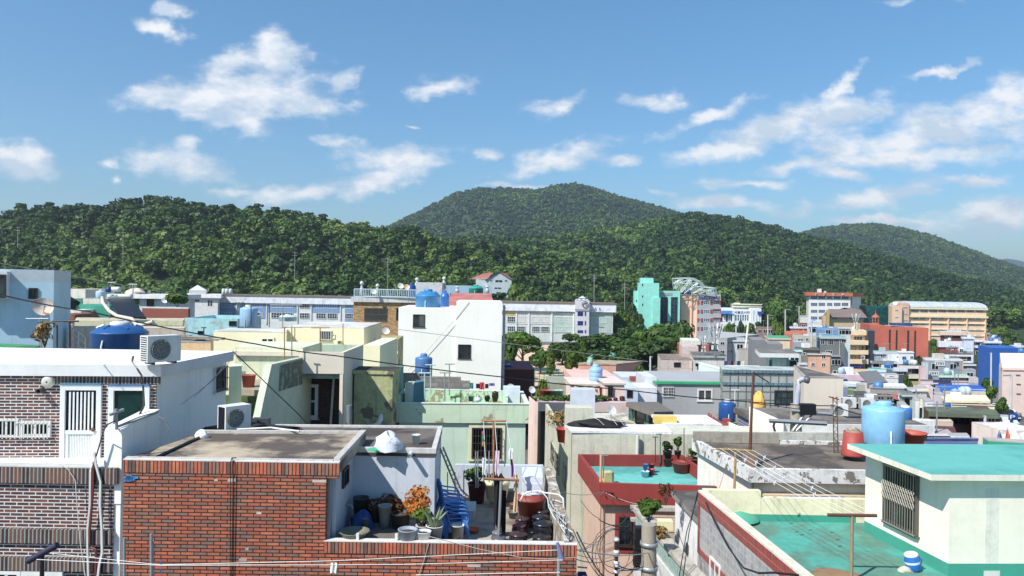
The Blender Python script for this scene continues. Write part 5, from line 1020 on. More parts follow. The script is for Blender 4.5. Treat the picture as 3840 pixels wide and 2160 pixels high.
 for k in range(5):m.tube([c+g.n*.1+T3*2.6+g.t*(k*1.4-3.4),c+g.n*.1+T3*3.3+g.t*(k*1.4-3.4)],.2,4)
 m.build('clock',plain((80,80,84),.5),r)
 for (y0,y1) in ((405,448),(492,532),(575,602)):win(r,g,642,y0,692,y1,plain((70,80,150),.4),glass((26,34,70)),t=.2,mull=1,hz=1);win(r,g,707,y0,720,y1,plain((90,84,110),.4),GD,t=.15,mull=0)
 # mint tower block
 V('G');MT=wmat((132,218,200),dirt=.12,streak=.2);r=thing('mint_tower_block','mint green tower block with stepped stair towers and dark glass strips','building',P(1300,500,285))
 a=fbox(1248,215,1572,285,14,2);MB().prism(a,0,a[0].z).build('main_block',MT,r)
 for (x0,y,x1,d) in ((1157,218,1200,283),(1195,145,1382,281),(1214,100,1330,282.5),(1325,280,1392,280)):q_=fbox(x0,y,x1,d,9,2);MB().prism(q_,0,q_[0].z).build('tower',MT,r)
 f=Face(a[0],a[1]);m=MB()
 for (x0,x1) in ((1392,1458),(1486,1548)):o,w,h=f.rect(x0,275,x1,520);g_=win(r,f,x0,275,x1,520,plain((60,80,84),.4),glass((36,56,62)),t=.18,mull=1,hz=7)
 m=MB();o,w,h=f.rect(1380,235,1500,262);f.pan(m,o,w,h,.01,.1);m.build('roof_opening_band',wmat((150,160,160)),r)
 f=Face(fbox(1195,145,1382,281,9,2)[0],fbox(1195,145,1382,281,9,2)[1])
 for y in (165,270,345):win(r,f,1226,y-10,1236,y+10,DKF,GLS,t=.1,mull=0)
 f=Face(fbox(1157,218,1200,283,9,2)[0],fbox(1157,218,1200,283,9,2)[1])
 for y in (310,385,455):win(r,f,1172,y-9,1180,y+9,DKF,GLS,t=.1,mull=0)
 # salmon and grey welfare centre with a steel roof frame
 V('G');SM=wmat((240,196,162),dirt=.08,streak=.1);a=fbox(1578,252,1728,290,14,2);V('H');b=fbox(333,300,590,288,16,2)
 r=thing('grey_pink_block','six-storey grey block with salmon stair wing, red window panels and blue lettering','building',P(400,700,290));MB().prism(a,0,a[0].z).build('stair_wing',SM,r);MB().prism(b,0,b[0].z).build('wall',wmat((170,172,178),dirt=.12,streak=.15),r)
 m=MB();f=Face(a[0],a[1]);V('G');
 for x in (1665,1716):o,w,h=f.rect(x,252,x+9,640);f.pan(m,o,w,h,.01,.6);m.build('rib',SM,r);m=MB()
 V('H');f=Face(b[0],b[1]);RDP=wmat((160,50,48),dirt=.1);OP=wmat((190,120,80));TG=glass((50,92,96),.1);rows=((372,412),(466,506),(560,600),(654,692));m=MB()
 for (y0,y1) in rows:
  for (x0,x1) in ((334,349),(372,392),(474,500),(575,588)):m=MB();o,w,h=f.rect(x0,y0,x1,y1);f.pan(m,o,w,h,.01,.15);m.build('red_panel',RDP,r)
  win(r,f,350,y0,371,y1,WN,TG,t=.15,mull=0,hz=1);win(r,f,398,y0,470,y1,WN,TG,t=.15,mull=2,hz=1);win(r,f,501,y0,574,y1,WN,TG,t=.15,mull=2,hz=1)
  m=MB();o,w,h=f.rect(501,y0-10,592,y0-2);f.pan(m,o,w,h,.01,.4);m.build('sunshade',OP,r)
 sign(r,'금정구장애인복지관',f,342,320,582,356,plain((34,50,130),.4))
 r=thing('roof_truss','open steel truss frame arching over the roof of the grey and salmon block','steel frame',P(300,300,292));S_=plain((190,206,200),.5,.3)
 def tr(pts,d0,rr=.22):m=MB();m.tube([P(x,y,d0) for x,y in pts],rr,4);m.build('steel_member',S_,r)
 for d0,dx,dy in ((286,0,0),(291,34,-2),(296,62,-4)):
  arc=[(60,132),(150,128),(255,130),(335,165),(390,225),(500,238),(524,298)];ar=[(x+dx*.5,y+dy) for x,y in arc];tr(ar,d0);lo=[(66,185),(140,182),(225,190),(285,215),(345,262),(440,270)];lo=[(x+dx*.5,y+dy) for x,y in lo];tr(lo,d0,.16)
  bot=[(75,245),(130,290),(190,295),(270,295),(345,298),(430,298)]
  for k in range(6):tr([ar[k],lo[min(k,5)]],d0,.13);tr([lo[min(k,5)],ar[k+1]],d0,.13);tr([lo[k],(bot[k][0]+dx*.5,bot[k][1]+dy)],d0,.13);tr([(bot[k][0]+dx*.5,bot[k][1]+dy),ar[k+1]],d0,.11)
 for k in range(7):m=MB();x,y=[(60,132),(150,128),(255,130),(335,165),(390,225),(500,238),(524,298)][k];m.tube([P(x,y,286),P(x+31,y-4,296)],.16,4);m.build('steel_member',S_,r)
 c=P(230,298,291);m=MB();m.lathe(c,[(0,0),(.95,0),(.95,1.7),(0,1.8)],14);tag(m.build('water_tank',plain((40,100,190),.4),None,org=c),'blue water tank under the open steel roof truss','water tank')
 # library
 LW=wmat((226,230,238),dirt=.06,streak=.1);r=thing('library','white library building with blue eave, tall windows and dark blue lettering','library',P(800,600,335));V('H')
 a=fbox(715,470,915,332,14,2);MB().prism(a,0,a[0].z).build('centre_block',LW,r);f=Face(a[0],a[1]);sign(r,'서동도서관',f,734,482,905,512,plain((30,34,110),.4))
 for k in range(6):win(r,f,742+k*26,520,762+k*26,588,LW,glass((60,100,104)),t=.1,mull=0,hz=1)
 b=fbox(590,450,715,334,12,2);MB().prism(b,0,b[0].z).build('left_wing',LW,r);f=Face(b[0],b[1]);m=MB();o,w,h=f.rect(590,478,714,514);m.add([o+f.n*.1,o+f.t*w+f.n*3+T3*0,o+f.t*w+T3*h,o+T3*h],[(0,1,2,3)]);f.pan(m,o,w,h,.01,2.0);m.build('blue_eave',roofm((66,120,214),(90,150,226),.3),r)
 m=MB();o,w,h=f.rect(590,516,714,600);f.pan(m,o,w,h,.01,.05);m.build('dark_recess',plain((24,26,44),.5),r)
 for x in (608,662):win(r,Face(f.A+f.n*.06,f.B+f.n*.06),x,522,x+38,598,LW,glass((90,120,116)),t=.7,mull=0)
 c_=fbox(915,455,1030,331,12,2);MB().prism(c_,0,c_[0].z).build('right_block',LW,r);f=Face(c_[0],c_[1]);win(r,f,942,470,952,590,LW,glass((20,22,50)),t=.1,mull=0,hz=1)
 for x in (975,1008):win(r,f,x-4,520,x+10,600,LW,glass((24,34,70)),t=.2,mull=0)
 m=MB();o,w,h=f.rect(985,486,1048,514);f.pan(m,o,w,h,.01,.8);m.build('blue_eave',plain((44,80,170),.5),r)
 d_=fbox(712,405,1030,345,10,2);MB().prism(d_,0,d_[0].z).build('upper_storey',wmat((190,188,170)),r);e_=fbox(735,392,800,348,4,2);MB().prism(e_,0,e_[0].z).build('roof_room',wmat((232,196,196)),r)
 for (y0,y1) in ((404,412),(432,440)):m=MB();o,w,h=Face(d_[0],d_[1]).rect(712,y0,1030,y1);Face(d_[0],d_[1]).pan(m,o,w,h,.0,1.2);m.build('cornice',wmat((236,230,200)),r)
 # white girls' school with the orange band
 V('H');a=fbox(1545,300,1998,395,16,2);WS=wmat((238,232,222),dirt=.06,streak=.1);a2=[a[0],a[1],a[1]+Vector((18,26,0)),a[3]+Vector((9,22,0))];zt=a[0].z
 r=thing('white_school','white four-storey school with an orange roof band and rows of blue-grey windows','school',P(1700,600,395));MB().prism(a2,-5,zt-.5).build('wall',WS,r)
 ORN=wmat((206,104,54),dirt=.1);bb=off(a2,1.3);zb2=P(1700,318,395).z;MB().prism(bb,zb2,P(1700,280,395).z).build('orange_band',ORN,r);f=Face(bb[0],bb[1])
 sg=plain((50,48,110),.4);
 for ch,x in (('금',1618),('정',1708),('여',1806),('고',1906)):sign(r,ch,f,x,288,x+24,312,sg,back=plain((226,214,210),.5))
 f=Face(a[0],a[1]);GB_=glass((70,78,120),.15)
 for (y0,y1) in ((320,352),(392,428),(468,502),(540,575)):
  for (x0,x1) in ((1566,1638),(1650,1722),(1742,1800),(1816,1890),(1902,1975)):win(r,f,x0,y0,x1,y1,plain((190,190,200),.4),GB_,t=.16,mull=3,hz=1)
 g=Face(a2[1],a2[2]);win(r,Face(g.A+Vector((1.35,0,0)),g.B+Vector((1.35,0,0))),2001,322,2010,420,plain((90,40,30),.5),plain((70,30,26),.6),mull=0,name='recess')
 for (x,y0,w) in ((1640,242,24),(1664,240,20),(1712,265,22)):q_=fbox(x,y0,x+w,402,3,2);o=MB().prism(q_,P(x,285,400).z,q_[0].z).build('roof_tank',WHT,r)
 # brown hip-roofed hall in front of it
 V('H');a=fbox(1775,545,2140,330,16,2);zt=P(1800,548,330).z;r=thing('hip_roof_hall','sand-coloured hall with a brown hipped roof in front of the white school','hall',P(1900,650,330));MB().prism(a,-5,zt).build('wall',wmat((206,176,130),dirt=.1),r)
 zr=P(1850,498,335).z;o_=off(a,1.5);rg=[o_[0].lerp(o_[3],.5)+(a[1]-a[0])*.12,o_[1].lerp(o_[2],.5)-(a[1]-a[0])*.12]
 def hip(o_,rg,z0,z1,mat,par,nm='roof'):
  v=[Vector((q_.x,q_.y,z0)) for q_ in o_]+[Vector((q_.x,q_.y,z1)) for q_ in rg];m=MB();m.add(v,[(0,1,5,4),(1,2,5),(2,3,4,5),(3,0,4),(3,2,1,0)]);return m.build(nm,mat,par)
 BRF=wmat((124,104,96),dirt=.2,sc=.3);hip(o_,rg,zt,zr+1.5,BRF,r);u_=fbox(1915,478,2060,340,10,2);MB().prism(u_,zr,P(1950,482,340).z).build('clerestory',wmat((150,150,136)),r);hip(off(u_,2),[u_[0].lerp(u_[3],.5)+Vector((5,0,0)),u_[1].lerp(u_[2],.5)-Vector((5,0,0))],P(1950,482,340).z,P(1950,448,340).z,BRF,r)
 f=Face(a[0],a[1])
 for (x0,x1) in ((1790,1866),(1976,2045),(2080,2140)):win(r,f,x0,546,x1,578,WN,glass((40,50,64)),t=.2,mull=2,hz=1)
 q_=fbox(1742,475,1772,327,4,2);MB().prism(q_,-5,q_[0].z).build('chimney',wmat((196,160,96)),r);q_=fbox(1700,500,1742,331,6,2);MB().prism(q_,-5,P(1700,535,331).z).build('side_wing',wmat((206,176,130)),r)
 # teal glass block, peach school
 V('I');a=fbox(205,252,545,418,10,2);r=house('glass_block','dark teal glass link block between the two schools',a,glass((16,84,84),.15),cat='building',zb=-5);f=Face(a[0],a[1])
 for k in range(1,9):m=MB();o,w,h=f.rect(205,252+k*22,545,254+k*22);f.pan(m,o,w,h,.01,.2);m.build('mullion',plain((20,60,62),.4),r)
 PC=wmat((238,192,156),dirt=.08,streak=.1);a=fbox(712,268,1472,400,22,2);zt=a[0].z;r=thing('peach_school','long peach school with five window rows and a curved pale metal roof','school',P(1000,600,400));MB().prism(a,-8,zt-.5).build('wall',PC,r)
 f=Face(a[0],a[1]);m=MB();n_=10;A_,B_=a[0]-f.n*-1.0,a[1]-f.n*-1.0;prof=[(math.cos(math.pi*.5*(1-k/n_))*0,0) for k in range(n_+1)];zc=P(1000,215,405).z-zt
 vs=[]
 for k in range(n_+1):an=math.pi*k/n_;off_=-f.n*(11-11*math.cos(an));hh=zc*math.sin(an);vs +=[Vector((A_.x,A_.y,zt))+off_+T3*hh,Vector((B_.x,B_.y,zt))+off_+T3*hh]
 m.add(vs,[(2*k,2*k+1,2*k+3,2*k+2) for k in range(n_)]);m.add([vs[2*k] for k in range(n_+1)],[tuple(range(n_+1))]);m.add([vs[2*k+1] for k in range(n_+1)],[tuple(range(n_,-1,-1))])
 m.build('curved_roof',brick([(196,208,218),(186,198,208),(204,214,224)],(170,182,192),bw=1.2,bh=60,ms=.06,off=0,dirt=.05),r)
 for (y0,y1,pr) in ((268,292,.9),(352,372,1.2),(425,431,.7),(484,492,.5),(545,552,.5)):m=MB();o,w,h=f.rect(705,y0,1478,y1);f.pan(m,o,w,h,.01,pr);m.build('ledge',wmat((246,220,170),dirt=.05),r)
 for k in range(8):x=728+k*91;win(r,f,x,292,x+78,324,WN,glass((70,84,84)),t=.15,mull=4,hz=1)
 for (y0,y1) in ((370,392),(430,450),(482,506),(542,560)):
  for x in (748,815,928,996,1108,1178,1296,1366):win(r,f,x,y0,x+56,y1,WN,glass((90,104,104)),t=.18,mull=3,hz=1)
 for x in (905,1088,1272,1455):m=MB();o,w,h=f.rect(x-5,372,x+5,600);f.pan(m,o,w,h,.02,.9);m.build('pilaster',PC,r)
 b=fbox(540,258,640,396,16,2);MB().prism(b,-8,b[0].z).build('left_wing',PC,r);g=Face(b[0],b[1])
 for y in (292,362):win(r,g,568,y,606,y+18,WN,GD,t=.25,mull=1)
 b=fbox(622,228,712,398,16,2);MB().prism(b,-8,b[0].z).build('left_wing',wmat((230,176,136)),r);g=Face(b[0],b[1])
 for y in (262,328,390,448):win(r,g,642,y,706,y+24,WN,GD,t=.25,mull=3,hz=1)
 c=P(575,256,400);m=MB();m.lathe(c,[(0,0),(1.5,0),(1.5,1.8),(1.1,2.1),(0,2.2)],14);tag(m.build('water_tank',WHT,None,org=c),'white round water tank on the left corner of the peach school','water tank')
 # red church-like block with slit windows and lantern
 V('I');A_,B_=P(322,440,230),P(902,468,226);a=[A_,Vector((B_.x,B_.y,A_.z)),Vector((B_.x+3,B_.y+14,0)),Vector((A_.x-2,A_.y+14,0))];CR=paint((200,96,66),.18,(150,60,44),sc=.25,streak=.2,var=.2)
 r=thing('red_block','windowless terracotta block with four tall slit windows and a small roof lantern','building',P(600,800,220));zt=A_.z;f=Face(a[0],a[1]);m=MB();tops=[(322,440),(470,448),(560,470),(902,472)]
 tp=[f.p(x,y) for x,y in tops];n_=len(tp);vs=tp+[Vector((v_.x,v_.y,-2)) for v_ in tp]+[v_-f.n*14 for v_ in tp]+[Vector((v_.x,v_.y,-2))-f.n*14 for v_ in tp]
 fs=[(n_+i,n_+i+1,i+1,i) for i in range(n_-1)]+[(i,i+1,2*n_+i+1,2*n_+i) for i in range(n_-1)]+[(0,2*n_,3*n_,n_),(n_-1,2*n_-1,4*n_-1,3*n_-1)]+[(3*n_+i+1,3*n_+i,2*n_+i,2*n_+i+1) for i in range(n_-1)]
 m.add(vs,fs);m.build('wall',CR,r)
 for (x0,y0,x1,y1) in ((508,490,527,690),(576,495,594,688),(689,497,709,700),(758,500,776,790)):win(r,f,x0,y0,x1,y1,plain((60,52,48),.5),glass((34,36,34)),t=.2,mull=0,hz=6)
 m=MB()
 for k in range(4):m=MB();m.tube([tp[1]-f.n*.2,tp[3]-f.n*.2],.1,4);m.build('coping',wmat((214,170,150)),r);break
 c=P(378,432,238);m=MB();m.lathe(c-T3*1,[(1.2,0),(1.2,1.2),(0,1.3)],8);m.lathe(c+T3*2.0,[(1.25,0),(1.2,.2),(.8,.7),(.2,1.1),(.06,2),(0,4.2)],10)
 for k in range(6):an=k*math.pi/3;m.tube([c+Vector((.95*math.cos(an),.95*math.sin(an),0)),c+Vector((.95*math.cos(an),.95*math.sin(an),2.1))],.16,5)
 m.build('lantern',wmat((176,84,50)),r)
 m=MB();m.ob(P(540,445,231)-T3*1.0,Vector((7,0,0)),Vector((0,2,1.5)),T3*.15);m.build('solar_panel',glass((40,60,90)),r);
 # peach apartment block with balcony bands
 V('I');AP=wmat((244,208,164),dirt=.1,streak=.35,k=1.0);a=fbox(34,596,306,216,11,3);r=thing('peach_apartments','peach apartment block with four balcony bands and a dark right side','building',P(170,930,216));zt=P(100,640,216).z;z0=P(100,945,216).z-6
 rec=[v_+Vector((.0,1.6,0)) for v_ in a[:2]]+[a[2],a[3]];MB().prism([rec[0]+Vector((1.5,0,0)),rec[1],rec[2],rec[3]+Vector((1.5,0,0))],z0,P(100,600,216).z).build('wall',AP,r);f=Face(a[0],a[1])
 m=MB();m.ob(Vector((a[0].x,a[0].y+.1,z0)),f.t*2.3,-f.n*9,T3*(P(60,598,216).z-z0));m.build('end_wall',AP,r)
 for (y0,y1,x0) in ((596,640,70),(692,736,34),(782,828,34),(878,930,34)):m=MB();o,w,h=f.rect(x0,y0,307,y1);f.pan(m,o,w,h,-.2,0);o2,w2,h2=f.rect(x0,y1-5,307,y1);f.pan(m,o2,w2,h2*.9,-1.7,-.2);m.build('balcony_band',AP,r)
 t_=fbox(118,488,308,219,8,3);MB().prism([t_[0]+Vector((0,1,0)),t_[1]+Vector((0,1,0)),t_[2],t_[3]],z0,P(200,500,219).z).build('top_storey',AP,r);g0=Face(t_[0],t_[1]);m=MB();o,w,h=g0.rect(116,500,309,545);g0.pan(m,o,w,h,-1.2,0);m.build('balcony_band',AP,r)
 g=Face(t_[0]+Vector((0,1,0)),t_[1]+Vector((0,1,0)));win(r,g,162,556,248,594,WN,GLS,t=.12,mull=2,hz=1)
 g=Face(rec[0],rec[1])
 for (y0,y1) in ((655,690),(748,784)):
  win(r,g,86,y0+12,110,y1,DKF,GLS,t=.1,mull=0);win(r,g,142,y0,182,y1,DKF,GLS,t=.1,mull=1);win(r,g,216,y0,256,y1,DKF,GLS,t=.1,mull=1)
 win(r,g,90,842,258,880,DKF,GLS,t=.12,mull=4)
 o,w,h=g.rect(92,843,228,856);m=MB();g.pan(m,o,w,h,.1,1.5);m.build('awning',plain((50,56,150),.6),r)
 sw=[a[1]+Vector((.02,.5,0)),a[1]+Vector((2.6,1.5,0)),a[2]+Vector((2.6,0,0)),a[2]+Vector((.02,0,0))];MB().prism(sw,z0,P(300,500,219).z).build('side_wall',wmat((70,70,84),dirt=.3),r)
 ant(P(180,490,220),4.8,'cluster of white phone antennas on top of the peach apartment block',big=1)
 c=P(172,498,221);m=MB();m.lathe(c,[(0,0),(.9,0),(.9,1.0),(0,1.2)],14);tag(m.build('water_tank',plain((226,214,190),.5),None,org=c),'squat cream water tank beside the antennas on the peach apartments','water tank')
def sign(r,s,f,x0,y0,x1,y1,mat,back=None):
 o,w,h=f.rect(x0,y0,x1,y1)
 cu=bpy.data.curves.new('lettering','FONT');cu.body=s;cu.extrude=.02;t=bpy.data.objects.new('lettering',cu);COL.objects.link(t);bpy.context.view_layer.update()
 me=bpy.data.meshes.new_from_object(t.evaluated_get(bpy.context.evaluated_depsgraph_get()));bpy.data.objects.remove(t)
 n=len(me.vertices);co=np.zeros(n*3);me.vertices.foreach_get('co',co);co=co.reshape(-1,3);mn,mx=co.min(0),co.max(0);sx,sy=w/(mx[0]-mn[0]),h/(mx[1]-mn[1])
 base=np.array(o-ORG[r.name]);tt=np.array(f.t);nn=np.array(f.n)
 out=base+((co[:,0]-mn[0])*sx)[:,None]*tt+((co[:,1]-mn[1])*sy)[:,None]*np.array([0,0,1.])+((co[:,2]-mn[2])*1.2+(.06 if not back else .18))[:,None]*nn
 me.vertices.foreach_set('co',out.ravel());me.materials.clear();me.materials.append(mat);me.update();ob=bpy.data.objects.new('lettering',me);COL.objects.link(ob);ob.parent=r
 if back:m=MB();f.pan(m,o-f.t*w*.08-T3*h*.08,w*1.16,h*1.16,.02,.12);m.build('letter_panel',back,r)
def ant(c,h,label,big=0,group=None):
 r=thing('phone_antenna',label,'antenna',c,group);G_=plain((206,212,210),.5);m=MB();m.tube([c,c+T3*h*.9],.12*h/8,6);m.build('mast',GALV,r)
 n=6
 for k in range(n):
  an=k*6.283/n;d=Vector((math.cos(an),math.sin(an),0));b=c+T3*h*.55+d*h*.12;t_=c+T3*h*.98+d*h*.26;m=MB();u=(t_-b);sd=Vector((-d.y,d.x,0));m.ob(b-sd*.022*h,u,sd*.045*h,d*.02*h);m.build('panel',G_,r);m=MB();m.tube([c+T3*h*.6,b+u*.3],.02*h/3,4);m.tube([c+T3*h*.75,b+u*.7],.02*h/3,4);m.build('bracket',GALV,r)
 for k in range(4):
  an=k*1.57+.4;d=Vector((math.cos(an),math.sin(an),0));m=MB();m.box(c+d*h*.1+T3*h*.18*(1+k % 2),h*.06,h*.045,h*.13);m.build('equipment_box',WHT,r)
 return r
far()
V('H');ant(P(525,965,84),3.7,'large cluster of grey phone antennas on the stained white annex');ant(P(400,965,85),2.3,'smaller phone antenna rig left of the large antenna cluster')
# ---------------------------------------------------------------- the crowded houses of the lower town
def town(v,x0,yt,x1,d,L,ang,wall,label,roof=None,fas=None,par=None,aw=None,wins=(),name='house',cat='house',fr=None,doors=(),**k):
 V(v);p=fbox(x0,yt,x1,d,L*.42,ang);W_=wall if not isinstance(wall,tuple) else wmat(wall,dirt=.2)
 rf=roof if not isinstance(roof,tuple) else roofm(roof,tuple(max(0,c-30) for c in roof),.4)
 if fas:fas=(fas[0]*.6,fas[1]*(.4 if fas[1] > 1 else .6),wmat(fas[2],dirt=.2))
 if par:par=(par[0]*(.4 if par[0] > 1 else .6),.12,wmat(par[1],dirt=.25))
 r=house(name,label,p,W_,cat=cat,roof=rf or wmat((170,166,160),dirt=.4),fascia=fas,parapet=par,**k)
 b=off(p,-(fas[0] if fas else 0));f=Face(b[0],b[1]);rg=random.Random(label);wd_=(b[1]-b[0]).length
 if not aw and not wins and not doors and name=='house' and 'plain' not in label and 'wall' not in label:aw=(1+(rg.random() < .5),max(1,int(wd_/3.2)),.5)
 if wd_ > 3 and name in ('house','shed') and d > 50:
  for j in range(rg.randint(1,3)):
   c=p[0].lerp(p[1],rg.uniform(.1,.9)).lerp(p[3].lerp(p[2],.5),rg.uniform(.25,.7));c.z=p[0].z-(par[0] if par else .02);m=MB();k_=rg.randint(0,3)
   if k_==0:m.box(c,rg.uniform(.8,2.0),.8,rg.uniform(.5,1.3));m.build('roof_hatch',wmat(rg.choice(((226,226,222),(206,196,180),(180,190,196)))),r)
   elif k_==1:m.lathe(c,[(0,0),(.5,0),(.5,.9),(.2,1.1),(0,1.12)],14);m.build('roof_tank',plain(rg.choice(((60,130,190),(206,212,214),(170,196,216))),.4),r)
   elif k_==2:m.tube([c,c+T3*2.2],.05,4);m.tube([c+T3*2-Vector((.7,0,0)),c+T3*2+Vector((.7,0,0))],.04,4);m.build('roof_aerial',GALV,r)
   else:m.box(c,.9,.4,.7);m.build('roof_unit',WHT,r)
 if wd_ > 4 and rg.random() < .6:m=MB();o=Vector((b[0].x,b[0].y,p[0].z-.4))+f.t*(wd_*rg.uniform(.05,.95))+f.n*.08;m.tube([o,o-T3*6],.06,5);m.build('downpipe',wmat((196,190,180)),r)
 if aw:
  rows,cols,h0=aw;w=(b[1]-b[0]).length
  for i in range(rows):
   for j in range(cols):
    o=Vector((b[0].x,b[0].y,p[0].z-(fas[1] if fas else 0)-h0-i*2.8-1.1))+f.t*(w*(j+.5)/cols-.6);m=MB();f.pan(m,o,1.3,1.1,.005,.05);wd=m.build('window',fr or WHT,r);m=MB();f.pan(m,o+f.t*.07+T3*.07,.53,.96,.051,.056);f.pan(m,o+f.t*.69+T3*.07,.53,.96,.051,.056);m.build('pane',GLS,wd)
 for wn in wins:win(r,f,*wn[:4],fr or WHT,GLS,t=wn[5]*.6 if len(wn) > 5 else .06,mull=wn[4] if len(wn) > 4 else 1)
 for dn in doors:win(r,f,*dn[:4],DKF,glass((14,18,20)),t=.05,mull=0,name='door')
 return r,f,p
def rail(lbl,A,B,h,col,n,grp=None,t=.07,name='balustrade'):
 h=.3+h*.14;t=.04+t*.12;n=int(n*1.3)
 r=thing(name,lbl,'railing',(A+B)/2,grp);mt=plain(col,.6);u=(B-A);m=MB();m.ob(A+T3*h*.86,u,Vector((0,.18,0)),T3*h*.14);m.build('rail',mt,r);m=MB();m.ob(A,u,Vector((0,.18,0)),T3*h*.12);m.build('base',mt,r)
 for i in range(n):c=A+u*((i+.5)/n)+Vector((0,.09,h*.12));m=MB();m.lathe(c,[(t*.7,0),(t*1.2,h*.25),(t*.5,h*.55),(t*.9,h*.74)],5);m.build('baluster',mt,r)
 return r
def lower_town():
 W2=(226,228,234)
 # middle strip below the schools (H view)
 town('H',1345,655,1535,205,8,3,(206,100,70),'low orange-walled house with white roof edge below the white school',fas=(.4,.7,W2),roof=(220,220,220),wins=((1398,676,1430,692,1),))
 town('H',1290,706,1530,176,7,3,(214,112,80),'long low orange house with an orange roof beside street trees',roof=(226,120,84),par=(.9,(220,130,100)))
 town('H',1380,748,1622,152,7,3,(186,178,160),'khaki grey house with pale windows below the orange house',par=(.8,(196,190,172)),wins=((1422,785,1484,806,1),(1510,775,1542,808,1)))
 town('H',1440,612,1528,250,6,3,(140,84,74),'dull red-brown house beside the white school foot',roof=(120,80,70));town('H',1445,532,1545,340,6,3,(220,224,220),'small white canopy roof left of the white school',fas=(.3,.6,W2),name='canopy',cat='canopy')
 town('H',985,655,1155,232,8,3,(150,116,108),'brownish pink house behind street lamps left of the round-topped tree',roof=(140,108,100),aw=(1,3,.8))
 town('H',1545,640,1700,200,8,3,(200,210,226),'pale blue-white cluttered roof left of the hip-roofed hall',fas=(.5,.6,(226,232,240)),roof=(206,216,230),aw=(1,3,.4));town('H',1640,662,1866,186,7,3,(110,150,190),'row of light blue rooftop sheds below the sand-coloured hall',roof=(150,190,220),par=(1.2,(124,168,206)))
 town('H',1530,612,1650,262,7,3,(210,214,224),'small white-grey house at the corner of the white school',roof=(200,204,214));town('H',1870,660,2010,190,6,3,(206,214,206),'pale mint and white house behind the peach apartment block',fas=(.4,.5,W2),aw=(1,3,.4))
 r,f,p=town('H',1636,760,1955,152,10,3,(116,120,116),'dark grey house with a pale blue railed roof',fas=(.5,.7,(190,200,190)),roof=(150,180,190),wins=((1672,800,1716,845,1),(1752,792,1816,852,2),(1728,908,1800,950,3),(1900,790,1950,830,1)))
 V('H');z=p[0].z;rail('pale blue railing around the roof of the dark grey house',p[0]+Vector((1,.3,0)),p[1]+Vector((-1,.3,0)),1.7,(140,200,226),26,t=.16)
 town('H',1382,815,1520,128,5,3,wmat((170,172,182),dirt=.5),'low shed covered with grey sheeting below the khaki house',roof=(190,194,204),name='shed',cat='shed')
 town('H',1412,885,1660,112,7,3,(140,132,118),'low brown house with a weathered slate roof edge',fas=(.4,.5,(120,108,96)),roof=(110,100,90),wins=((1470,930,1510,965,1),));town('H',1300,905,1480,104,6,3,(200,206,200),'small house with blue tank and teal roof edge behind the mint rooftop house',fas=(.4,.4,W2),roof=(70,170,150))
 r,f,p=town('H',1530,945,1795,112,7,4,wmat((232,176,140),dirt=.12),'small salmon house with four white-framed windows and rooftop boxes',fas=(.3,.3,(226,214,200)),roof=(190,180,170),wins=((1565,958,1592,976,0),(1683,956,1728,1000,1),(1568,1045,1612,1082,1),(1682,1046,1725,1086,1)))
 town('H',1470,1000,1530,116,5,3,(206,160,130),'narrow salmon side building left of the small salmon house');town('H',1440,1050,1530,98,4,3,(214,206,200),'low cream shed roofs right of the mint rooftop house',fas=(.3,.3,W2))
 town('H',660,800,930,150,9,3,(206,204,198),'low pale houses in shade behind the tilted utility pole',roof=(190,180,160),fas=(.4,.4,W2));town('H',800,900,925,118,7,3,(190,184,170),'shaded cream wall house left of the dark grey block',roof=(160,150,140))
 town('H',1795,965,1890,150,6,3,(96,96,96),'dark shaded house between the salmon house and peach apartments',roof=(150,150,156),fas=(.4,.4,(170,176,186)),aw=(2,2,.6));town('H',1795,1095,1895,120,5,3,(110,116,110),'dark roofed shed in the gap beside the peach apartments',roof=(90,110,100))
 # between the apartments and the church-like block (T view)
 town('T',20,800,705,118,8,3,(220,210,214),'white flat roof house with a pale pink front band',fas=(.25,2.4,(232,190,202)),roof=(232,232,236));town('T',225,985,600,88,7,3,(186,208,216),'small pale blue house with one dark slot window',fas=(.3,.5,(226,230,230)),roof=(224,226,226),wins=((368,1012,462,1040,1),))
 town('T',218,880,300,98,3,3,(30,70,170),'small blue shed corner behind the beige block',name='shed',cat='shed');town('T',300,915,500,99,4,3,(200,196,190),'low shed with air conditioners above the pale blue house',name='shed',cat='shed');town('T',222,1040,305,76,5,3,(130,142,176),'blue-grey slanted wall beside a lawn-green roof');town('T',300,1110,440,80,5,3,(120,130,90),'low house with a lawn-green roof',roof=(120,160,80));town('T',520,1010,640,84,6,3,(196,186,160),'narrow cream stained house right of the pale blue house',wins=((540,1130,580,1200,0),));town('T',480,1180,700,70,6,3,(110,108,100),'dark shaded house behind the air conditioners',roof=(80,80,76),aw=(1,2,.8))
 town('T',830,350,1300,196,9,3,(170,186,196),'pale grey-blue house with a teal roof below the terracotta block',fas=(.5,1.9,(206,220,226)),roof=(100,190,170),wins=((945,410,1020,470,1),(1085,415,1130,455,1)))
 town('T',1300,365,1600,178,9,4,(232,232,236),'white two-storey house with dark red window trim',fas=(.2,.3,W2),roof=(226,226,230),wins=((1358,445,1440,515,1,.12),(1515,440,1575,500,1,.12),(1250,445,1288,470,0)))
 town('T',1080,400,1325,180,6,3,(228,230,236),'white stair wall climbing to the white two-storey house',wins=((1248,443,1290,472,0),),name='stair_wall',cat='wall');town('T',780,560,1300,160,9,3,(210,214,220),'white house with an open dark porch and ornamental roof rail',fas=(.5,.5,W2),roof=(160,180,170),doors=((800,590,1020,650),(1190,590,1290,650)))
 V('T');rail('weathered ornamental roof rail above a white eave',P(780,590,159),P(1210,600,159),2.6,(130,130,126),24,t=.2)
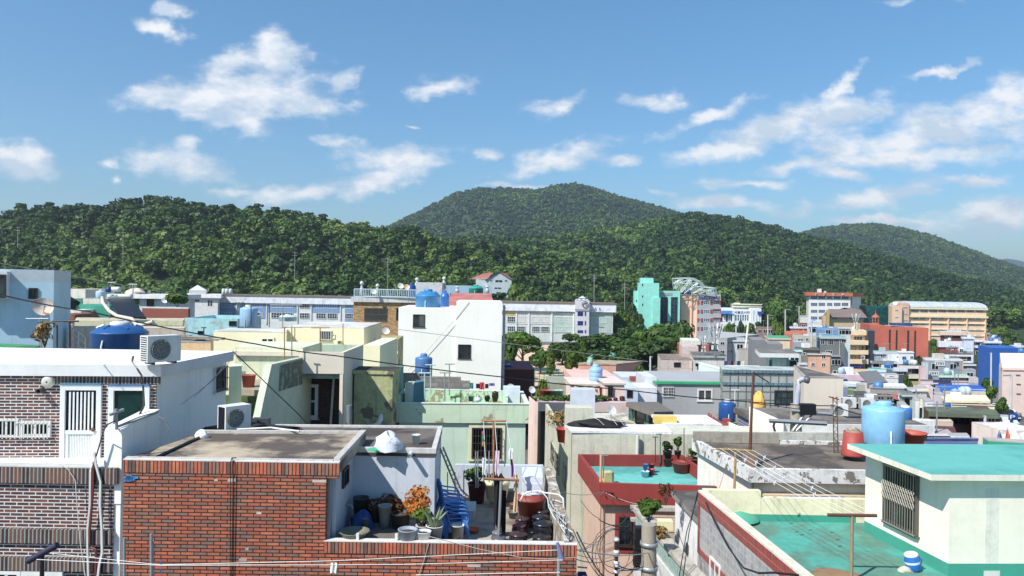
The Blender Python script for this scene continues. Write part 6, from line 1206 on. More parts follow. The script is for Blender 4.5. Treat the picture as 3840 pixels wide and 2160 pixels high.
 town('T',1310,625,1740,150,9,3,(110,46,42),'dark red house with a brown roof and white eave by the terracotta block',fas=(1.0,1.0,(226,224,216)),roof=(140,112,96),wins=((1445,688,1540,770,2,.16),),doors=((1610,670,1700,790),));town('T',1480,812,1725,138,6,3,(190,176,110),'cream eave band over a mossy ochre wall',fas=(.4,1.6,(230,220,186)),doors=((1500,860,1700,920),))
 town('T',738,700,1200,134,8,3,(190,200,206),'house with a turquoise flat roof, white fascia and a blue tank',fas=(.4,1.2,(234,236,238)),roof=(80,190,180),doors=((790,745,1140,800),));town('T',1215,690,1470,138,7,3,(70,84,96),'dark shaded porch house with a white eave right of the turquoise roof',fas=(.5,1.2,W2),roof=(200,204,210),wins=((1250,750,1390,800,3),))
 town('T',800,780,1045,120,5,3,(206,206,200),'small house under a light blue awning',roof=(110,160,210),fas=(.3,1.3,(196,216,226)),name='house',doors=((810,820,1020,860),));town('T',1050,800,1290,118,7,3,(226,226,222),'small white block with a white roof rail below the blue awning',wins=((1100,820,1200,850,2),));town('T',760,905,1060,104,7,3,(226,224,206),'cream low roof house with a grey sheet leaning on its left',fas=(.2,1.2,(232,230,214)),roof=(232,230,216))
 V('T');rail('white roof rail beside the cream low roof',P(1055,930,103),P(1290,935,103),1.9,(226,226,224),14,t=.13)
 V('T');r=thing('roof_sheet','long grey roofing sheet lying tilted across a cream roof','roof sheet',P(900,970,97));m=MB();m.ob(P(710,1000,96),P(1078,960,98)-P(710,1000,96),Vector((0,3,1.2)),T3*.15);m.build('sheet',plain((120,122,120),.6),r)
 town('T',1000,1020,1450,92,7,3,(210,214,200),'wide cream canopy roof above a small balcony',fas=(.3,.45,(236,234,220)),roof=(236,234,222),doors=((1250,1050,1400,1100),));town('T',795,1020,1000,88,4,3,(230,190,190),'little pink wall with one small square window',wins=((868,1035,912,1068,0),));town('T',715,1155,1400,78,9,3,(96,44,46),'dark red house below a long terrace rail',fas=(.5,.6,(222,220,214)),roof=(200,196,190),wins=((760,1190,920,1240,2),))
 V('T');rail('long weathered grey terrace rail over a dark red wall',P(745,1160,77.5),P(1400,1180,77.5),2.1,(170,166,158),34,t=.13)
 V('T');town('T',680,1235,930,58,5,3,(214,216,226),'white-grey shed roof behind the big light blue tank',roof=(232,232,238),name='shed',cat='shed')
 V('T');r=thing('tarpaulin','faded red and white tarpaulin heaped over a roof frame','tarpaulin',P(1150,1300,56));rng=random.Random(5)
 for (x0,y0,x1,y1,c) in ((950,1225,1290,1270,(176,92,86)),(900,1265,1130,1320,(214,196,186)),(1150,1270,1330,1370,(200,198,200))):
  V('T');a,b,c_,e=P(x0,y1,55),P(x1,y1,55),P(x1-20,y0,58),P(x0+40,y0,58);m=MB();n=10;vs=[]
  for i in range(n+1):
   for j in range(n+1):u,w=i/n,j/n;vs.append((a*(1-u)+b*u)*(1-w)+(e*(1-u)+c_*u)*w+T3*(.35*math.sin(u*9+w*3)*math.sin(w*4)+rng.uniform(-.08,.08)))
  fs=[(i*(n+1)+j,(i+1)*(n+1)+j,(i+1)*(n+1)+j+1,i*(n+1)+j+1) for i in range(n) for j in range(n)];m.add(vs,fs,0,True);m.build('cloth',plain(c,.8),r)
 town('T',1360,1190,1625,66,7,6,(176,196,180),'grey-green house with a sagging roof and bright side wall',roof=(120,130,124),fas=(.3,.3,(200,206,196)),doors=((1400,1260,1500,1400),));town('T',1500,1090,1660,84,6,3,(206,206,190),'shaded cream sheds behind the grey-green house',fas=(.3,.4,W2),doors=((1530,1130,1600,1200),));town('T',1650,1070,1880,76,7,3,(236,214,190),'cream and salmon balcony house with potted plants',fas=(.3,.5,(240,228,206)),wins=((1715,1150,1760,1240,0),(1700,1290,1780,1340,1)))
 town('T',1620,1300,1700,62,5,3,(232,232,220),'narrow white wall house right of the sagging roof');town('T',1330,1400,1480,50,5,3,(200,204,200),'small white shed behind the mid-blue round tank',name='shed',cat='shed')
 # right-hand side (U view)
 town('U',412,205,965,262,10,3,(120,54,46),'dark red house with peach frame and white cluttered roof below the peach school',fas=(1.0,3.4,(240,206,182)),roof=(224,226,224),wins=((498,255,620,315,2,.3),),doors=((660,255,800,330),));town('U',540,175,800,268,5,3,(214,218,226),'white rooftop room on the dark red house',name='rooftop_room',cat='rooftop room',zb=CH-22);town('U',385,390,845,226,9,3,(150,56,44),'white-banded house with a red lower wall and slanted opening',fas=(.6,4.2,(226,228,236)),roof=(226,228,232),wins=((520,470,575,525,1,.3),(600,480,660,545,1,.3),(715,470,750,545,0,.3)))
 town('U',820,310,1045,222,9,3,(214,220,236),'plain white tower-like house with one slot window',fas=(.5,.9,(232,234,240)),roof=(220,224,230),wins=((882,512,968,522,0),));town('U',750,490,850,223,4,3,(230,232,236),'small white block left of the tower-like white house')
 r,f,p=town('U',412,622,1020,186,9,3,(80,74,72),'house with a black tiled ridge, white eave and teal tank',fas=(.8,.8,(232,230,226)),roof=(70,72,76),wins=((460,660,600,705,3,.2),(720,665,900,720,4,.2)));V('U');rail('black ornamental roof edge with grey pattern on the tiled house',P(430,622,185),P(1010,628,185),3.2,(96,98,102),30,t=.25)
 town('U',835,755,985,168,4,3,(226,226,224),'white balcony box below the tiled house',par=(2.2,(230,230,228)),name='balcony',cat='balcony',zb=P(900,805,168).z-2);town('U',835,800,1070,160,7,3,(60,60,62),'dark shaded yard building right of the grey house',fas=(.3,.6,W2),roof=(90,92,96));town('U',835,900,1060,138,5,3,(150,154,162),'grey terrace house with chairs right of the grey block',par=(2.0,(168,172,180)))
 G2=wmat((150,158,166),dirt=.08,streak=.1);r,f,p=town('U',148,705,815,131,9,3,G2,'blue-grey two-storey house with white-framed windows and a tan right edge',fas=(.05,.45,(232,236,240)),roof=(190,194,198));
 for w in ((315,752,495,830,3,.14),(215,930,390,1005,3,.14)):V('U');win(r,f,*w[:4],WHT,glass((80,96,92)),t=.16,mull=3,dep=.1)
 win(r,f,668,760,750,835,plain((90,96,104),.5),GLS,t=.12,mull=1);win(r,f,475,955,548,985,DKF,GLS,t=.1,mull=0);m=MB();V('U');o,w,h=f.rect(815,722,832,1010);f.pan(m,o,w,h,-2,.02);m.build('tan_edge',wmat((206,176,140)),r)
 town('U',95,770,200,128,4,3,(200,206,214),'pale curved end wall left of the blue-grey house');town('U',50,850,150,124,4,3,(238,196,190),'pink wall at the left foot of the blue-grey house');town('U',400,1005,935,112,6,3,(150,108,104),'dusty red wall with a mint green roof strip',fas=(.4,.5,(206,226,214)),roof=(150,206,180),wins=((445,1035,615,1075,2),));town('U',935,1050,1105,112,6,3,(164,166,172),'plain grey wall house right of the dusty red wall',par=(1,(190,190,194)))
 town('U',70,1110,390,98,6,3,(200,190,186),'house with planters and a white eave left of the solar panels',fas=(.4,.7,(230,214,216)),roof=(150,130,110));
 V('U');r=thing('solar_array','dark blue solar panels in two rows tilted beside a white rail','solar panels',P(450,1150,96));
 for (x0,y0,x1,y1) in ((292,1080,368,1130),(372,1080,448,1130),(452,1080,530,1130),(534,1080,612,1130),(296,1160,386,1215)):m=MB();a=P(x0,y1,95);u=P(x1,y1,95)-a;w=P(x0,y0,96)-a;m.ob(a,u*.96,w*.96,Vector((0,.1,-.05)));m.build('panel',plain((30,40,84),.25),r)
 LV=wmat((196,192,210),dirt=.1);r,f,p=town('U',408,1235,1240,86,9,3,LV,'lavender-white house with a vivid blue flat roof',roof=(20,110,214));V('U');m=MB();A_,B_=P(385,1150,92),P(1165,1190,95);z=p[0].z
 pts=[P(412,1245,85.9),P(1238,1290,85.9),P(1165,1205,90),P(412,1170,90)];m=MB();v=[Vector((q_.x,q_.y,0)) for q_ in pts];zz=[q_.z for q_ in pts];m.add([q_+T3*.05 for q_ in pts]+[q_-T3*.3 for q_ in pts],[(0,1,2,3),(4,5,1,0),(5,6,2,1),(7,4,0,3)]);m.build('roof_paint',roofm((10,106,216),(24,120,220),.3,k=.95,fine=.2),r)
 rail('white back rail behind the vivid blue roof',P(385,1190,96),P(940,1190,96),2.0,(214,212,224),26,t=.1);rail('lavender front rail at the left of the vivid blue roof',P(275,1420,80),P(392,1425,80),1.7,(206,202,214),8,t=.09)
 town('U',480,1300,1240,83,2,3,(190,178,160),'cream strip with small arches below the vivid blue roof',par=(.9,(214,200,170)))
 CRR=(240,224,176);V('I');r,f,p=town('I',1060,1190,1512,74,8,4,(226,206,160),'cream house with a pale yellow sloping roof and dark porch',fas=(.4,.3,CRR),roof=(240,226,180),doors=((1135,1190,1395,1240),),wins=((1430,1212,1480,1250,0),))
 V('I');v=[P(1062,1190,73.5),P(1512,1200,73.5),P(1468,1142,76.5),P(1075,1135,76.5)];m=MB();m.add([a+T3*.05 for a in v]+[a-T3*.2 for a in v],[(0,1,2,3),(4,5,1,0),(5,6,2,1),(7,4,0,3)]);m.build('sloping_roof',roofm((242,228,184),(226,212,170),.3,k=.95),r)
 V('I');rail('cream balustrade along the terrace above the brown brick house',P(1130,1272,67),P(1560,1285,67),1.0,(240,228,196),40,t=.07)
 BB=brick([(120,72,54),(108,64,50),(132,80,60)],(100,70,60),bw=.3,bh=.1,ms=.015,dirt=.1);V('I');A_=P(905,1320,60);r,f,p=town('I',905,1305,1400,62,8,4,BB,'brown brick house with an olive green sloping roof edge',roof=(110,122,96),wins=((915,1322,950,1392,0),(1008,1325,1038,1400,0),(1142,1360,1302,1428,2)),fr=plain((60,50,44),.5))
 V('I');q2=fbox(1400,1318,1608,60,7,4);z2=p[0].z;MB().prism(q2,0,z2-.02).build('right_wing',BB,r);win(r,Face(q2[0],q2[1]),1478,1362,1558,1438,plain((206,190,170),.5),GLS,t=.08,mull=1)
 v=[P(900,1318,61.5),P(1610,1340,59),P(1560,1283,62.5),P(955,1258,65)];m=MB();m.add([a+T3*.05 for a in v]+[a-T3*.25 for a in v],[(0,1,2,3),(4,5,1,0),(5,6,2,1),(7,4,0,3)]);m.build('sloping_roof',roofm((98,110,84),(84,94,74),.4),r)
 town('I',820,1060,945,78,6,3,(236,206,196),'pink terrace house with potted plants left of the lavender house',par=(.9,(226,200,200)),wins=((850,1115,890,1150,0),));town('I',818,1170,900,70,7,3,(232,222,190),'cream three-storey strip house left of the brown brick house',aw=(2,1,.8));town('I',870,1200,950,68,6,3,(230,232,236),'narrow white strip house left of the brown brick house',aw=(2,1,1));town('I',950,1130,1060,78,6,3,(206,200,212),'lavender wall with white rail in front of the vivid blue roof')
 town('U',1045,370,1215,250,8,3,(60,62,66),'dark-fronted shop with a white flat canopy right of the white tower',fas=(1,1.4,W2),roof=(236,236,238),aw=(1,3,1));town('U',1215,385,1535,244,8,3,(90,92,96),'long low white-roofed building behind the vivid blue block',fas=(1,1.6,W2),roof=(236,238,240),aw=(1,5,.8));town('U',1240,235,1325,330,6,3,(190,150,140),'dusty pink house at the right foot of the peach school');town('U',1310,320,1510,290,8,3,(120,150,190),'blue-roofed shed near the wood edge',roof=(90,140,200),name='shed',cat='shed');town('U',1050,470,1230,205,7,3,(70,70,72),'dark shop front under a white awning beside the lane',fas=(.6,.9,W2),aw=(1,3,.8));town('U',1700,460,1930,230,8,3,(226,228,230),'white roof with blue tank near the right edge behind the blue block',fas=(.5,1,W2));town('U',1830,560,2000,200,8,3,(190,190,192),'grey cluttered house at the right edge behind the pink block',fas=(.5,.8,W2),aw=(2,3,.8))
 BLU=paint((10,92,176),.06,streak=.08,k=1.0);V('U');p=fbox(1345,505,1735,150,10,8);lf=Vector((P(1318,540,154).x,154,0));r=thing('blue_block','vivid blue plain block building with one small square window','building',p[0]-T3*14);zt=p[0].z;MB().prism([p[0],p[1],p[2],lf+Vector((0,4,0))],0,zt).build('wall',BLU,r);win(r,Face(p[0],p[1]),1530,650,1588,700,BLU,glass((60,90,90)),t=.3,mull=0,dep=.2)
 q2=fbox(1735,505,1832,154,9,8);MB().prism(q2,P(1800,610,154).z,q2[0].z).build('overhang',BLU,r);town('U',1740,610,2000,160,6,8,(10,60,150),'darker blue recessed wall right of the vivid blue block')
 PK=wmat((240,206,190),dirt=.06,streak=.12,k=1.0);V('U');p=fbox(1540,870,2100,104,10,5);r=thing('pink_block','large pale pink rendered block at the right edge with small vents','building',p[0]-T3*12);zt=p[0].z;MB().prism([p[0],p[1],p[2],Vector((P(1478,870,110).x,110,0))],2,zt).build('wall',PK,r);m=MB();v=[p[0]+T3*.0,p[1],p[1]+Vector((.6,1.5,0)),p[0]+Vector((.6,1.5,0))];m.add([Vector((a.x,a.y,zt+(0 if i < 2 else 2.0))) for i,a in enumerate(v)]+[Vector((a.x,a.y,zt)) for a in v],[(0,1,2,3),(7,4,0,3),(5,6,2,1),(6,7,3,2)]);m.build('sloping_roof',PK,r)
 q2=fbox(1785,725,1855,110,3,5);MB().prism(q2,zt,q2[0].z).build('chimney',PK,r);m=MB();f=Face(p[0],p[1]);o,w,h=f.rect(1478,815,1545,880)
 for (x,y) in ((1790,1155),(1790,1330),(1780,990)):m=MB();o,w,h=f.rect(x,y,x+75,y+10);f.pan(m,o,w,h,.01,.1);m.build('vent',plain((60,56,54),.6),r)
 for y in (905,):m=MB();o,w,h=f.rect(1540,y,2100,y+6);f.pan(m,o,w,h,.01,.12);m.build('string_course',wmat((214,170,150)),r)
 # roofs just beyond the turquoise house (M view)
 town('M',833,160,1290,52,5,4,(226,160,150),'low pink house with teal curtained windows under a maroon roof',wins=((1040,172,1122,216,2),(930,192,966,208,0)),fas=(.2,.25,(236,236,240)));V('M');v=[P(835,140,53),P(1325,158,53),P(1300,95,58),P(850,75,58)];r=thing('maroon_roof','maroon metal roof with light ribs behind the turquoise roof','roof',v[0]);m=MB();m.add(v+[a-T3*.2 for a in v],[(0,1,2,3),(7,6,5,4),(4,5,1,0),(5,6,2,1),(7,4,0,3)]);m.build('roof',brick([(110,44,50),(100,40,46)],(150,110,112),bw=1.9,bh=50,ms=.04,off=0),r)
 town('M',1270,180,1440,50,3,4,(90,110,110),'small glass-fronted lean-to with a white roof below the brown brick house',fas=(.5,.2,W2),wins=((1280,190,1400,215,3),));V('M');town('M',1075,50,1290,58,3,4,(214,196,170),'pale concrete slab roof between maroon roof and brown brick house',roof=(206,186,160));rail('pale blue painted railing behind the turquoise roof',P(1028,262,41),P(1560,262,42),.6,(110,136,190),40,t=.03)
 V('M');town('M',560,60,860,46,5,4,(170,166,156),'long low concrete roof with a brown edge right of the light blue tank',roof=(120,112,104));GTL=roofm((16,170,130),(20,160,120),.3,k=.85);v=[P(1606,200,27),P(1750,262,26),P(2200,262,25),P(2200,262,27)];town('M',1606,215,2200,27,1.2,-14,GTL,'bright green painted parapet behind the turquoise roof at the right',name='parapet',cat='wall',zb=12)
 town('M',1750,130,2100,40,6,4,(226,206,190),'house under white and orange tarpaulins at the right edge',roof=(232,226,220))
 V('M');r=thing('tarpaulin','white and orange tarpaulins heaped on a roof at the right edge','tarpaulin',P(1800,200,36));rng=random.Random(9)
 for (x0,y0,x1,y1,c,h_) in ((1695,165,2050,255,(232,222,210),.5),(1745,195,1835,240,(226,90,40),.6),(1690,175,1730,215,(90,130,190),.4)):
  V('M');a,b,c_,e=P(x0,y1,34),P(x1,y1,34),P(x1,y0,38),P(x0,y0,38);m=MB();n=12;vs=[]
  for i in range(n+1):
   for j in range(n+1):u,w=i/n,j/n;vs.append((a*(1-u)+b*u)*(1-w)+(e*(1-u)+c_*u)*w+T3*(h_*math.sin(math.pi*u)*math.sin(math.pi*w)*(.6+.4*math.sin(u*14+w*5))+rng.uniform(-.04,.04)))
  m.add(vs,[(i*(n+1)+j,(i+1)*(n+1)+j,(i+1)*(n+1)+j+1,i*(n+1)+j+1) for i in range(n) for j in range(n)],0,True);m.build('cloth',plain(c,.8),r)
lower_town()
# the street on the right and the playground beside the school
def streets():
 AS=paint((150,146,138),.2,sc=.3,k=.6);m=MB();V('N')
 ctr=[(3700,1580,90),(3745,1500,108),(3690,1400,135),(3665,1330,165),(3650,1290,210)]
 pts=[]
 for x,y,d in ctr:X=P(x,y,d).x;pts.append((Vector((X-3.5,d,gz(X-3.5,d)+.05)),Vector((X+3.5,d,gz(X+3.5,d)+.05))))
 X=P(3720,1600,70).x;pts.insert(0,(Vector((X-3.5,60,gz(X-3.5,60)+.05)),Vector((X+3.5,60,gz(X+3.5,60)+.05))))
 for (a,b),(c,e) in zip(pts[:-1],pts[1:]):m.quad(a,b,e,c)
 tag(m.build('road',AS),kind='structure')
 SAND=paint((226,190,156),.15,sc=.1,streak=0,k=.9);V('G');m=MB();a=[P(-60,1000,1),P(0,0,1)]
 def gp(x,y,d):p_=P(x,y,d);return Vector((p_.x,d,gz(p_.x,d)+.04))
 m.quad(gp(-200,0,112),gp(690,0,112),gp(760,0,225),gp(-200,0,225));tag(m.build('playground',SAND),kind='structure')
 GR=paint((70,96,44),.3,(50,60,30),sc=.5,streak=0);m=MB();m.quad(gp(-200,0,100),gp(1400,0,100),gp(1400,0,111.9),gp(-200,0,111.9));tag(m.build('lawn',GR),kind='structure')
streets()
# ---------------------------------------------------------------- trees one can tell apart
def trees():
 def T(v,x,y,w,d,label,kind='round',mat=None,group=None,seed=1,name='tree'):
  V(v);p=P(x,y,d);tree(p.x,d,p.z,kind,mat or LEAF,label,group,seed,name,width=w*VW[v][2]*d/FP)
 PG_='trees around the school playground'
 for i,(x,y,w,d,k,mt,lb) in enumerate([
 (150,585,300,138,'round',None,'broad tree with open trunk just right of the white block'),(20,640,140,120,'round',None,'green tree touching the edge of the white block'),(310,745,170,132,'round',None,'small leaning tree before the playground sand'),
 (400,685,110,128,'column',LEAFB,'bright columnar tree with a leaning trunk on the playground edge'),(510,670,230,152,'round',LEAFD,'dark tree below the solar roof of the school'),(590,735,130,131,'round',LEAFB,'bright green round tree left of the tallest poplar'),
 (690,650,110,132,'column',None,'tall poplar above the salmon house'),(790,615,260,166,'round',LEAFD,'dark tree right of the tall poplar'),(910,610,280,172,'round',None,'spreading tree before the clock tower wing'),(1040,600,290,176,'round',LEAFD,'dark spreading tree at the end of the school wing'),
 (1130,645,280,160,'round',None,'leafy tree above the green playground fence'),(1260,560,260,170,'round',None,'tree whose crown covers the foot of the mint tower'),(1390,500,260,166,'round',None,'large tree in front of the mint tower'),(1510,480,260,162,'round',LEAFD,'tallest dark tree before the mint tower'),
 (1590,510,150,158,'round',None,'tree with a ragged crown touching the salmon wing'),(1460,600,300,150,'round',LEAFD,'wide dark tree above the pink tiled block'),(1280,650,300,148,'round',LEAFD,'wide dark tree in the middle of the school hedge row'),(1080,770,200,142,'round',LEAFD,'low dark tree behind the salmon house'),
 (1200,880,110,112,'round',None,'clipped bush beside the green fence'),(860,740,200,145,'round',LEAFD,'low dark tree left of the teal tent roof'),(570,605,90,236,'round',LEAFD,'small pruned pine before the school windows'),(625,605,70,236,'round',LEAFB,'small yellow-green pruned tree before the school')]):T('G',x,y,w*(1.45 if k=='round' else 1.2),d,lb,'full' if k=='round' and i > 0 else k,mt,PG_,seed=i % 4+1)
 for i,(x,y,w,d,k,mt,lb) in enumerate([(1000,375,160,268,'round',None,'hedge tree at the right end of the school'),(1085,420,150,262,'round',LEAFB,'brighter tree between school and mint tower'),(1140,320,130,275,'round',LEAFD,'dark tall tree left of the mint tower'),(1050,500,170,255,'round',None,'low tree between school and mint tower'),
 (1222,420,80,215,'pine',LEAFD,'pine in front of the mint tower'),(1178,480,60,215,'pine',LEAFD,'second smaller pine in front of the mint tower'),(120,140,190,282,'round',LEAFB,'bright light green round tree above the school roof'),(960,330,110,278,'round',None,'tree above the right end of the school roof')]):T('G',x,y,w*1.1,d,lb,'full' if k=='round' else k,mt,seed=i % 3+1)
 for i,(x,y,w,d,k,mt,lb) in enumerate([(640,615,110,290,'round',LEAFB,'bright shrubby tree left of the library'),(710,600,120,280,'round',None,'green tree before the library wing'),(800,575,90,300,'round',LEAFD,'dark tree before the library windows'),(900,600,150,265,'round',None,'mixed green tree right of the tilted pole'),(1215,560,140,238,'round',LEAFB,'round-topped bright tree between two street lamps'),
 (1010,590,120,262,'pine',LEAFD,'spiky dark tree below the library'),(1120,395,200,352,'round',None,'large tree right of the library'),(1250,400,200,356,'round',None,'wide green tree behind the street lamps'),(1370,440,150,360,'round',LEAFD,'dark tree left of the white school'),(1060,470,130,350,'round',LEAFD,'dark tree touching the library corner'),(1460,520,120,350,'round',None,'small tree left of the white school foot'),(690,660,110,240,'round',None,'roadside tree before the library'),(1110,620,90,248,'round',None,'low tree behind a street lamp')]):T('H',x,y,w*1.15,d,lb,'full' if k=='round' else k,mt,seed=i % 4+1)
 for i,(v,x,y,w,d,k,mt,lb) in enumerate([('U',1250,1040,230,118,'round',None,'street tree beside the vivid blue block'),('U',1350,1190,230,104,'round',None,'larger street tree left of the pink block'),('S',820,250,320,86,'round',None,'conical street tree above the parked cars'),('S',1290,950,320,62,'round',LEAFB,'bright bush beside the parking sign'),('T',1680,430,130,180,'round',LEAFD,'dark shrub tree beside the white two-storey house'),
 ('T',1430,790,150,112,'pine',None,'palm-like tree between the small terraces'),('T',1520,900,130,100,'round',None,'dark leafy tree below the cream eave band'),('U',1390,160,220,345,'round',LEAFB,'bright tree at the right end of the peach school'),('U',1570,110,260,352,'round',LEAFB,'tall bright tree at the wood edge above the blue block'),('U',1720,200,240,330,'round',None,'olive tree at the wood edge far right'),('U',1620,320,240,300,'round',LEAFB,'yellow-green tree above the vivid blue block'),('U',1850,330,200,300,'round',None,'green tree near the right edge of the wood'),('U',300,330,130,250,'round',None,'tree between terracotta block and dark red house'),('U',320,460,110,225,'round',LEAFB,'small bright tree right of the terracotta block'),('U',1120,530,110,190,'round',LEAFB,'light street tree beside a power pole'),
 ('G',330,1010,170,54,'round',LEAFB,'bushy roof garden tree beside the white dishes'),('G',1905,270,60,60,'round',None,'')][:-1]):T(v,x,y,w,d,lb,k,mt,seed=i % 4+1)
 # house in the wood, utility poles on the hill
 V('F');p=fbox(1365,110,1590,330,14,4);zb=p[0].z-14;r=thing('gabled_house','pale villa with a red-brown gable roof standing in the wood','house',p[0]-T3*14);MB().prism(p,zb,p[0].z).build('wall',wmat((186,200,204)),r);f=Face(p[0],p[1]);o=off(p,.8);m=MB();a=P(1480,52,330);b=a+Vector((3,16,0));m.add([o[0]+T3*(p[0].z-.5),o[1]+T3*(p[0].z-.5),o[2]+T3*(p[0].z-.5),o[3]+T3*(p[0].z-.5),a,b],[(1,2,5,4),(3,0,4,5)]);m.build('roof',wmat((160,92,76)),r);m=MB();m.add([p[0]+Vector((0,-.05,0)),p[1]+Vector((0,-.05,0)),a+Vector((0,.3,-.3))],[(0,1,2)]);m.build('gable',wmat((186,200,204)),r)
 for (x0,y0,x1,y1) in ((1450,72,1500,100),(1395,115,1420,140),(1440,118,1510,145),(1525,118,1555,140),(1430,185,1500,205)):win(r,f,x0,y0,x1,y1,WHT,GLS,t=.15,mull=1)
 p=fbox(1268,108,1365,331,12,4);MB().prism(p,zb,p[0].z).build('side_wing',wmat((196,206,206)),r);m=MB();q_=[p[0]+Vector((-3,0,-.3)),p[1]+Vector((0,-.3,-.3)),P(1420,55,338),P(1330,62,336)];m.add(q_,[(0,1,2,3)]);m.build('roof',wmat((166,98,82)),r)
 for i,(v,x,y0,y1,d,lb) in enumerate((('W',310,575,642,330,'concrete power pole standing in the left wood'),('W',742,632,672,320,'pale power pole at the foot of the left wood'),('W',976,648,716,290,'tall thin pole behind the yellow brick building'),('W',1495,688,738,280,'power pole behind the clock tower wing'),('W',1572,712,740,282,'power pole left of the mint tower'),('W',45,570,592,360,'short pole high in the wood at far left'))):
  V(v);a,b=P(x,y0,d),P(x,y1,d);r=thing('power_pole',lb,'power pole',b);m=MB();m.tube([a,b-T3*6],.13,6);m.build('pole',wmat((150,150,142)),r);
  for dz in (.6,1.8):m=MB();m.tube([a-T3*dz-Vector((1.1,0,0)),a-T3*dz+Vector((1.1,0,0))],.06,4);m.build('crossarm',GALV,r)
trees()
# ---------------------------------------------------------------- props
def tank(lb,v,x0,x1,yt,yb,d,c,lid=None,ribs=0,style=0,g=None,capw=.34,name='water_tank'):
 V(v);s=VW[v][2]*d/FP;rr=(x1-x0)*s/2;b=P((x0+x1)/2,yb,d);h=(yb-yt)*s*.99;r=thing(name,lb,'water tank',b,g);m=MB();mt=plain(c,.35,var=.12)
 if style==0:pr=[(rr*.97,0),(rr,h*.02),(rr,h*.60),(rr*1.02,h*.62),(rr,h*.64),(rr*.72,h*.82),(rr*capw,h*.88)]
 else:pr=[(rr*.94,0),(rr,h*.04),(rr,h*.84),(rr*.96,h*.88),(rr*capw*1.15,h*.95)]
 if ribs:pr=[(rr*.97,0)]+[q_ for k in range(ribs) for q_ in ((rr*.95,h*.86*(k+.04)/ribs),(rr,h*.86*(k+.16)/ribs),(rr,h*.86*(k+.84)/ribs),(rr*.95,h*.86*(k+.96)/ribs))]+[(rr*.5,h*.95)]
 m.lathe(b,[(0,0)]+pr,32);m.build('tank_body',mt,r);m=MB();z=pr[-1][1];w=pr[-1][0];m.lathe(b+T3*z,[(w*1.02,0),(w*1.02,h*.08),(w*.8,h*.115),(0,h*.12)],20);m.build('tank_lid',plain(lid or c,.4),r)
 if rr > .5 and not ribs:
  m=MB()
  for k in range(6):a=k*1.047+.3;dd=Vector((math.cos(a),math.sin(a),0));m.tube([b+dd*rr*.80+T3*pr[-2][1]*.93,b+dd*rr*.55+T3*pr[-2][1]*1.06],rr*.05,5);m.build('lid_rib',mt,r);m=MB()
  m.tube([b+Vector((-rr*.1,-rr*1.0,h*.4)),b+Vector((-rr*.12,-rr*1.06,h*.2)),b+Vector((-rr*.1,-rr*1.05,0))],.03,6);m.build('outlet_pipe',WHT,r)
 return r,b,rr,h
def dish(lb,v,x,y,w,d,pole=.5,rust=False,ax=(.35,-.8,.42),c=(222,222,216)):
 V(v);R_=w*VW[v][2]*d/FP/2;o=P(x,y,d);ax=Vector(ax).normalized();r=thing('satellite_dish',lb,'satellite dish',o-T3*(R_+pole));m=MB();pr=[(0,0)]+[(R_*k/8,R_*.22*(k/8)**2) for k in range(1,9)]
 m.lathe(o-ax*R_*.15,pr+[(R_*1.02,R_*.24),(R_*.9,R_*.14),(0,-R_*.03)],26,ax=ax)
 mt=paint((236,222,200),.6,(206,120,60),sc=2.2,streak=0,peel=.1,pc=(214,130,66)) if rust else plain(c,.45);m.build('reflector',mt,r)
 sd=Vector((ax.x,ax.y,0)).normalized();lo=o-T3*R_*.75;tip=o+ax*R_*.95-T3*R_*.35;m=MB();m.tube([lo,tip],R_*.035,5);m.build('feed_arm',GALV,r);m=MB();m.tube([tip,tip-(tip-o).normalized()*R_*.25],R_*.11,8);m.build('receiver',plain((200,200,196),.5),r)
 m=MB();bk=o-ax*R_*.3;m.tube([bk,bk-sd*R_*.1-T3*R_*.5,Vector((bk.x,bk.y,o.z-R_-pole))],R_*.06+.008,6);m.build('mast',GALV,r);return r
def tpole(lb,v,x,yt,yb,d,bar=None,c=None,rr=.022,yb2=None,name='clothes_pole',cat='pole',hooks=0,tilt=0):
 V(v);a,b=P(x+tilt,yt,d),P(x,yb,d);r=thing(name,lb,cat,b);mt=c or GALV;m=MB();m.tube([a,b],rr,7);m.build('pole',mt,r)
 if bar:p0,p1=P(bar[0],bar[2],d),P(bar[1],bar[3] if len(bar) > 3 else bar[2],d);m=MB();m.tube([p0,p1],rr*1.05,7);m.build('crossbar',(c if not isinstance(c,tuple) else c) or GALV,r)
 return r
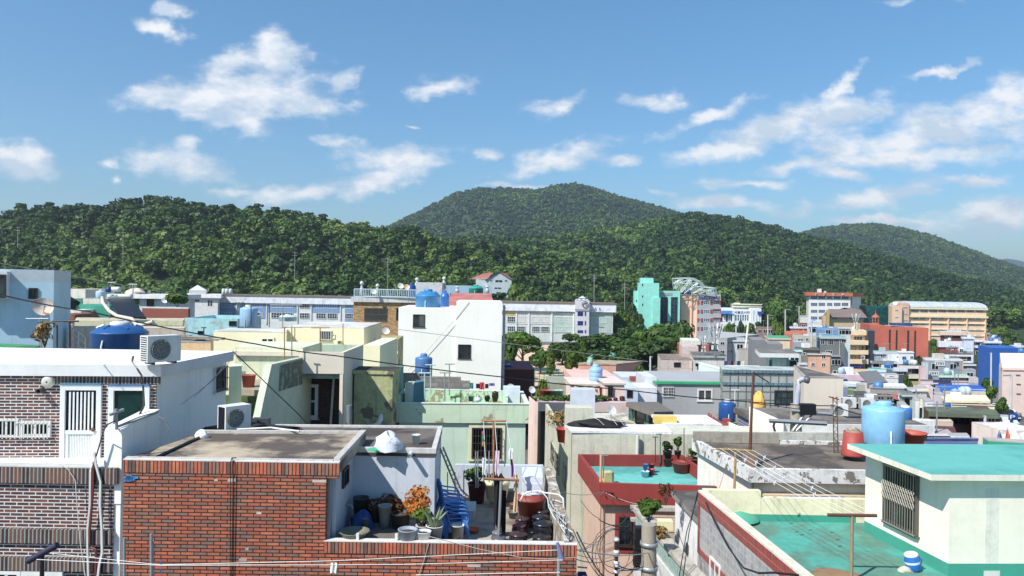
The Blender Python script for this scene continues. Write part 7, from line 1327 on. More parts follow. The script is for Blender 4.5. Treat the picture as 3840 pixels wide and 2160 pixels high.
def ac(lb,o,w,h,dp,ang,side=True,frame=False):
 """outdoor unit: fan grille on the front face, coil fins on the left side"""
 r=thing('air_conditioner',lb,'air conditioner',o);a=math.radians(ang);u=Vector((math.cos(a),math.sin(a),0));n=Vector((u.y,-u.x,0));WC=plain((226,226,222),.4)
 m=MB();m.ob(o+T3*.05,u*w,-n*dp,T3*(h-.05));m.build('case',WC,r)
 for k in (.15,.8):m=MB();m.ob(o+u*w*k,u*.06,-n*dp,T3*.05);m.build('foot',DKF,r)
 c=o+u*w*.38+T3*h*.52;R_=h*.36;m=MB();m.lathe(c+n*.002,[(R_,0),(R_,.012),(R_*.92,.015),(R_*.9,.004),(0,.004)],26,ax=n);m.build('fan_well',plain((112,116,110),.6),r)
 m=MB()
 for k in range(12):t_=k*math.pi/6;e=u*math.cos(t_)+T3*math.sin(t_);m.tube([c+n*.02+e*R_*.15,c+n*.02+e*R_*.95],.004,3)
 for q_ in (.35,.6,.85):m.tube([c+n*.022+(u*math.cos(k*.314)+T3*math.sin(k*.314))*R_*q_ for k in range(21)],.004,3)
 m.build('fan_guard',plain((180,182,178),.4),r)
 m=MB()
 for k in range(11):m.ob(o-u*.004+T3*(h*(.1+.078*k))-n*dp*.12,-u*.006,-n*dp*.76,T3*h*.03)
 m.build('side_louvre',WC if side else BLK,r);m=MB();m.ob(o-u*.002-n*dp*.12+T3*h*.08,-u*.002,-n*dp*.76,T3*h*.88);m.build('coil',BLK,r)
 return r
def cable(lb,pts,rr=.012,c=(24,24,26),sag=.0,n=10,group=None,name='cable'):
 out=[]
 for a,b in zip(pts[:-1],pts[1:]):
  for k in range(n):t=k/n;p=a.lerp(b,t);p.z -=sag*4*t*(1-t);out.append(p)
 out.append(pts[-1]);m=MB();m.tube(out,rr,4,caps=False);o=m.build(name,plain(c,.5),None,org=pts[0]);tag(o,lb,'cable',group);return o
def pot(lb,b,r1,h,c,soil=True,name='plant_pot',cat='plant pot',taper=.78,group=None,rim=True,mat=None):
 r=thing(name,lb,cat,b,group);m=MB();m.lathe(b,[(0,.0),(r1*taper,0),(r1,h*.97),(r1*1.07,h*.97) if rim else (r1,h*.98),(r1*1.07,h) if rim else (r1,h),(r1*.93,h),(r1*.9,h*.8),(0,h*.8 if soil else h*.15)],22);m.build('pot',mat or plain(c,.55),r)
 if soil:m=MB();m.lathe(b+T3*h*.8,[(r1*.9,.003),(0,.03)],16);m.build('soil',paint((70,56,44),.6,sc=8),r)
 return r
def jar(lb,b,r1,h,c,group='lidded jars in the roof yard'):
 r=thing('jar',lb,'jar',b,group);m=MB();m.lathe(b,[(0,0),(r1*.62,0),(r1*.95,h*.4),(r1,h*.62),(r1*.86,h*.86),(r1*.8,h*.9)],22);m.build('jar_body',plain(c,.2),r);m=MB();m.lathe(b+T3*h*.9,[(r1*.98,-.01),(r1*1.0,h*.03),(r1*.8,h*.08),(r1*.3,h*.13),(r1*.28,h*.17),(0,h*.18)],22);m.build('lid',plain([min(255,int(v*1.3)) for v in c],.25),r);return r
def cloth(lb,a,b,drop,c,n=8,taper=1.0,wav=.03,name='laundry',cat='laundry',group=None):
 m=MB();rng=random.Random(len(lb)+int(a.x*10));vs=[]
 for j in range(n+1):
  for i in range(n+1):
   t=i/n;w=j/n;p=a.lerp(b,.5+(t-.5)*(1-(1-taper)*w));vs.append(p-T3*drop*w*(1+.06*math.sin(i*2.1))+Vector((0,wav*math.sin(t*11+w*2),0)))
 fs=[(j*(n+1)+i,j*(n+1)+i+1,(j+1)*(n+1)+i+1,(j+1)*(n+1)+i) for i in range(n) for j in range(n)];m.add(vs+[v+Vector((0,.012,0)) for v in vs],fs+[tuple((n+1)**2+k for k in f[::-1]) for f in fs],0,True);return tag(m.build(name,plain(c,.85),None,org=a),lb,cat,group)
def lump(name,lb,cat,c,sx,sy,sz,col,seed=1,mat=None):
 m=MB();n=16;vs=[];rng=random.Random(seed)
 for j in range(9):
  for i in range(n):
   th=math.pi*.5*j/8;ph=2*math.pi*i/n;k=1+.16*math.sin(3*ph+seed+j)+.1*math.sin(7*ph+2*j)+rng.uniform(-.06,.06);vs.append(c+Vector((sx*math.cos(th)*math.cos(ph)*k,sy*math.cos(th)*math.sin(ph)*k,sz*math.sin(th)*(1+.15*math.sin(2*ph+seed)))))
 m.add(vs,[(j*n+i,j*n+(i+1) % n,(j+1)*n+(i+1) % n,(j+1)*n+i) for j in range(8) for i in range(n)],0,True);return tag(m.build(name,mat or plain(col,.8),None,org=c),lb,cat)
def props():
 B_=(24,88,152)
 tank('big round dark blue tank with a pale dome behind the white roof','A',940,1468,600,900,24,B_,(214,222,230));
 tank('wide bright blue tank on the white block','F',720,946,200,372,62,(40,132,192));tank('second blue tank partly behind the wide one on the white block','F',940,1026,210,372,64.5,(30,110,190))
 tank('tall mid-blue tank below the white block window','F',715,870,797,1000,45,(74,126,186),style=1);tank('teal green tank behind the salmon pink roof','F',1202,1332,163,248,88,(20,160,136));tank('dark blue tank beside the rooftop room of the yellow brick building','F',640,722,155,285,79,(24,80,160),style=1)
 tank('pale blue upright tank between aqua house and school','E',580,735,350,545,58,(150,190,226),(226,226,214),style=1);tank('flat white and blue tank right of the pale upright tank','E',935,1090,430,492,55,(196,222,232));tank('small pale tank left of the solar heater','A',968,1062,290,380,68,(176,204,226),style=1)
 tank('ribbed light blue tank on the cream house','G',745,866,893,1072,52,(140,186,226),ribs=4);tank('small grey tank on the salmon house roof','G',726,780,845,892,125,(170,186,190),style=1);tank('low grey-blue tank behind the roof garden','G',490,552,1005,1050,66,(110,140,160),style=1);tank('small dark blue tank on the brown shed','F',1520,1600,878,926,72,(24,80,160),(220,220,220))
 tank('dark blue tank beside the peeling balcony wall','L',133,284,365,555,46,(20,84,156),(206,210,214),style=1)
 r,b,rr,h=tank('large light blue tank behind the turquoise roof','L',1440,1797,385,762,25.2,(126,190,232),style=1,capw=.36);
 for k in range(2):
  m=MB();c=b+T3*(h*1.07)+Vector((-.28+k*.30,0,0));m.ob(c+Vector((0,-.1,0)),Vector((.28,0,0)),Vector((0,.2,0)),T3*.16);
  for q_ in (.05,.155):m.ob(c+Vector((q_,-.103,.04)),Vector((.07,0,0)),Vector((0,.002,0)),T3*.08,1)
  tag(m.build('concrete_block',[paint((140,132,124),.5,sc=6),BLK],None,org=c),'hollow concrete block, %s one on the lid of the large light blue tank' % ('left','right')[k],'concrete block')
 tank('mid-blue round tank with a white lid right of the large light blue tank','L',1768,1878,420,542,34,(50,120,190),(230,232,234),style=1,capw=.6)
 tank('blue tank on the turquoise flat roof below the terracotta block','T',1020,1180,570,668,133,(50,130,200));tank('dark blue tank beside the cream balustrade','I',1065,1130,1215,1268,68,(20,80,170),style=1);tank('lavender-blue tank in front of the vivid blue roof','U',615,755,1240,1338,83.5,(150,176,226));tank('teal tank on the black tiled house roof','U',825,890,552,592,187,(20,150,120))
 # dishes
 dish('large rusty satellite dish on a pole before the blue house','A',432,458,190,25,1.6,True,ax=(.62,-.66,.42));dish('white dish beside a bush behind the cream eave house','A',1660,392,62,71);dish('left one of two dishes behind the roof railing','F',585,175,56,78);dish('cream coloured dish behind the roof railing','F',642,184,54,77.5,c=(232,200,150));dish('white dish hung on the front of the roof railing','F',340,225,52,75.2,.2)
 dish('white dish on a thin pole before the yellow brick wall','F',453,583,66,55,1.2);dish('white dish on the shed left of the white block','F',475,718,76,46,.3);dish('round white dish at the right end of the green-floored terrace','F',1583,1102,84,37,.6);dish('white dish beside the roof garden wall','G',230,1115,64,46,.5);dish('white dish above the black tarpaulin','J',712,455,88,37.5,.4);dish('grey dish on the balcony rail left of the palm-like tree','T',1200,915,62,110,.5)
 # aerials and poles
 BK=plain((50,46,40),.5);GD=paint((176,140,70),.5,(90,70,40),sc=6);RS=paint((110,62,40),.7,(60,44,36),sc=8)
 for (lb,v,x,yt,yb,d,bar,c,w) in [
 ('thin aerial pole on the stair wall top','E',982,548,842,26.5,(958,1010,550),GD,.02),('taller aerial with a wide bar beside the stair wall','E',1048,535,832,27,(965,1142,548),GALV,.022),('brass-coloured pole behind the beige parapet','E',1075,545,755,31,None,GD,.022),('T-shaped dark clothes pole with a wide bar on the beige roof','E',1305,552,770,30,(1225,1395,553),GD,.024),('slim pole at the right end of the beige roof','E',1512,515,765,31,None,GD,.02),
 ('aerial with a white bar right of the pale blue tank','E',845,350,548,52,(800,905,350),BK,.03),('aerial with a long white bar above the flat tank','E',966,348,545,50,(850,1145,348),GALV,.03),('dark aerial in front of the pale blue tank','E',680,340,520,50,(625,740,342),BK,.03),('long-armed aerial at the right side of the yellow house','E',1800,548,700,38,(1785,1812,550),GD,.02),
 ('pale T-shaped pole at the left of the green-floored terrace','F',803,965,1228,31,(748,857,964),plain((176,206,206),.5),.03),('pale pole with an aerial on a cream block','F',857,888,1155,33,(808,905,890),plain((176,206,206),.5),.026),('dark T-shaped pole in the middle of the green terrace','F',985,960,1220,31.5,(938,1042,960),GALV,.026),('grey T-shaped pole behind the middle of the green terrace','F',1027,882,1165,33.5,(985,1077,882),GALV,.026),
 ('white aerial before the grey wall under the green roof','L',280,270,400,50,(244,320,272),WHT,.03),('green T-shaped line pole in the red-walled roof','J',635,866,1068,26.8,(598,678,866),plain((60,150,120),.5),.022),('left one of two thin poles behind the red wall','J',1105,697,932,30,(1080,1130,698),BK,.018),('right one of two thin poles behind the red wall','J',1150,670,930,30.2,(1110,1165,672),plain((70,120,100),.5),.02),('tall thin rod by the plant tubs','J',1365,615,915,29.5,None,BK,.016),
 ('upright rusty T-pole before the left green window','D',748,215,665,18.6,(665,852,210),paint((190,110,60),.4,sc=6),.025),('first of the short grey pipes at the yard back wall','D',605,455,745,18.3,None,GALV,.016),('second of the short grey pipes at the yard back wall','D',622,455,745,18.4,None,GALV,.016),('third short grey pipe left of the rusty T-pole','D',712,452,700,18.8,None,GALV,.016),('leaning grey rod right of the rusty T-pole','D',836,360,575,18.9,None,GALV,.014),('grey rod beside the yard ladder','D',510,610,800,18,None,GALV,.014),('short grey rod left of the yard ladder','D',440,620,790,18.2,None,GALV,.014),
 ('bare steel post at the left foot of the red brick wall','B',1056,1125,1500,11.5,None,GALV,.022),('taller pair-post before the red brick wall','B',1285,1090,1500,11.4,None,GALV,.022),('second post of the pair before the red brick wall','B',1298,1148,1500,11.5,None,GALV,.02),('bent aerial pole behind the rusty dish','A',702,605,868,24.5,(640,790,602),BK,.03),('forked aerial before the small grey house','A',575,640,868,25,(530,640,600),BK,.025),('cross bar aerial on the mast of the rusty dish','A',400,575,850,24.8,(262,490,577),GALV,.02),('aerial with a short bar against the wood','A',1338,235,330,70,(1298,1382,232),GALV,.05),('aerial rod above the small cylindrical tank','A',1118,215,262,66,(1085,1165,212),GALV,.04),
 ('far left roof aerial before the aqua house','E',252,550,590,55,(228,275,552),BK,.04),('post beside the orange shrub','D',380,620,790,17.9,None,GALV,.013)]:tpole(lb,v,x,yt,yb,d,bar,c,w)
 # rust-brown mast with its arm, rusty lattice mast, golden pole
 V('L');b=P(416,842,23.6);a=P(446,112,23.6);r=thing('steel_mast','tall dark rusty mast with a slanting arm on the peeling house','mast',b);m=MB();m.tube([a,b],[.035,.055],8);m.build('mast',RS,r);m=MB();m.tube([a,P(590,206,23.4)],.02,5);m.build('arm',BLK,r);m=MB();m.box(b-T3*.42,.35,.35,.5);m.build('concrete_base',paint((150,120,96),.6,sc=4),r);MAST=P(432,385,23.6)
 b=P(1197,858,25.5);a=P(1186,332,25.5);r=thing('lattice_mast','short rusty lattice mast in a concrete block on the dark roof','mast',b);m=MB()
 for dx in (-.07,.07):m.tube([a+Vector((dx,0,0)),b+Vector((dx,0,0))],.018,5);m.build('upright',RS,r);m=MB()
 for k in range(18):z0=a.lerp(b,k/18);z1=a.lerp(b,(k+1)/18);s=.07*(-1)**k;m.tube([z0+Vector((s,0,0)),z1+Vector((-s,0,0))],.01,4)
 m.build('lacing',RS,r);m=MB();m.tube([P(1130,332,25.5),P(1222,358,25.5)],.02,5);m.build('top_bar',RS,r);m=MB();m.box(b-T3*.28+Vector((.1,-.1,0)),.95,.6,.34);m.build('concrete_block',paint((130,118,96),.7,sc=4),r)
 Hf=TH['Hf'];V('L');b=R(268,1382,Hf*.985);a=P(286,835,b.y);r=thing('clothes_pole','golden-brown pole carrying the far end of the clothes lines','pole',b);m=MB();m.tube([a,b],.035,8);m.build('pole',GD,r);e0,e1=P(112,806,b.y),P(440,824,b.y);m=MB();m.tube([e0,e1],.03,8);m.build('crossbar',GD,r)
 V('M');c=R(368,1500,Hf);a=P(375,905,c.y);s0,s1=P(155,896,c.y),P(598,902,c.y);r=thing('clothes_pole','rust-brown T-shaped clothes post on the turquoise terrace','pole',c);m=MB();m.tube([a,c-T3*.0],.036,10);m.build('pole',paint((160,140,100),.5,sc=6),r);m=MB();m.tube([s0,s1],.036,10);m.build('crossbar',RS,r)
 WL=(226,224,214)
 for k,t in enumerate((.08,.29,.53,.76,.97)):
  A_=e0.lerp(e1,(.1,.33,.5,.76,.99)[k])+T3*.03;B2=s0.lerp(s1,t)+T3*.035;cable('white clothes line, number %s from the left, over the turquoise terrace' % ('one','two','three','four','five')[k],[A_,B2],.006,WL,sag=.05,group='clothes lines over the terrace',name='clothes_line')
  for j,tt in enumerate(((.5,.55),(.18,.36),(.22,.47,.72),(.3,.62),(.12,.5))[k]):q_=A_.lerp(B2,tt);q_.z -=.05*4*tt*(1-tt);m=MB();m.box(q_-T3*.07,.025,.03,.09,.4);m.box(q_-T3*.03+Vector((.03,0,0)),.02,.03,.07,-.5);tag(m.build('clothes_peg',plain((214,206,226),.5),None,org=q_),'pale clothes pegs on the lines over the terrace','clothes peg','pegs on the clothes lines')
 # tubs on the roofs
 V('L');h_=hd(1350,868,24.6);b=R(1348,862,h_);m=MB();r=thing('rubber_bin','tall brick-red bin filled with rubble beside the large light blue tank','bin',b);rb=95*VW['L'][2]*b.y/FP;hh=215*VW['L'][2]*b.y/FP;m.lathe(b,[(0,0),(rb*1.08,0),(rb*1.05,.05),(rb*.86,hh),(rb*.8,hh),(rb*.8,hh-.1),(0,hh-.1)],28,wob=.01);m.build('bin',plain((170,56,42),.6),r);lump('stone','rubble heap with a pale stone on the tall red bin','stones',b+T3*(hh-.12),rb*.78,rb*.7,.22,(150,132,110),3,paint((150,132,110),.6,sc=9));lump('stone','rounded stone on top of the rubble bin','stones',b+T3*(hh+.06),.14,.12,.12,(176,156,130),5)
 pot('orange-red basin right of the large light blue tank',P(1862,762,25.6),.52,.42,(190,70,44),False,'basin','basin')
 V('J');hr=hd(1337,1020,29.2)
 for lb,x,y,w,h2,c in (('large round brick-red tub on wooden slats on the turquoise floor',1337,1012,160,.42,(170,50,38)),('wide red-brown tub by the red wall with spring onions',1440,965,146,.38,(150,60,46)),('dark tub on a red basin with leafy plants',1212,955,92,.34,(110,60,50))):b=R(x,y,hr);pot(lb,b,w*VW['J'][2]*b.y/FP/2,h2*.9,c)
 for lb,x,y,w,c in (('black planter with leafy stems by the red wall',1212,925,84,(50,54,58)),('second black planter with a tall leafy stem',1306,925,62,(46,48,52))):b=R(x,y+30,hr)+T3*.28;pot(lb,b,w*VW['J'][2]*b.y/FP/2,.32,c)
 shrub('leafy_plant','broad-leaved plant in the left black planter',R(1212,955,hr)+T3*.5,.24,.55,LEAFD,n=170,leaf=.11);shrub('leafy_plant','tall broad-leaved plant in the right black planter',R(1306,955,hr)+T3*.5,.2,.7,LEAF,n=140,leaf=.11,seed=8);shrub('leafy_plant','spiky spring onions in the wide red-brown tub',R(1440,965,hr)+T3*.3,.3,.5,LEAF,n=240,leaf=.06,seed=9)
 for lb,x,y,w,c in (('blue small bucket standing in a clear basin',1014,1040,44,(40,110,180)),('clear pale basin on the turquoise floor',1012,1052,76,(170,206,226)),('small red basin beside the pale basin',1068,1034,62,(190,34,44)),('brown-red bowl stacked on the red basin',1068,1015,56,(110,40,36))):b=R(x,y,hr);pot(lb,b+T3*(.12 if 'stack' in lb or 'bucket' in lb else 0),w*VW['J'][2]*b.y/FP/2,.3 if 'bucket' in lb else .2,c,False,'basin','basin')
 b=R(670,1122,hr);m=MB();m.box(b,.36,.36,.45,.3);tag(m.build('stone_block',paint((222,204,130),.7,(160,90,70),sc=5),None,org=b),'yellow painted stone block in the corner of the red-walled roof','stone block')
 # cooler jug on the terrace
 V('M');b=R(935,1400,Hf);s=b.y/FP*VW['M'][2];rj=66*s;hj=165*s;r=thing('water_jug','blue and white insulated water jug leaning on the turquoise terrace','water jug',b);ax=Vector((-.18,.05,1)).normalized();m=MB();m.lathe(b,[(0,0),(rj*.8,0),(rj*.98,hj*.12),(rj,hj*.55),(rj*.86,hj*.82)],24,ax=ax);m.build('jug_body',plain((20,110,200),.3),r);m=MB();m.lathe(b+ax*hj*.82,[(rj*.88,0),(rj*.9,hj*.1),(rj*.7,hj*.17),(0,hj*.19)],24,ax=ax);m.build('jug_lid',WHT,r);m=MB();m.lathe(b+ax*hj*.42,[(rj*1.005,0),(rj*1.01,hj*.12)],24,ax=ax);m.build('label_band',plain((206,224,236),.4),r);m=MB();m.tube([b+ax*hj*.8+Vector((rj*.9,0,0)),b+ax*hj*.6+Vector((rj*1.3,-.02,0)),b+ax*hj*.3+Vector((rj*1.02,0,0))],.018,6);m.build('handle',plain((20,100,190),.3),r)
 lump('rag','crumpled beige rag beside the water jug','rag',b+Vector((-rj*1.3,-.05,0)),.16,.1,.1,(190,186,160),4);b=R(215,1430,Hf);lump('dirt_patch','flat brown mud patch at the foot of the terrace','dirt',b,.5,.3,.015,(150,116,78),2);V('L');b=R(325,1436,Hf*.99);m=MB();m.lathe(b,[(.5,0),(.42,.1),(0,.2)],20);tag(m.build('drain_dome',plain((56,170,140),.5),None,org=b),'turquoise painted dome at the back left of the terrace','dome')
 # air conditioners
 V('A');ac('white air conditioner standing on the white roof edge',P(1482,1046,15.85),.74,.62,.34,52);V('B');ac('air conditioner with an open dark side beside the side wall',P(1915,232,16.5),.62,.57,.36,50,False)
 V('L');ac('air conditioner left of two on the far dark roof edge',P(1262,442,33.5),.62,.5,.26,6);ac('air conditioner behind the rubble bin and tank',P(1425,452,33.5),.64,.52,.26,4);ac('air conditioner hung beside the lattice mast',P(1165,515,30.5),.62,.52,.28,-4);V('T');ac('twin-fan air conditioner on an apartment balcony',P(573,512,215.3),1.0,1.15,.45,3)
 # solar water heater
 V('A');S=plain((200,214,216),.3);r=thing('solar_heater','solar water heater with a dark sloping collector and white tank','solar heater',P(1280,575,43));
 for (x0,x1,y,w,d,nm,mt) in ((1085,1332,352,26,43.5,'storage_tank',S),(1110,1212,283,28,44.5,'upper_tank',S),(1072,1118,285,31,44.4,'tank_cover',plain((30,60,140),.5))):m=MB();a,b=P(x0,y,d),P(x1,y,d);rr=w*VW['A'][2]*d/FP;u=(b-a).normalized();m.lathe(a,[(0,0),(rr*.8,0),(rr,.12),(rr,(b-a).length-.12),(rr*.8,(b-a).length),(0,(b-a).length)],20,ax=u);m.build(nm,mt,r)
 a,b,c,d_=P(1080,378,43.3),P(1332,378,43.3),P(1472,568,41),P(1198,545,41.2);m=MB();n_=(b-a).cross(d_-a).normalized()*.1;m.add([a,b,c,d_,a+n_,b+n_,c+n_,d_+n_],[(0,1,2,3),(7,6,5,4),(0,4,5,1),(1,5,6,2),(2,6,7,3),(3,7,4,0)]);m.build('collector',plain((30,34,44),.35),r);m=MB();m.tube([P(1030,360,43),P(1040,420,42.8),P(1100,500,42),P(1180,550,41.5),P(1330,580,40),P(1370,640,39.5),P(1440,640,39.5),P(1540,606,39.5)],.1,8);m.build('insulated_pipe',plain((206,200,180),.7),r);sgn=Face(P(1100,345,43.0),P(1330,345,43.0));sign(r,'GREEN',sgn,1112,332,1192,354,plain((60,110,110),.5))
 for x in (1100,1320):m=MB();m.tube([P(x,375,43.6),P(x,575,43.6)],.05,5);m.build('leg',GALV,r)
 # roof vents of the yellow brick building
 for lb,v,x,yt,yb,d in (('tall grey roof vent at the left end of the railing','F',232,130,272,76.5),('double roof vent behind the hung dish','F',375,155,272,76.5),('tall vent left of the white rooftop room','F',732,98,205,84),('tall vent right of the white rooftop room','F',978,90,200,84),('small vent before the pale blue wall','F',1098,178,236,82),('vent at the right end of the salmon pink roof','F',1370,172,238,80)):
  V(v);s=VW[v][2]*d/FP;b=P(x,yb,d);h=(yb-yt)*s;r=thing('roof_vent',lb,'roof vent',b);m=MB();m.lathe(b,[(0,0),(20*s,0),(17*s,h*.5),(8*s,h*.7),(8*s,h*.76)],12);m.build('duct',plain((186,196,196),.5),r);m=MB();m.lathe(b+T3*h*.76,[(12*s,0),(18*s,h*.06),(17*s,h*.16),(6*s,h*.24),(0,h*.24)],14);m.build('cap',plain((200,206,204),.4),r)
props()
# ---------------------------------------------------------------- the roof yard of the red brick house
def yard():
 hf=RB['hf'];V('D');G_=lambda x,y,v='D':(V(v),R(x,max(y,1012),4.9) if v=='C' else R(x,y,hf))[1];sc=lambda b:b.y/FP*.46921
 def chair():
  r=thing('plastic_chair','','chair',(0,0,0),'stacked blue plastic chairs');C=plain((70,144,228),.3);m=MB();m.ob((-.22,-.22,.42),(.44,0,0),(0,.42,0),(0,0,.02));m.build('seat',C,r)
  for sx in (-1,1):
   for sy in (-1,1):m=MB();m.tube([(sx*.2,sy*.2,.43),(sx*.27,sy*.27,0)],[.03,.022],6);m.build('leg',C,r)
   m=MB();m.tube([(sx*.25,-.2,.42),(sx*.28,-.24,.56),(sx*.28,-.16,.64),(sx*.28,.1,.66),(sx*.24,.26,.70)],.018,6);m.build('armrest',C,r)
  m=MB();m.tube([(-.24,.2,.43),(-.25,.27,.68),(-.18,.3,.84),(0,.31,.88),(.18,.3,.84),(.25,.27,.68),(.24,.2,.43)],.02,6);m.build('back_frame',C,r)
  for k in range(4):x=-.13+.087*k;m=MB();m.tube([(x,.22,.45),(x*1.1,.3,.85)],.012,5);m.build('back_slat',C,r)
  return r
 m=MB();zb=CH-4.9;r=thing('plant_bench','low concrete bench under the plants and pots in the wall shade','bench',Vector((-2.3,14.6,RB['zf'])));m.ob(Vector((-3.1,14.02,zb-.1)),Vector((1.75,0,0)),Vector((0,1.5,0)),T3*.098);m.build('bench_top',paint((120,112,100),.6,sc=3),r)
 for x in (-3.05,-2.3,-1.5):m=MB();m.ob(Vector((x,14.1,RB['zf'])),Vector((.12,0,0)),Vector((0,1.35,0)),T3*(zb-.103-RB['zf']));m.build('support',paint((120,112,100),.6,sc=3),r)
 c0=chair();b=G_(445,1150);N_=('lowest','second from the bottom','third from the bottom','fourth from the bottom','fifth from the bottom','topmost')
 for k in range(6):
  lb='blue plastic armchair, %s in the stack of the roof yard' % N_[k];o=c0 if k==0 else dup(c0,(0,0,0));o['label']=lb;o.location=b+Vector((-.035*k,.0,.085*k));o.rotation_euler=(.02*k,0,1.85)
 # rubber bin, planters, tubs
 b=G_(1040,1040);r=pot('brick-red rubber bin with a folded cloth on its lid',b,105*sc(b),.62,(168,66,44),False,'rubber_bin','bin');m=MB();m.lathe(b+T3*.63,[(105*sc(b)*1.18,0),(105*sc(b)*1.15,.05),(.2,.1),(0,.11)],9);m.build('lid',plain((150,56,44),.6),r);lump('folded_cloth','pale grey cloth lying on the brick-red bin','cloth',b+T3*.73,.22,.16,.06,(190,194,200),2)
 b=G_(770,890);r=thing('planter','cream hexagonal planter standing on blocks in the roof yard','planter',b);s=110*sc(b);m=MB();m.lathe(b+T3*.16,[(0,0),(s*.72,0),(s*.95,.42),(s,.42),(s*1.0,.5),(s*.9,.5),(0,.44)],6);m.build('planter_body',plain((228,218,170),.6),r);m=MB();m.box(b,.34,.3,.16);m.build('block',paint((150,140,124),.5,sc=5),r)
 shrub('leafy_plant','low grey-green plant in the cream planter',b+T3*.62,.22,.22,LEAFD,n=200,leaf=.07)
 b=G_(612,860);pot('large dark red tub with shrubs by the yard back wall',b,72*sc(b),.5,(120,44,38));shrub('leafy_plant','green shrub in the large dark red tub',b+T3*.45,.42,.5,LEAF,n=350,leaf=.08,seed=11)
 b=G_(715,770);pot('small round brown pot behind the cream planter',b,.16,.3,(130,60,46));b=G_(855,780);pot('dark pot with dry flowers on the yard stand',b+T3*.3,.2,.2,(70,60,54));shrub('dry_plant','dry ochre plant beside the laundry pole',b+T3*.5,.3,.2,foliage([(.16,.10,.04),(.3,.2,.07),(.4,.3,.1)],'dry'),n=200,leaf=.06,seed=3)
 b=G_(848,850);m=MB();m.box(b,.5,.3,.3);tag(m.build('stand',plain((90,96,96),.6),None,org=b),'low grey stand under the dry plant','stand')
 V('D');b=G_(1060,1003);m=MB();x0,x1=P(978,700,18).x,P(1140,700,18).x;zt=P(1050,662,18).z;r=thing('storage_cabinet','tall plain white cabinet beside the yard side wall','cabinet',Vector(((x0+x1)/2,18.5,RB['zf'])));m.ob(Vector((x0,18,RB['zf'])),Vector((x1-x0,0,0)),Vector((0,1.05,0)),T3*(zt-RB['zf']));m.build('cabinet',plain((226,228,238),.35),r)
 m=MB();m.ob(Vector((x0+.02,17.99,RB['zf']+.1)),Vector((x1-x0-.04,0,0)),Vector((0,.008,0)),T3*(zt-RB['zf']-.25));m.build('door',plain((216,220,232),.35),r)
 # lidded jars
 for i,(x,y,w,h,c,lb) in enumerate([(975,1095,120,.34,(60,44,40),'dark brown jar left of the two tallest jars'),(950,1150,120,.34,(110,62,56),'reddish brown jar beside the line post'),(945,1212,150,.3,(50,38,36),'dark glossy jar nearest the brick parapet middle'),(1120,1110,140,.42,(34,36,44),'black jar in front of the red bin'),(1138,1165,165,.42,(30,32,38),'widest black jar with a pale rim'),(1130,1050,130,.4,(40,36,36),'black jar against the yard side wall'),(1130,1235,150,.3,(36,32,34),'black jar at the right front corner'),(800,1130,90,.3,(110,106,104),'grey jar behind the line post'),(782,1185,100,.26,(90,92,96),'grey-lidded jar at the foot of the line post'),(785,1225,120,.24,(70,72,78),'low dark grey jar by the parapet'),(905,935,66,.22,(90,60,44),'little brown jar behind the reddish bin')]):b=G_(x,y);jar(lb,b,w*sc(b)/2,h,c)
 b=G_(905,985);pot('patterned round bowl left of the brick-red bin',b,.13,.16,(120,120,110),False,'bowl','bowl')
 b=G_(585,1100);pot('bright orange basin on the yard floor',b,.14,.09,(230,100,20),False,'basin','basin',rim=False);b=G_(458,1185);pot('white plastic bucket before the blue chairs',b,52*sc(b),.4,(222,226,230),False,'bucket','bucket')
 b=G_(560,960);m=MB();r=thing('trough','white plastic trough behind the blue chairs','trough',b);m.ob(b+Vector((-.13,-.4,0)),(.26,0,0),(0,.8,0),(0,0,.22));m.build('trough',plain((206,210,210),.5),r)
 b=G_(1640,1150,'C');pot('round white pot holding the aloe',b,68*sc(b),.26,(226,224,216));r=thing('aloe','spiky aloe in the round white pot','plant',b+T3*.2);rng=random.Random(3);AL=plain((126,140,104),.5)
 for k in range(14):a=k*2.4;l=rng.uniform(.3,.55);e=Vector((math.cos(a),math.sin(a),0));m=MB();m.tube([b+T3*.2+e*.03,b+T3*(.2+l*.5)+e*l*.3,b+T3*(.2+l*.85)+e*l*.62],[.035,.026,.002],5);m.build('leaf',AL,r)
 for lb,v,x,y,w,h,c in (('dark tall bucket beside the shaded wall','C',1050,905,125,.5,(60,66,66)),('pale-rimmed pot in the shade left of the stand','C',1160,985,105,.28,(96,96,84)),('white-rimmed basin on a stand in the yard shade','C',1242,1060,105,.45,(150,160,156)),('wide dark pot under the orange shrub','C',1368,1060,160,.3,(56,54,50)),('wide shallow basin at the shaded corner','C',1000,1170,230,.2,(110,110,90)),('grey tin can in the yard shade','C',1085,1110,50,.3,(96,110,130)),('pale round pot just inside the brick parapet','C',1425,1200,150,.3,(150,160,176)),('white pot beside the aloe','C',1545,1140,110,.24,(220,220,214)),('white pot half behind the parapet','C',1550,1195,120,.25,(214,216,214)),('small blue-grey pot in the far shade','C',1000,1050,70,.2,(70,84,104)),('brown basin by the stacked chairs','D',385,1205,170,.2,(84,70,60)),('dark pot behind the orange shrub','C',1200,930,90,.3,(50,50,48))):b=G_(x,y,v);pot(lb,b,w*sc(b)/2,h,c,'pot' in lb)
 OR=foliage([(.22,.07,.02),(.42,.15,.035),(.6,.26,.06),(.7,.36,.10)],'orange');DR=foliage([(.05,.03,.015),(.12,.05,.02),(.22,.08,.025)],'rust')
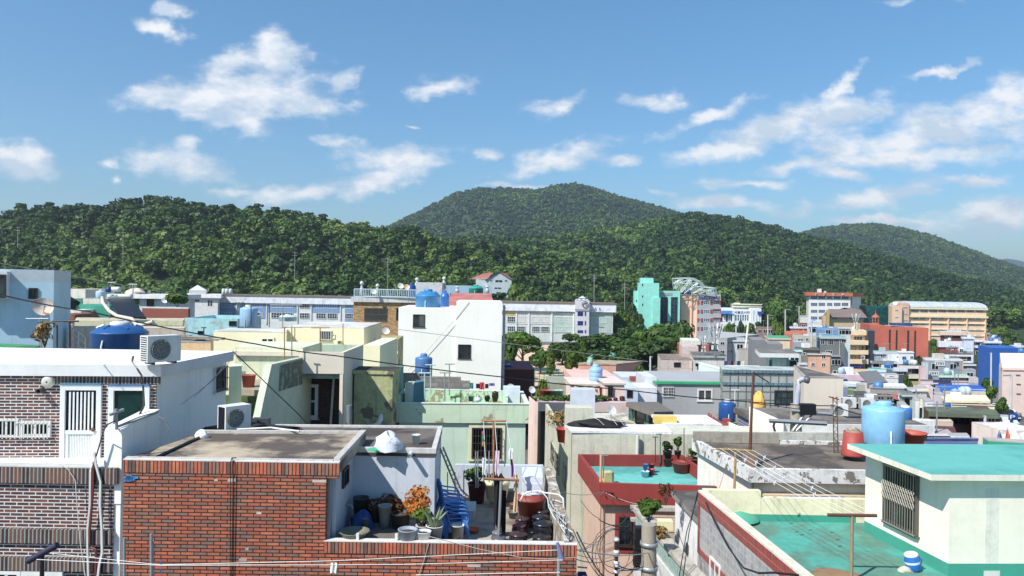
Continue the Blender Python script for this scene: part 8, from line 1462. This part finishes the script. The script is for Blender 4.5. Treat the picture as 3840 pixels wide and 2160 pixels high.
 b=G_(1505,1075,'C');shrub('orange_shrub','bright orange-leaved shrub lit by the sun in the roof yard',b+T3*.1,.36,.7,OR,n=900,leaf=.06,seed=4,cat='shrub');b=G_(1260,985,'C');shrub('rust_shrub','dark rust-brown shrubs in the wall shade',b,.45,.5,DR,n=700,leaf=.06,seed=6,cat='shrub');b=G_(1350,960,'C');shrub('rust_shrub','second rusty shrub between the shade and the orange one',b,.3,.5,DR,n=400,leaf=.06,seed=7,cat='shrub')
 b=G_(1545,1130,'C');shrub('leafy_plant','small yellow-green plant left of the aloe',b+T3*.15,.25,.4,LEAFB,n=350,leaf=.06,seed=8);lump('plastic_bag','blue plastic bag in the yard shade','bag',G_(1068,1060,'C'),.2,.2,.32,(40,80,150),2)
 # ladder
 V('D');a0,a1=P(322,430,17.6),P(345,422,17.9);b0=G_(470,800);b1=G_(500,790);r=thing('ladder','grey aluminium ladder leaning on the annexe wall','ladder',b0)
 for a,b in ((a0,b0),(a1,b1)):m=MB();m.tube([a,b],.025,5);m.build('rail',GALV,r)
 for k in range(10):m=MB();m.tube([a0.lerp(b0,(k+.5)/10),a1.lerp(b1,(k+.5)/10)],.014,5);m.build('rung',GALV,r)
 # line post in front with the black cloth, towels and the laundry
 V('D');b=G_(785,1215);y=b.y;a=P(808,690,y);r=thing('clothes_pole','T-shaped steel clothes post with a rusty bar in the roof yard','pole',b);m=MB();m.tube([a,b],.03,8);m.build('pole',GALV,r);p0,p1=P(668,672,y),P(953,684,y);m=MB();m.tube([p0,p1],.03,8);m.build('crossbar',paint((150,96,60),.6,sc=6),r)
 cloth('long black cloth hanging from the yard clothes post',P(752,650,y+.06),P(822,655,y+.06),2.0*.55,(16,16,18),taper=.9);cloth('black cloth strip trailing to the jars',P(815,760,y+.1),P(850,770,y+.1),.95,(14,14,16));cloth('beige towel hung at the right end of the rusty bar',P(910,640,y+.1),P(948,640,y+.1),.34,(206,186,150));cloth('beige cloth bag hanging low beside the red bin',P(915,760,y+.1),P(938,760,y+.1),.48,(214,180,140),taper=1.8)
 for lb,x,y0,y1,w,c in (('white cloth pegged left on the yard lines',672,505,640,34,(226,228,232)),('pink and white cloth on the yard lines',777,450,640,36,(226,190,214)),('white net bag on the right yard line',884,430,515,38,(230,226,232)),('purple cloth on the right yard line',900,535,660,26,(140,60,160)),('black cloth piece beside the purple cloth',893,515,565,22,(20,20,22)),('orange pennant on the left yard line',662,372,412,16,(236,170,50)),('green pennant on the left yard line',662,325,372,16,(60,180,120)),('pink pennant on the left yard line',661,292,322,14,(236,120,170))):q_=P(x-w/2,y0,17.6);q2=P(x+w/2,y0,17.6);cloth(lb,q_,q2,(y1-y0)*17.6/FP*.46921,c,taper=.7,wav=.02,name='laundry')
 V('D');top0,top1=P(668,210,18.6),P(850,212,18.6)
 for k,(t,xa) in enumerate(((.0,690),(.5,790),(1,930))):cable('%s pale line from the rusty T-pole to the yard post' % ('left','middle','right')[k],[top0.lerp(top1,t),P(xa,678,y)],.008,(214,210,196),group='yard clothes lines',name='clothes_line')
 # white insulated hose over the side wall
 V('D');HS=plain((214,214,210),.6);r=thing('insulated_hose','white wrapped hose looping over the yard side wall','hose',P(1100,800,17));m=MB();m.tube([P(x,y_,d) for x,y_,d in ((960,850,16.8),(985,800,16.8),(1040,775,16.8),(1110,770,16.8),(1160,785,16.6),(1210,790,16.4),(1270,800,16.2),(1305,830,16),(1308,900,16))],.02,7);m.build('hose',HS,r);m=MB();m.tube([P(x,y_,d) for x,y_,d in ((1140,780,16.7),(1180,830,16),(1190,900,15.4),(1230,980,14.8),(1300,1050,14.4),(1380,1100,14))],.013,6);m.build('hose',HS,r)
 rng=random.Random(8)
 for k in range(7):pts=[P(1210+rng.uniform(-30,30)+22*j,850+rng.uniform(-30,30)+46*j,15.4-.25*j) for j in range(7)];m=MB();m.tube(pts,.008,4,caps=False);tag(m.build('cable',plain((60,60,62) if k % 2 else (190,190,186),.5),None,org=pts[0]),'tangled cables lying on top of the yard side wall','cable','tangled cables on the yard wall')
 # on the roofs
 V('C');h2=RB['h2'];b=R(1265,440,h2*.995);lump('plastic_sack','crumpled white sack cloth on the dark annexe roof','sack',b,.3,.25,.36,(216,220,232),6);lump('green_sack','green sack edge under the white bundle','sack',b+Vector((-.2,-.12,.0)),.18,.1,.07,(30,160,120),3);b=R(1492,398,h2);pot('small white pot on the annexe roof',b,.09,.22,(226,232,230),False,'pot','pot')
 V('B');lump('plastic_bag','little white bag on the back edge of the concrete roof','bag',R(1712,275,RB['h']),.14,.1,.16,(232,232,234),1);V('C');h=RB['h'];cable('white pipe lying along the back edge of the concrete roof',[R(60,306,h)+T3*.08,R(330,300,h)+T3*.1,R(420,305,h)+T3*.08,R(560,322,h)+T3*.08],.022,(220,220,216));cable('black hose lying across the concrete roof',[(V('B'),R(1335,450,h))[1]+T3*.03,R(1690,285,h)+T3*.03],.03,(16,16,16))
 lump('tarpaulin','dark folded tarpaulin behind the concrete roof','tarpaulin',(V('C'),R(190,285,h2))[1],1.1,.4,.16,(36,40,44),4);m=MB();m.box((V('C'),R(255,258,h2))[1],.4,.2,.22);tag(m.build('junction_box',plain((70,72,80),.5),None,org=R(255,258,h2)),'grey box on the rear edge of the annexe roof','box')
yard()
# ---------------------------------------------------------------- cables, poles and small things
def wires():
 V('N');Q=lambda *a:[P(x,y,d) for x,y,d in a]
 cable('long black cable crossing the whole town from the left edge',Q((-20,1100,14),(330,1168,17),(960,1290,20),(1260,1334,21),(1887,1414,22),(2350,1462,23))+[P(2800,1506,23.6),P(3130,1522,25.4),P(3235,1556,26)],.016,sag=.03);cable('black cable running diagonally down from the white roof corner',Q((872,1316,21.5),(1122,1556,22.5),(1180,1620,22.5)),.014);cable('thin grey wire high over the left houses',Q((-20,984,40),(700,1112,44)),.02,(120,130,120));cable('thin wire across the white block toward the lamp post',Q((1494,1235,55),(1900,1287,55),(2430,1356,60)),.02,(150,150,146));cable('wire from the phone antennas to the mast',Q((2812,1190+320,23.6),(3040,1540,24)),.012)
 V('N');cable('upper white line stretched before the brick houses',Q((185,2074,9),(600,2118,9),(1250,2103,9),(2100,2062,9)),.0035,(226,226,220),name='clothes_line');cable('lower white line stretched before the brick houses',Q((137,2098,8.6),(600,2120,8.6),(1500,2117,8.6),(2110,2100,8.6)),.0035,(226,226,220),name='clothes_line');cable('lowest white line at the right of the brick wall',Q((1560,2156,8.6),(2100,2146,8.6)),.004,(226,226,220),name='clothes_line')
 cable('grey drooping cable from the aloe pot to the alley',Q((1610,2012,13.2),(1800,2060,13.0),(1950,2090,12.9),(2040,2096,12.9),(2165,2090,12.9)),.008,(150,140,126))
 r=thing('line_post','dark blue wrapped arm of the clothes line post at the lower left','line post',P(155,2200,8.8));m=MB();m.tube(Q((105,2104,8.8),(215,2044,8.8)),.04,7);m.build('arm',plain((34,36,64),.6),r);m=MB();m.tube(Q((158,2080,8.8),(157,2240,8.8)),.025,7);m.build('post',BLK,r)
 r=thing('line_post','grey post with purple cloth wrapped at its top, lower right of the brick wall','line post',P(2096,2200,9));m=MB();m.tube(Q((2096,2090,9),(2094,2240,9)),.022,7);m.build('post',GALV,r);m=MB();m.tube(Q((2090,2035,9),(2098,2065,9),(2108,2100,9)),[.02,.03,.035],7);m.build('wrapping',plain((120,120,160),.7),r)
 cloth('white rag pegged on the line before the brick wall',*Q((1238,2112,8.6),(1264,2112,8.6)),.115,(222,222,214),wav=.01);cable('blue ribbon tied at the line',Q((604,2098,9),(606,2200,9)),.006,(50,110,190),name='ribbon')
 f=RB['f'];V('C')
 for k,x in enumerate((14,40)):a,b=f.p(x+8,530)+f.n*.07,f.p(x,1500)+f.n*.05;cable('%s black cable hanging down the red brick wall' % ('left','right')[k],[f.p(60,515)+f.n*.02+T3*.03,f.p(30,512)+f.n*.06+T3*.03,a,b],.009,n=3)
 cable('pale rope slanting down the brick wall below the aloe',[(V('D'),f.p(235,1175))[1]+f.n*.06,f.p(200,1290)+f.n*.06,f.p(150,1449)+f.n*.06,f.p(140,1520)+f.n*.06],.009,(170,160,146),n=3)
 # hoses on the corner of the dark brick house
 V('B')
 for lb,pts,rr,c in (('left white insulated hose down the brick corner',((805,470),(770,560),(765,850),(745,1050),(745,1200),(752,1460)),.026,(206,204,198)),('right white insulated hose down the brick corner',((800,400),(815,500),(855,650),(850,850),(865,1050),(868,1250),(845,1350),(830,1470)),.026,(212,212,208)),('rust-red drain pipe between the white hoses',((795,480),(790,700),(775,900),(762,1060),(762,1205),(815,1225),(812,1460)),.024,(110,44,34)),('loose white cord on the dark brick wall',((500,495),(580,545),(640,640),(655,850),(680,1150),(725,1460)),.008,(214,208,196)),('dark cable bundle beside the white hoses',((980,130),(900,170),(870,250),(850,320),(820,420),(800,480)),.014,(40,40,40)),('pale pipe from the terrace wall up to the eave',((985,190),(1150,130),(1340,62)),.02,(170,170,160)),('second pale pipe on the terrace wall',((1000,175),(1180,100),(1350,50)),.014,(140,140,136))):cable(lb,[P(x,y,13.85-.0 if y > 200 else 13.9+(x-980)/400*2) for x,y in pts],rr,c,n=4,name='pipe' if 'pipe' in lb or 'hose' in lb else 'cable')
 r=thing('line_bracket','grey bracket post with a short arm on the terrace wall','bracket',P(990,200,13.9));m=MB();m.tube([P(985,30,13.9),P(990,205,13.9)],.03,7);m.build('post',GALV,r);m=MB();m.tube([P(930,82,13.8),P(1050,35,14)],.03,8);m.build('arm',GALV,r)
 V('A');cable('black and white cable from the air conditioner down to the door',[P(x,y,d) for x,y,d in ((1340,955,15.9),(1330,1010,15.8),(1380,1080,15.7),(1425,1150,15.7),(1440,1260,15.8),(1450,1449,15.9),(1395,1560,15.5))],.022,(70,70,70),n=3);cable('grey cable loop beside the white wall',[(V('B'),P(x,y,15.4))[1] for x,y in ((1330,80),(1370,130),(1400,210),(1425,240),(1440,190),(1400,120),(1330,90))],.01,(130,126,120),n=2)
 V('A');
 for k,c in enumerate((((2335,905,19.6),(2280,960,19),(2100,1200,18),(1780,1440,16.9)),((2345,905,19.6),(2230,1060,18.6),(1920,1360,17.4)))):cable('loose grey wire %s along the shaded white wall' % ('lower','upper')[k],[P(*q_)+Vector((.1,0,0)) for q_ in c],.008,(130,130,126),n=3)
 # terrace-house corner cables
 V('K');cable('thick black cable drooping over the grey tiled wall',[P(x,y,d) for x,y,d in ((1400,580,20.8),(1450,620,20.4),(1480,740,19),(1580,950,17.6),(1700,1170,16.4),(1850,1370,15.2),(2000,1420,14.2),(2147,1415,13.6),(2400,1440,13))],.02,n=4)
 for k,(xa,xb) in enumerate(((1390,1200),(1400,1240))):cable('black cable number %s from the tiled wall corner to the alley' % ('one','two')[k],[P(xa,590,20.8),P(1340,800,20),P((xa+xb)/2-20,1000,19.5),P(xb,1449,18.5),P(xb-30,1600,18)],.012,n=4)
 lump('cable_coil','heap of cable coils at the tiled wall corner','cable coil',P(1500,600,20.9),.3,.2,.14,(70,66,72),3);cable('brown cord looped on the narrow white wall',[P(x,y,20) for x,y in ((1150,1180),(1160,1050),(1182,970),(1210,1060),(1260,1200),(1320,1330),(1400,1460))],.008,(90,74,60),n=3)
 # utility pole with its arms and rings of cable
 b=P(895,1700,17.5);r=thing('utility_pole','grey concrete utility pole with cable rings and insulators in the alley','utility pole',b);m=MB();m.tube([P(894,928,17.5),b],[.17,.19],14);m.build('pole',paint((170,160,140),.4,sc=3),r)
 for y in (1145,1385):m=MB();m.lathe(P(894,y,17.5),[(.19,0),(.21,0),(.21,.1),(.19,.1)],14);m.build('band',GALV,r)
 m=MB();m.tube([P(560,1385,17.4),P(930,1375,17.4)],.035,5);m.build('arm',GALV,r);m=MB();m.tube([P(565,1080,17.4),P(568,1560,17.4)],.045,6);m.build('insulator_post',DKF,r)
 for y in (1100,1225,1250,1335,1360,1425):m=MB();m.lathe(P(567,y,17.4),[(0,0),(.07,.01),(.08,.05),(.05,.09),(0,.1)],10);m.build('insulator',plain((214,206,214),.3),r)
 m=MB();m.box(P(820,1350,17.9),.38,.25,.95);m.build('transformer_box',BLK,r)
 for i in range(7):m=MB();m.box(P(820,1345-i*26,17.76),.4,.02,.03);m.build('cooling_fin',DKF,r)
 rng=random.Random(12)
 for k in range(5):c=P(545+10*k,1250+rng.uniform(-60,60),17.2);rx,rz=rng.uniform(.35,.6),rng.uniform(.4,.75);m=MB();m.tube([c+Vector((rx*math.cos(t*.35),.05*k,rz*math.sin(t*.35))) for t in range(19)],.008,4,caps=False);tag(m.build('cable_ring',BLK,None,org=c),'black cable ring beside the utility pole, %s of the five' % ('smallest','leftmost','middle','lower','widest')[k],'cable','cable rings by the utility pole')
 for k,(a,c_,col,rr) in enumerate([((170,1185,13.6),(900,1215,17.4),(170,170,170),.012),((170,1095,13.7),(560,1100,17.3),(200,200,196),.008),((180,1235,13.6),(560,1240,17.3),(190,190,190),.008),((160,1280,13.6),(560,1275,17.3),(150,150,150),.01),((170,1010,14),(470,1500,16),(120,120,120),.02),((130,980,14.4),(390,1449,16),(150,160,160),.012),((210,690,20),(400,870,22),(180,180,180),.012),((0,605,18),(420,605,25),(170,170,170),.008),((390,880,20),(700,950,18.5),(40,40,40),.016),((570,945,19),(720,780,22),(70,70,70),.012),((460,610,25.5),(880,740,24),(170,150,140),.012),((200,1205,15),(520,960,19),(170,170,170),.01),((850,1350,17.4),(590,1345,17.3),(30,30,30),.012),((170,1190,14),(390,1040,19),(190,190,190),.008)]):cable('one of the thin cables strung across the dark alley',[P(*a),P(*c_)],rr,col,sag=.08,group='thin cables across the alley')
 cable('dark tangle of wires on the corner of the red wall',[P(x,y,24.8) for x,y in ((400,640),(450,600),(540,620),(550,660),(480,680),(450,630),(500,610),(560,650),(600,690),(700,700))],.018,n=3)
 V('K');b=P(930,905,22.5);shrub('leafy_plant','drooping green shrub behind the balcony rail',P(895,930,22.3),.38,.8,LEAF,n=500,leaf=.09,seed=12);shrub('leafy_plant','small green shrub at the balcony corner',P(810,790,23),.22,.32,LEAF,n=200,leaf=.07,seed=13);shrub('dry_plant','dry grass clump on the balcony',P(1000,1090,20.5),.26,.4,MC[('f','dry')],n=500,leaf=.07,seed=14);shrub('dry_plant','reddish dry weed before the red wall',P(1060,740,22),.32,.68,MC[('f','rust')],n=260,leaf=.05,seed=15)
 m=MB();b=P(1055,975,21.5);m.box(b,.42,.3,.26);tag(m.build('planter',plain((232,224,170),.6),None,org=b),'cream box planter on the balcony','planter')
 # grey street light and its crossarms behind the dark roof
 V('L');r=thing('street_light','grey utility pole with a curved street light and crossarms before the beige block','street light',P(828,900,29));m=MB();m.tube([P(835,400,29),P(828,900,29)],.22,12);m.build('pole',paint((176,164,140),.3),r);m=MB();m.tube([P(x,y,29) for x,y in ((838,420),(848,300),(852,230),(862,195),(885,175),(905,172))],[.12,.11,.1,.1,.1,.09],10);m.build('lamp_arm',plain((176,180,196),.4),r);m=MB();m.lathe(P(900,172,29),[(0,0),(.13,.02),(.15,.2),(.1,.24),(0,.2)],12,ax=(1,-.3,-.2));m.build('lamp_head',plain((90,90,100),.4),r)
 for a,c_,rr in (((590,548),(1110,575),.09),((790,458),(1160,492),.07),((835,640),(985,490),.04),((805,640),(920,470),.05)):m=MB();m.tube([P(*a,28.8),P(*c_,28.8)],rr,5);m.build('crossarm',GALV,r)
 m=MB();m.tube([P(x,y,28.5) for x,y in ((640,560),(630,600),(645,655),(635,700))],.05,5);m.build('hanging_fitting',DKF,r)
 V('L');m=MB();m.ob(P(872,405,28.7)-T3*.4,Vector((.62,0,0)),Vector((0,.3,0)),T3*.42);m.build('junction_box',BLK,r)
 for i,(v,x,yt,yb,d,rr,ax_,lb) in enumerate((('G',1302,812,985,95,.12,1320,'grey street lamp left of the pink tiled block'),('H',755,650,900,170,.18,780,'tall white street lamp behind the antennas'),('H',1290,465,720,240,.2,1345,'tall street lamp right of the round-topped tree'),('H',1100,525,770,230,.2,1160,'street lamp behind the brownish pink house'),('H',738,530,690,300,.2,760,'pale lamp post before the library'),('H',1575,600,850,150,.15,1590,'pole before the dark grey house'),('I',1520,720,1010,112,.12,1505,'white lamp post before the vivid blue block'),('U',1700,1000,1400,96,.14,1560,'pole with a bent lamp before the pink block'),('U',1145,430,680,180,.14,1200,'power pole beside the lane'),('M',1580,0,220,46,.09,1560,'grey pole in front of the brown brick house'),('H',1440,430,600,340,.2,1400,'power pole left of the white school'))):V(v);a,b=P(x,yt,d),P(x,yb,d);r=thing('lamp_post',lb,'lamp post',b);m=MB();m.tube([a,b-T3*2],rr,6);m.build('post',wmat((190,192,190)),r);m=MB();m.tube([a,P(ax_,yt+8,d)],rr*.7,5);m.build('arm',GALV,r)
 V('H');a,b=P(888,605,140),P(845,1000,132);r=thing('utility_pole','tilted concrete pole with crossarms left of the dark grey block','utility pole',b);m=MB();m.tube([a,b],.2,8);m.build('pole',wmat((196,190,176)),r)
 # laundry, tarpaulins, small rooftop things
 V('F');
 for lb,x0,x1,y0,y1,c in (('teal cloth on the line behind the green terrace',1168,1245,1052,1105,(20,120,130)),('dark cloth left of the red one',1268,1300,1060,1102,(50,40,60)),('bright red garment on the line behind the green terrace',1300,1345,1048,1112,(214,40,50)),('navy cloth right of the red garment',1350,1382,1062,1102,(40,40,80)),('violet cloth at the right end of the line',1386,1438,1055,1080,(110,100,160))):cloth(lb,P(x0,y0,38),P(x1,y0,38),(y1-y0)*38/FP*.414,c)
 V('H')
 for lb,x0,x1,y1,c in (('blue jeans first on the rooftop line',628,650,1115,(40,60,120)),('light blue jeans on the rooftop line',650,676,1110,(60,90,150)),('red shirt on the rooftop line',678,698,1080,(190,40,60)),('black trousers on the rooftop line',698,722,1110,(24,22,30)),('grey shirt on the rooftop line',740,765,1085,(150,156,170)),('navy top on the rooftop line',768,800,1080,(40,44,80)),('pale yellow top on the rooftop line',812,842,1090,(214,214,170))):cloth(lb,P(x0,1025,66),P(x1,1025,66),(y1-1025)*66/FP*.345,c)
 V('L');lump('yellow_tarpaulin','yellow tarpaulin draped beside the tall mast','tarpaulin',P(495,425,50),.45,.4,.95,(240,176,50),3);V('J');m=MB();m.box(P(1190,575,34),1.0,.5,.35);tag(m.build('crate',plain((236,200,80),.6),None,org=P(1190,575,34)),'yellow crate on the long tin shed','crate');m=MB();b=P(442,505,38);m.box(b,1.2,.8,1.4);tag(m.build('white_box',plain((206,214,226),.5),None,org=b),'tall pale box behind the black tarpaulin','box')
 lump('black_tarpaulin','crumpled black tarpaulin on the white roof','tarpaulin',P(585,592,32.0),1.2,.45,.28,(24,24,26),11);
 for k in (0,2,3):V('J');cable('white cord over the black tarpaulin',[P(520+70*k,510,31.9),P(590+65*k,540,31.3),P(640+60*k,590,31.2)],.011,(206,204,200),n=3,group='white cords over the black tarpaulin')
 shrub('dry_plant','straw-coloured dry plants on the alley terrace',P(230,690,36),.8,1.4,MC[('f','dry')],n=500,leaf=.1,seed=21);b=P(278,740,33);pot('red tub on the alley terrace',b,.35,.6,(190,50,40))
 V('F')
 for lb,x,y,w,h,c,k in (('white gas cylinder on the green terrace',1286,1226,62,62,(222,224,230),0),('round black jar on the green terrace',1369,1222,52,54,(30,26,26),1),('tall brown jar on the green terrace',1441,1222,64,90,(60,36,30),1),('grey bucket on the green terrace',1222,1218,54,48,(110,126,130),2)):
  b=P(x,y,31.5);s=31.5/FP*.414
  if k==0:r=thing('gas_cylinder',lb,'gas cylinder',b);m=MB();m.lathe(b,[(0,0),(w*s*.5,.04),(w*s*.52,h*s*.5),(w*s*.3,h*s*.72)],18);m.build('bottle',plain(c,.4),r);m=MB();m.lathe(b+T3*h*s*.72,[(w*s*.24,0),(w*s*.24,h*s*.25),(w*s*.2,h*s*.25),(w*s*.2,.02),(0,.02)],14);m.build('valve_guard',GALV,r)
  elif k==1:jar(lb,b,w*s/2,h*s,c,None)
  else:pot(lb,b,w*s/2,h*s,c,False,'bucket','bucket')
 m=MB();b=P(1588,1236,33);m.box(b,.75,.5,.75);tag(m.build('white_box',plain((214,224,232),.5),None,org=b),'white box at the right end of the green terrace','box')
 V('G');h_=hd(700,1222,44.5)
 for i in range(9):b=P(350+62*i,1218,44.6);shrub('hedge_plant','green hanging plants along the pink and grey eave',b,.8,.35,LEAF,n=160,leaf=.12,group='plants along the eave',stem=False,seed=i)
 for lb,x,w,h in (('first dark jar on the pink roof edge',890,46,36),('second dark jar on the pink roof edge',935,40,34),('third jar on the pink roof edge',985,42,40),('largest reddish jar at the right of the roof edge',1046,52,52)):b=P(x,1226,44.8);s=44.8/FP*.414;jar(lb,b,w*s/2,h*s,(70,34,30),None)
 for lb,x,c in (('red tub on the roof garden',376,(176,54,40)),('second red tub on the roof garden',338,(160,46,38)),('pale green bucket on the roof garden',425,(140,170,150)),('mint bucket on the roof garden',465,(160,196,176))):b=P(x,1205,45.5);pot(lb,b,.33,.6,c)
 V('E');b=R(657,1090,hd(690,1040,26.8));pot('terracotta red tub on the stair landing',b,62*.414*b.y/FP,.42,(170,74,56),False,'tub','tub')
 V('A');shrub('dry_plant','dry straw grass in front of the rusty dish mast',P(450,868,23.5),.42,.85,MC[('f','dry')],n=400,leaf=.08,seed=31);lump('junk_heap','black wrapped junk heap behind the rusty dish','junk',P(600,475,60),1.4,.8,1.4,(30,30,32),5);shrub('bush','green bush with yellow flowers behind the cream eave house',P(1780,460,66),1.6,1.3,LEAFB,n=500,leaf=.3,seed=33,cat='bush');lump('rag_heap','pale canvas heap on the long white eave','canvas',P(1370,328,76),1.0,.6,.55,(206,196,176),8)
 V('G');m=MB();a=P(870,800,150);m.lathe(P(880,885,150),[(4.2,0),(4.2,.6),(2.2,2.2),(.3,3.0),(0,3.1)],8);tag(m.build('tent_roof',plain((110,190,160),.6),None,org=a),'pale teal tent roof under the dark playground trees','tent roof')
 m=MB();fa,fb=P(255,985,112),P(1290,985,105);r=thing('mesh_fence','green mesh fence along the playground','fence',fa);GF=plain((30,130,84),.6);za=gz(fa.x,112)
 for k in range(24):c=fa.lerp(fb,k/23);c.z=gz(c.x,c.y);m=MB();m.tube([c,c+T3*2.6],.06,4);m.build('post',GF,r)
 for dz in (.2,.65,1.1,1.55,2.0,2.55):m=MB();m.tube([Vector((fa.x,fa.y,za+dz)),Vector((fb.x,fb.y,gz(fb.x,fb.y)+dz))],.035,3);m.build('wire',GF,r)
 # parking sign, address sign, cars
 V('S');f=Face(P(975,780,80),P(1205,780,80));r=thing('parking_sign','blue parking sign with a white P on a pale post','sign',P(1060,1180,80));m=MB();o,w,h=f.rect(975,700,1205,858);f.pan(m,o,w,h,0,.15);m.build('sign_board',plain((20,70,160),.4),r);sign(r,'P',Face(f.A+f.n*.16,f.B+f.n*.16),1008,732,1135,835,WHT);m=MB();m.tube([P(1060,860,80.1),P(1060,1300,80.1)],.16,8);m.build('post',plain((60,130,190),.5),r)
 V('N');f=Face(P(2166,2150,17),P(2204,2150,17));r=thing('address_sign','small blue arrow-shaped address sign reading 36 in the alley','sign',P(2180,2160,17));o,w,h=f.rect(2166,2143,2196,2182);m=MB();v=[o,o+f.t*w,o+f.t*w*1.28+T3*h*.5,o+f.t*w+T3*h,o+T3*h];m.add([a+f.n*.02 for a in v]+v,[(0,1,2,3,4),(5,9,8,7,6)]+[(i,5+i,5+(i+1) % 5,(i+1) % 5) for i in range(5)]);m.build('plate',plain((10,20,120),.4),r);sign(r,'36',Face(f.A+f.n*.03,f.B+f.n*.03),2183,2152,2195,2162,WHT);m=MB();m.tube([P(2166,2126,17),P(2202,2129,17)],.02,5);m.build('top_rail',GALV,r)
 def car(lb,b,c,rz):
  r=thing('parked_car',lb,'car',b);n=9;pr=[(-2.1,.35),(-2.15,.75),(-1.2,.9),(-.6,1.42),(.9,1.45),(1.6,.98),(2.15,.85),(2.2,.35)];m=MB();ca,sa=math.cos(rz),math.sin(rz);X=lambda x,y,z:b+Vector((x*ca-y*sa,x*sa+y*ca,z));k=len(pr);m.add([X(x,-.82+(.12 if z > 1.2 else 0),z) for x,z in pr]+[X(x,.82-(.12 if z > 1.2 else 0),z) for x,z in pr],[tuple(range(k-1,-1,-1)),tuple(range(k,2*k))]+[(i,(i+1) % k,k+(i+1) % k,k+i) for i in range(k)]);m.build('body',plain(c,.25),r)
  m=MB();m.add([X(-1.12,s,.95) for s in (-.7,.7)]+[X(-.64,s,1.37) for s in (.64,-.64)],[(0,1,2,3)]);m.add([X(1.52,s,1.02) for s in (-.7,.7)]+[X(.97,s,1.4) for s in (.64,-.64)],[(3,2,1,0)])
  for s in (-.835,.835):m.add([X(-1.0,s,.93),X(1.4,s,.95),X(.85,s*.87,1.36),X(-.6,s*.87,1.34)],[(0,1,2,3)])
  m.build('window',GLS,r)
  for x in (-1.35,1.35):
   for y in (-.8,.8):m=MB();m.lathe(X(x,y*.92,.33),[(0,0),(.33,0),(.33,.16),(0,.16)],14,ax=(-sa*y,ca*y,0));m.build('wheel',BLK,r)
  for y in (-.6,.6):m=MB();m.box(X(-2.14,y,.6),.06,.3,.14,rz);m.build('headlight',WHT,r)
  return r
 for lb,x,y,d,c,rz in (('silver car parked below the brown brick house',3768,1604,84,(196,200,206),1.5),('dark car behind the silver one on the street',3765,1575,93,(40,42,46),1.5),('white van-like car farther up the street',3758,1555,100,(226,228,230),1.5)):V('N');p=P(x,y,d);car(lb,Vector((p.x,d,gz(p.x,d)+.06)),c,rz)
wires()
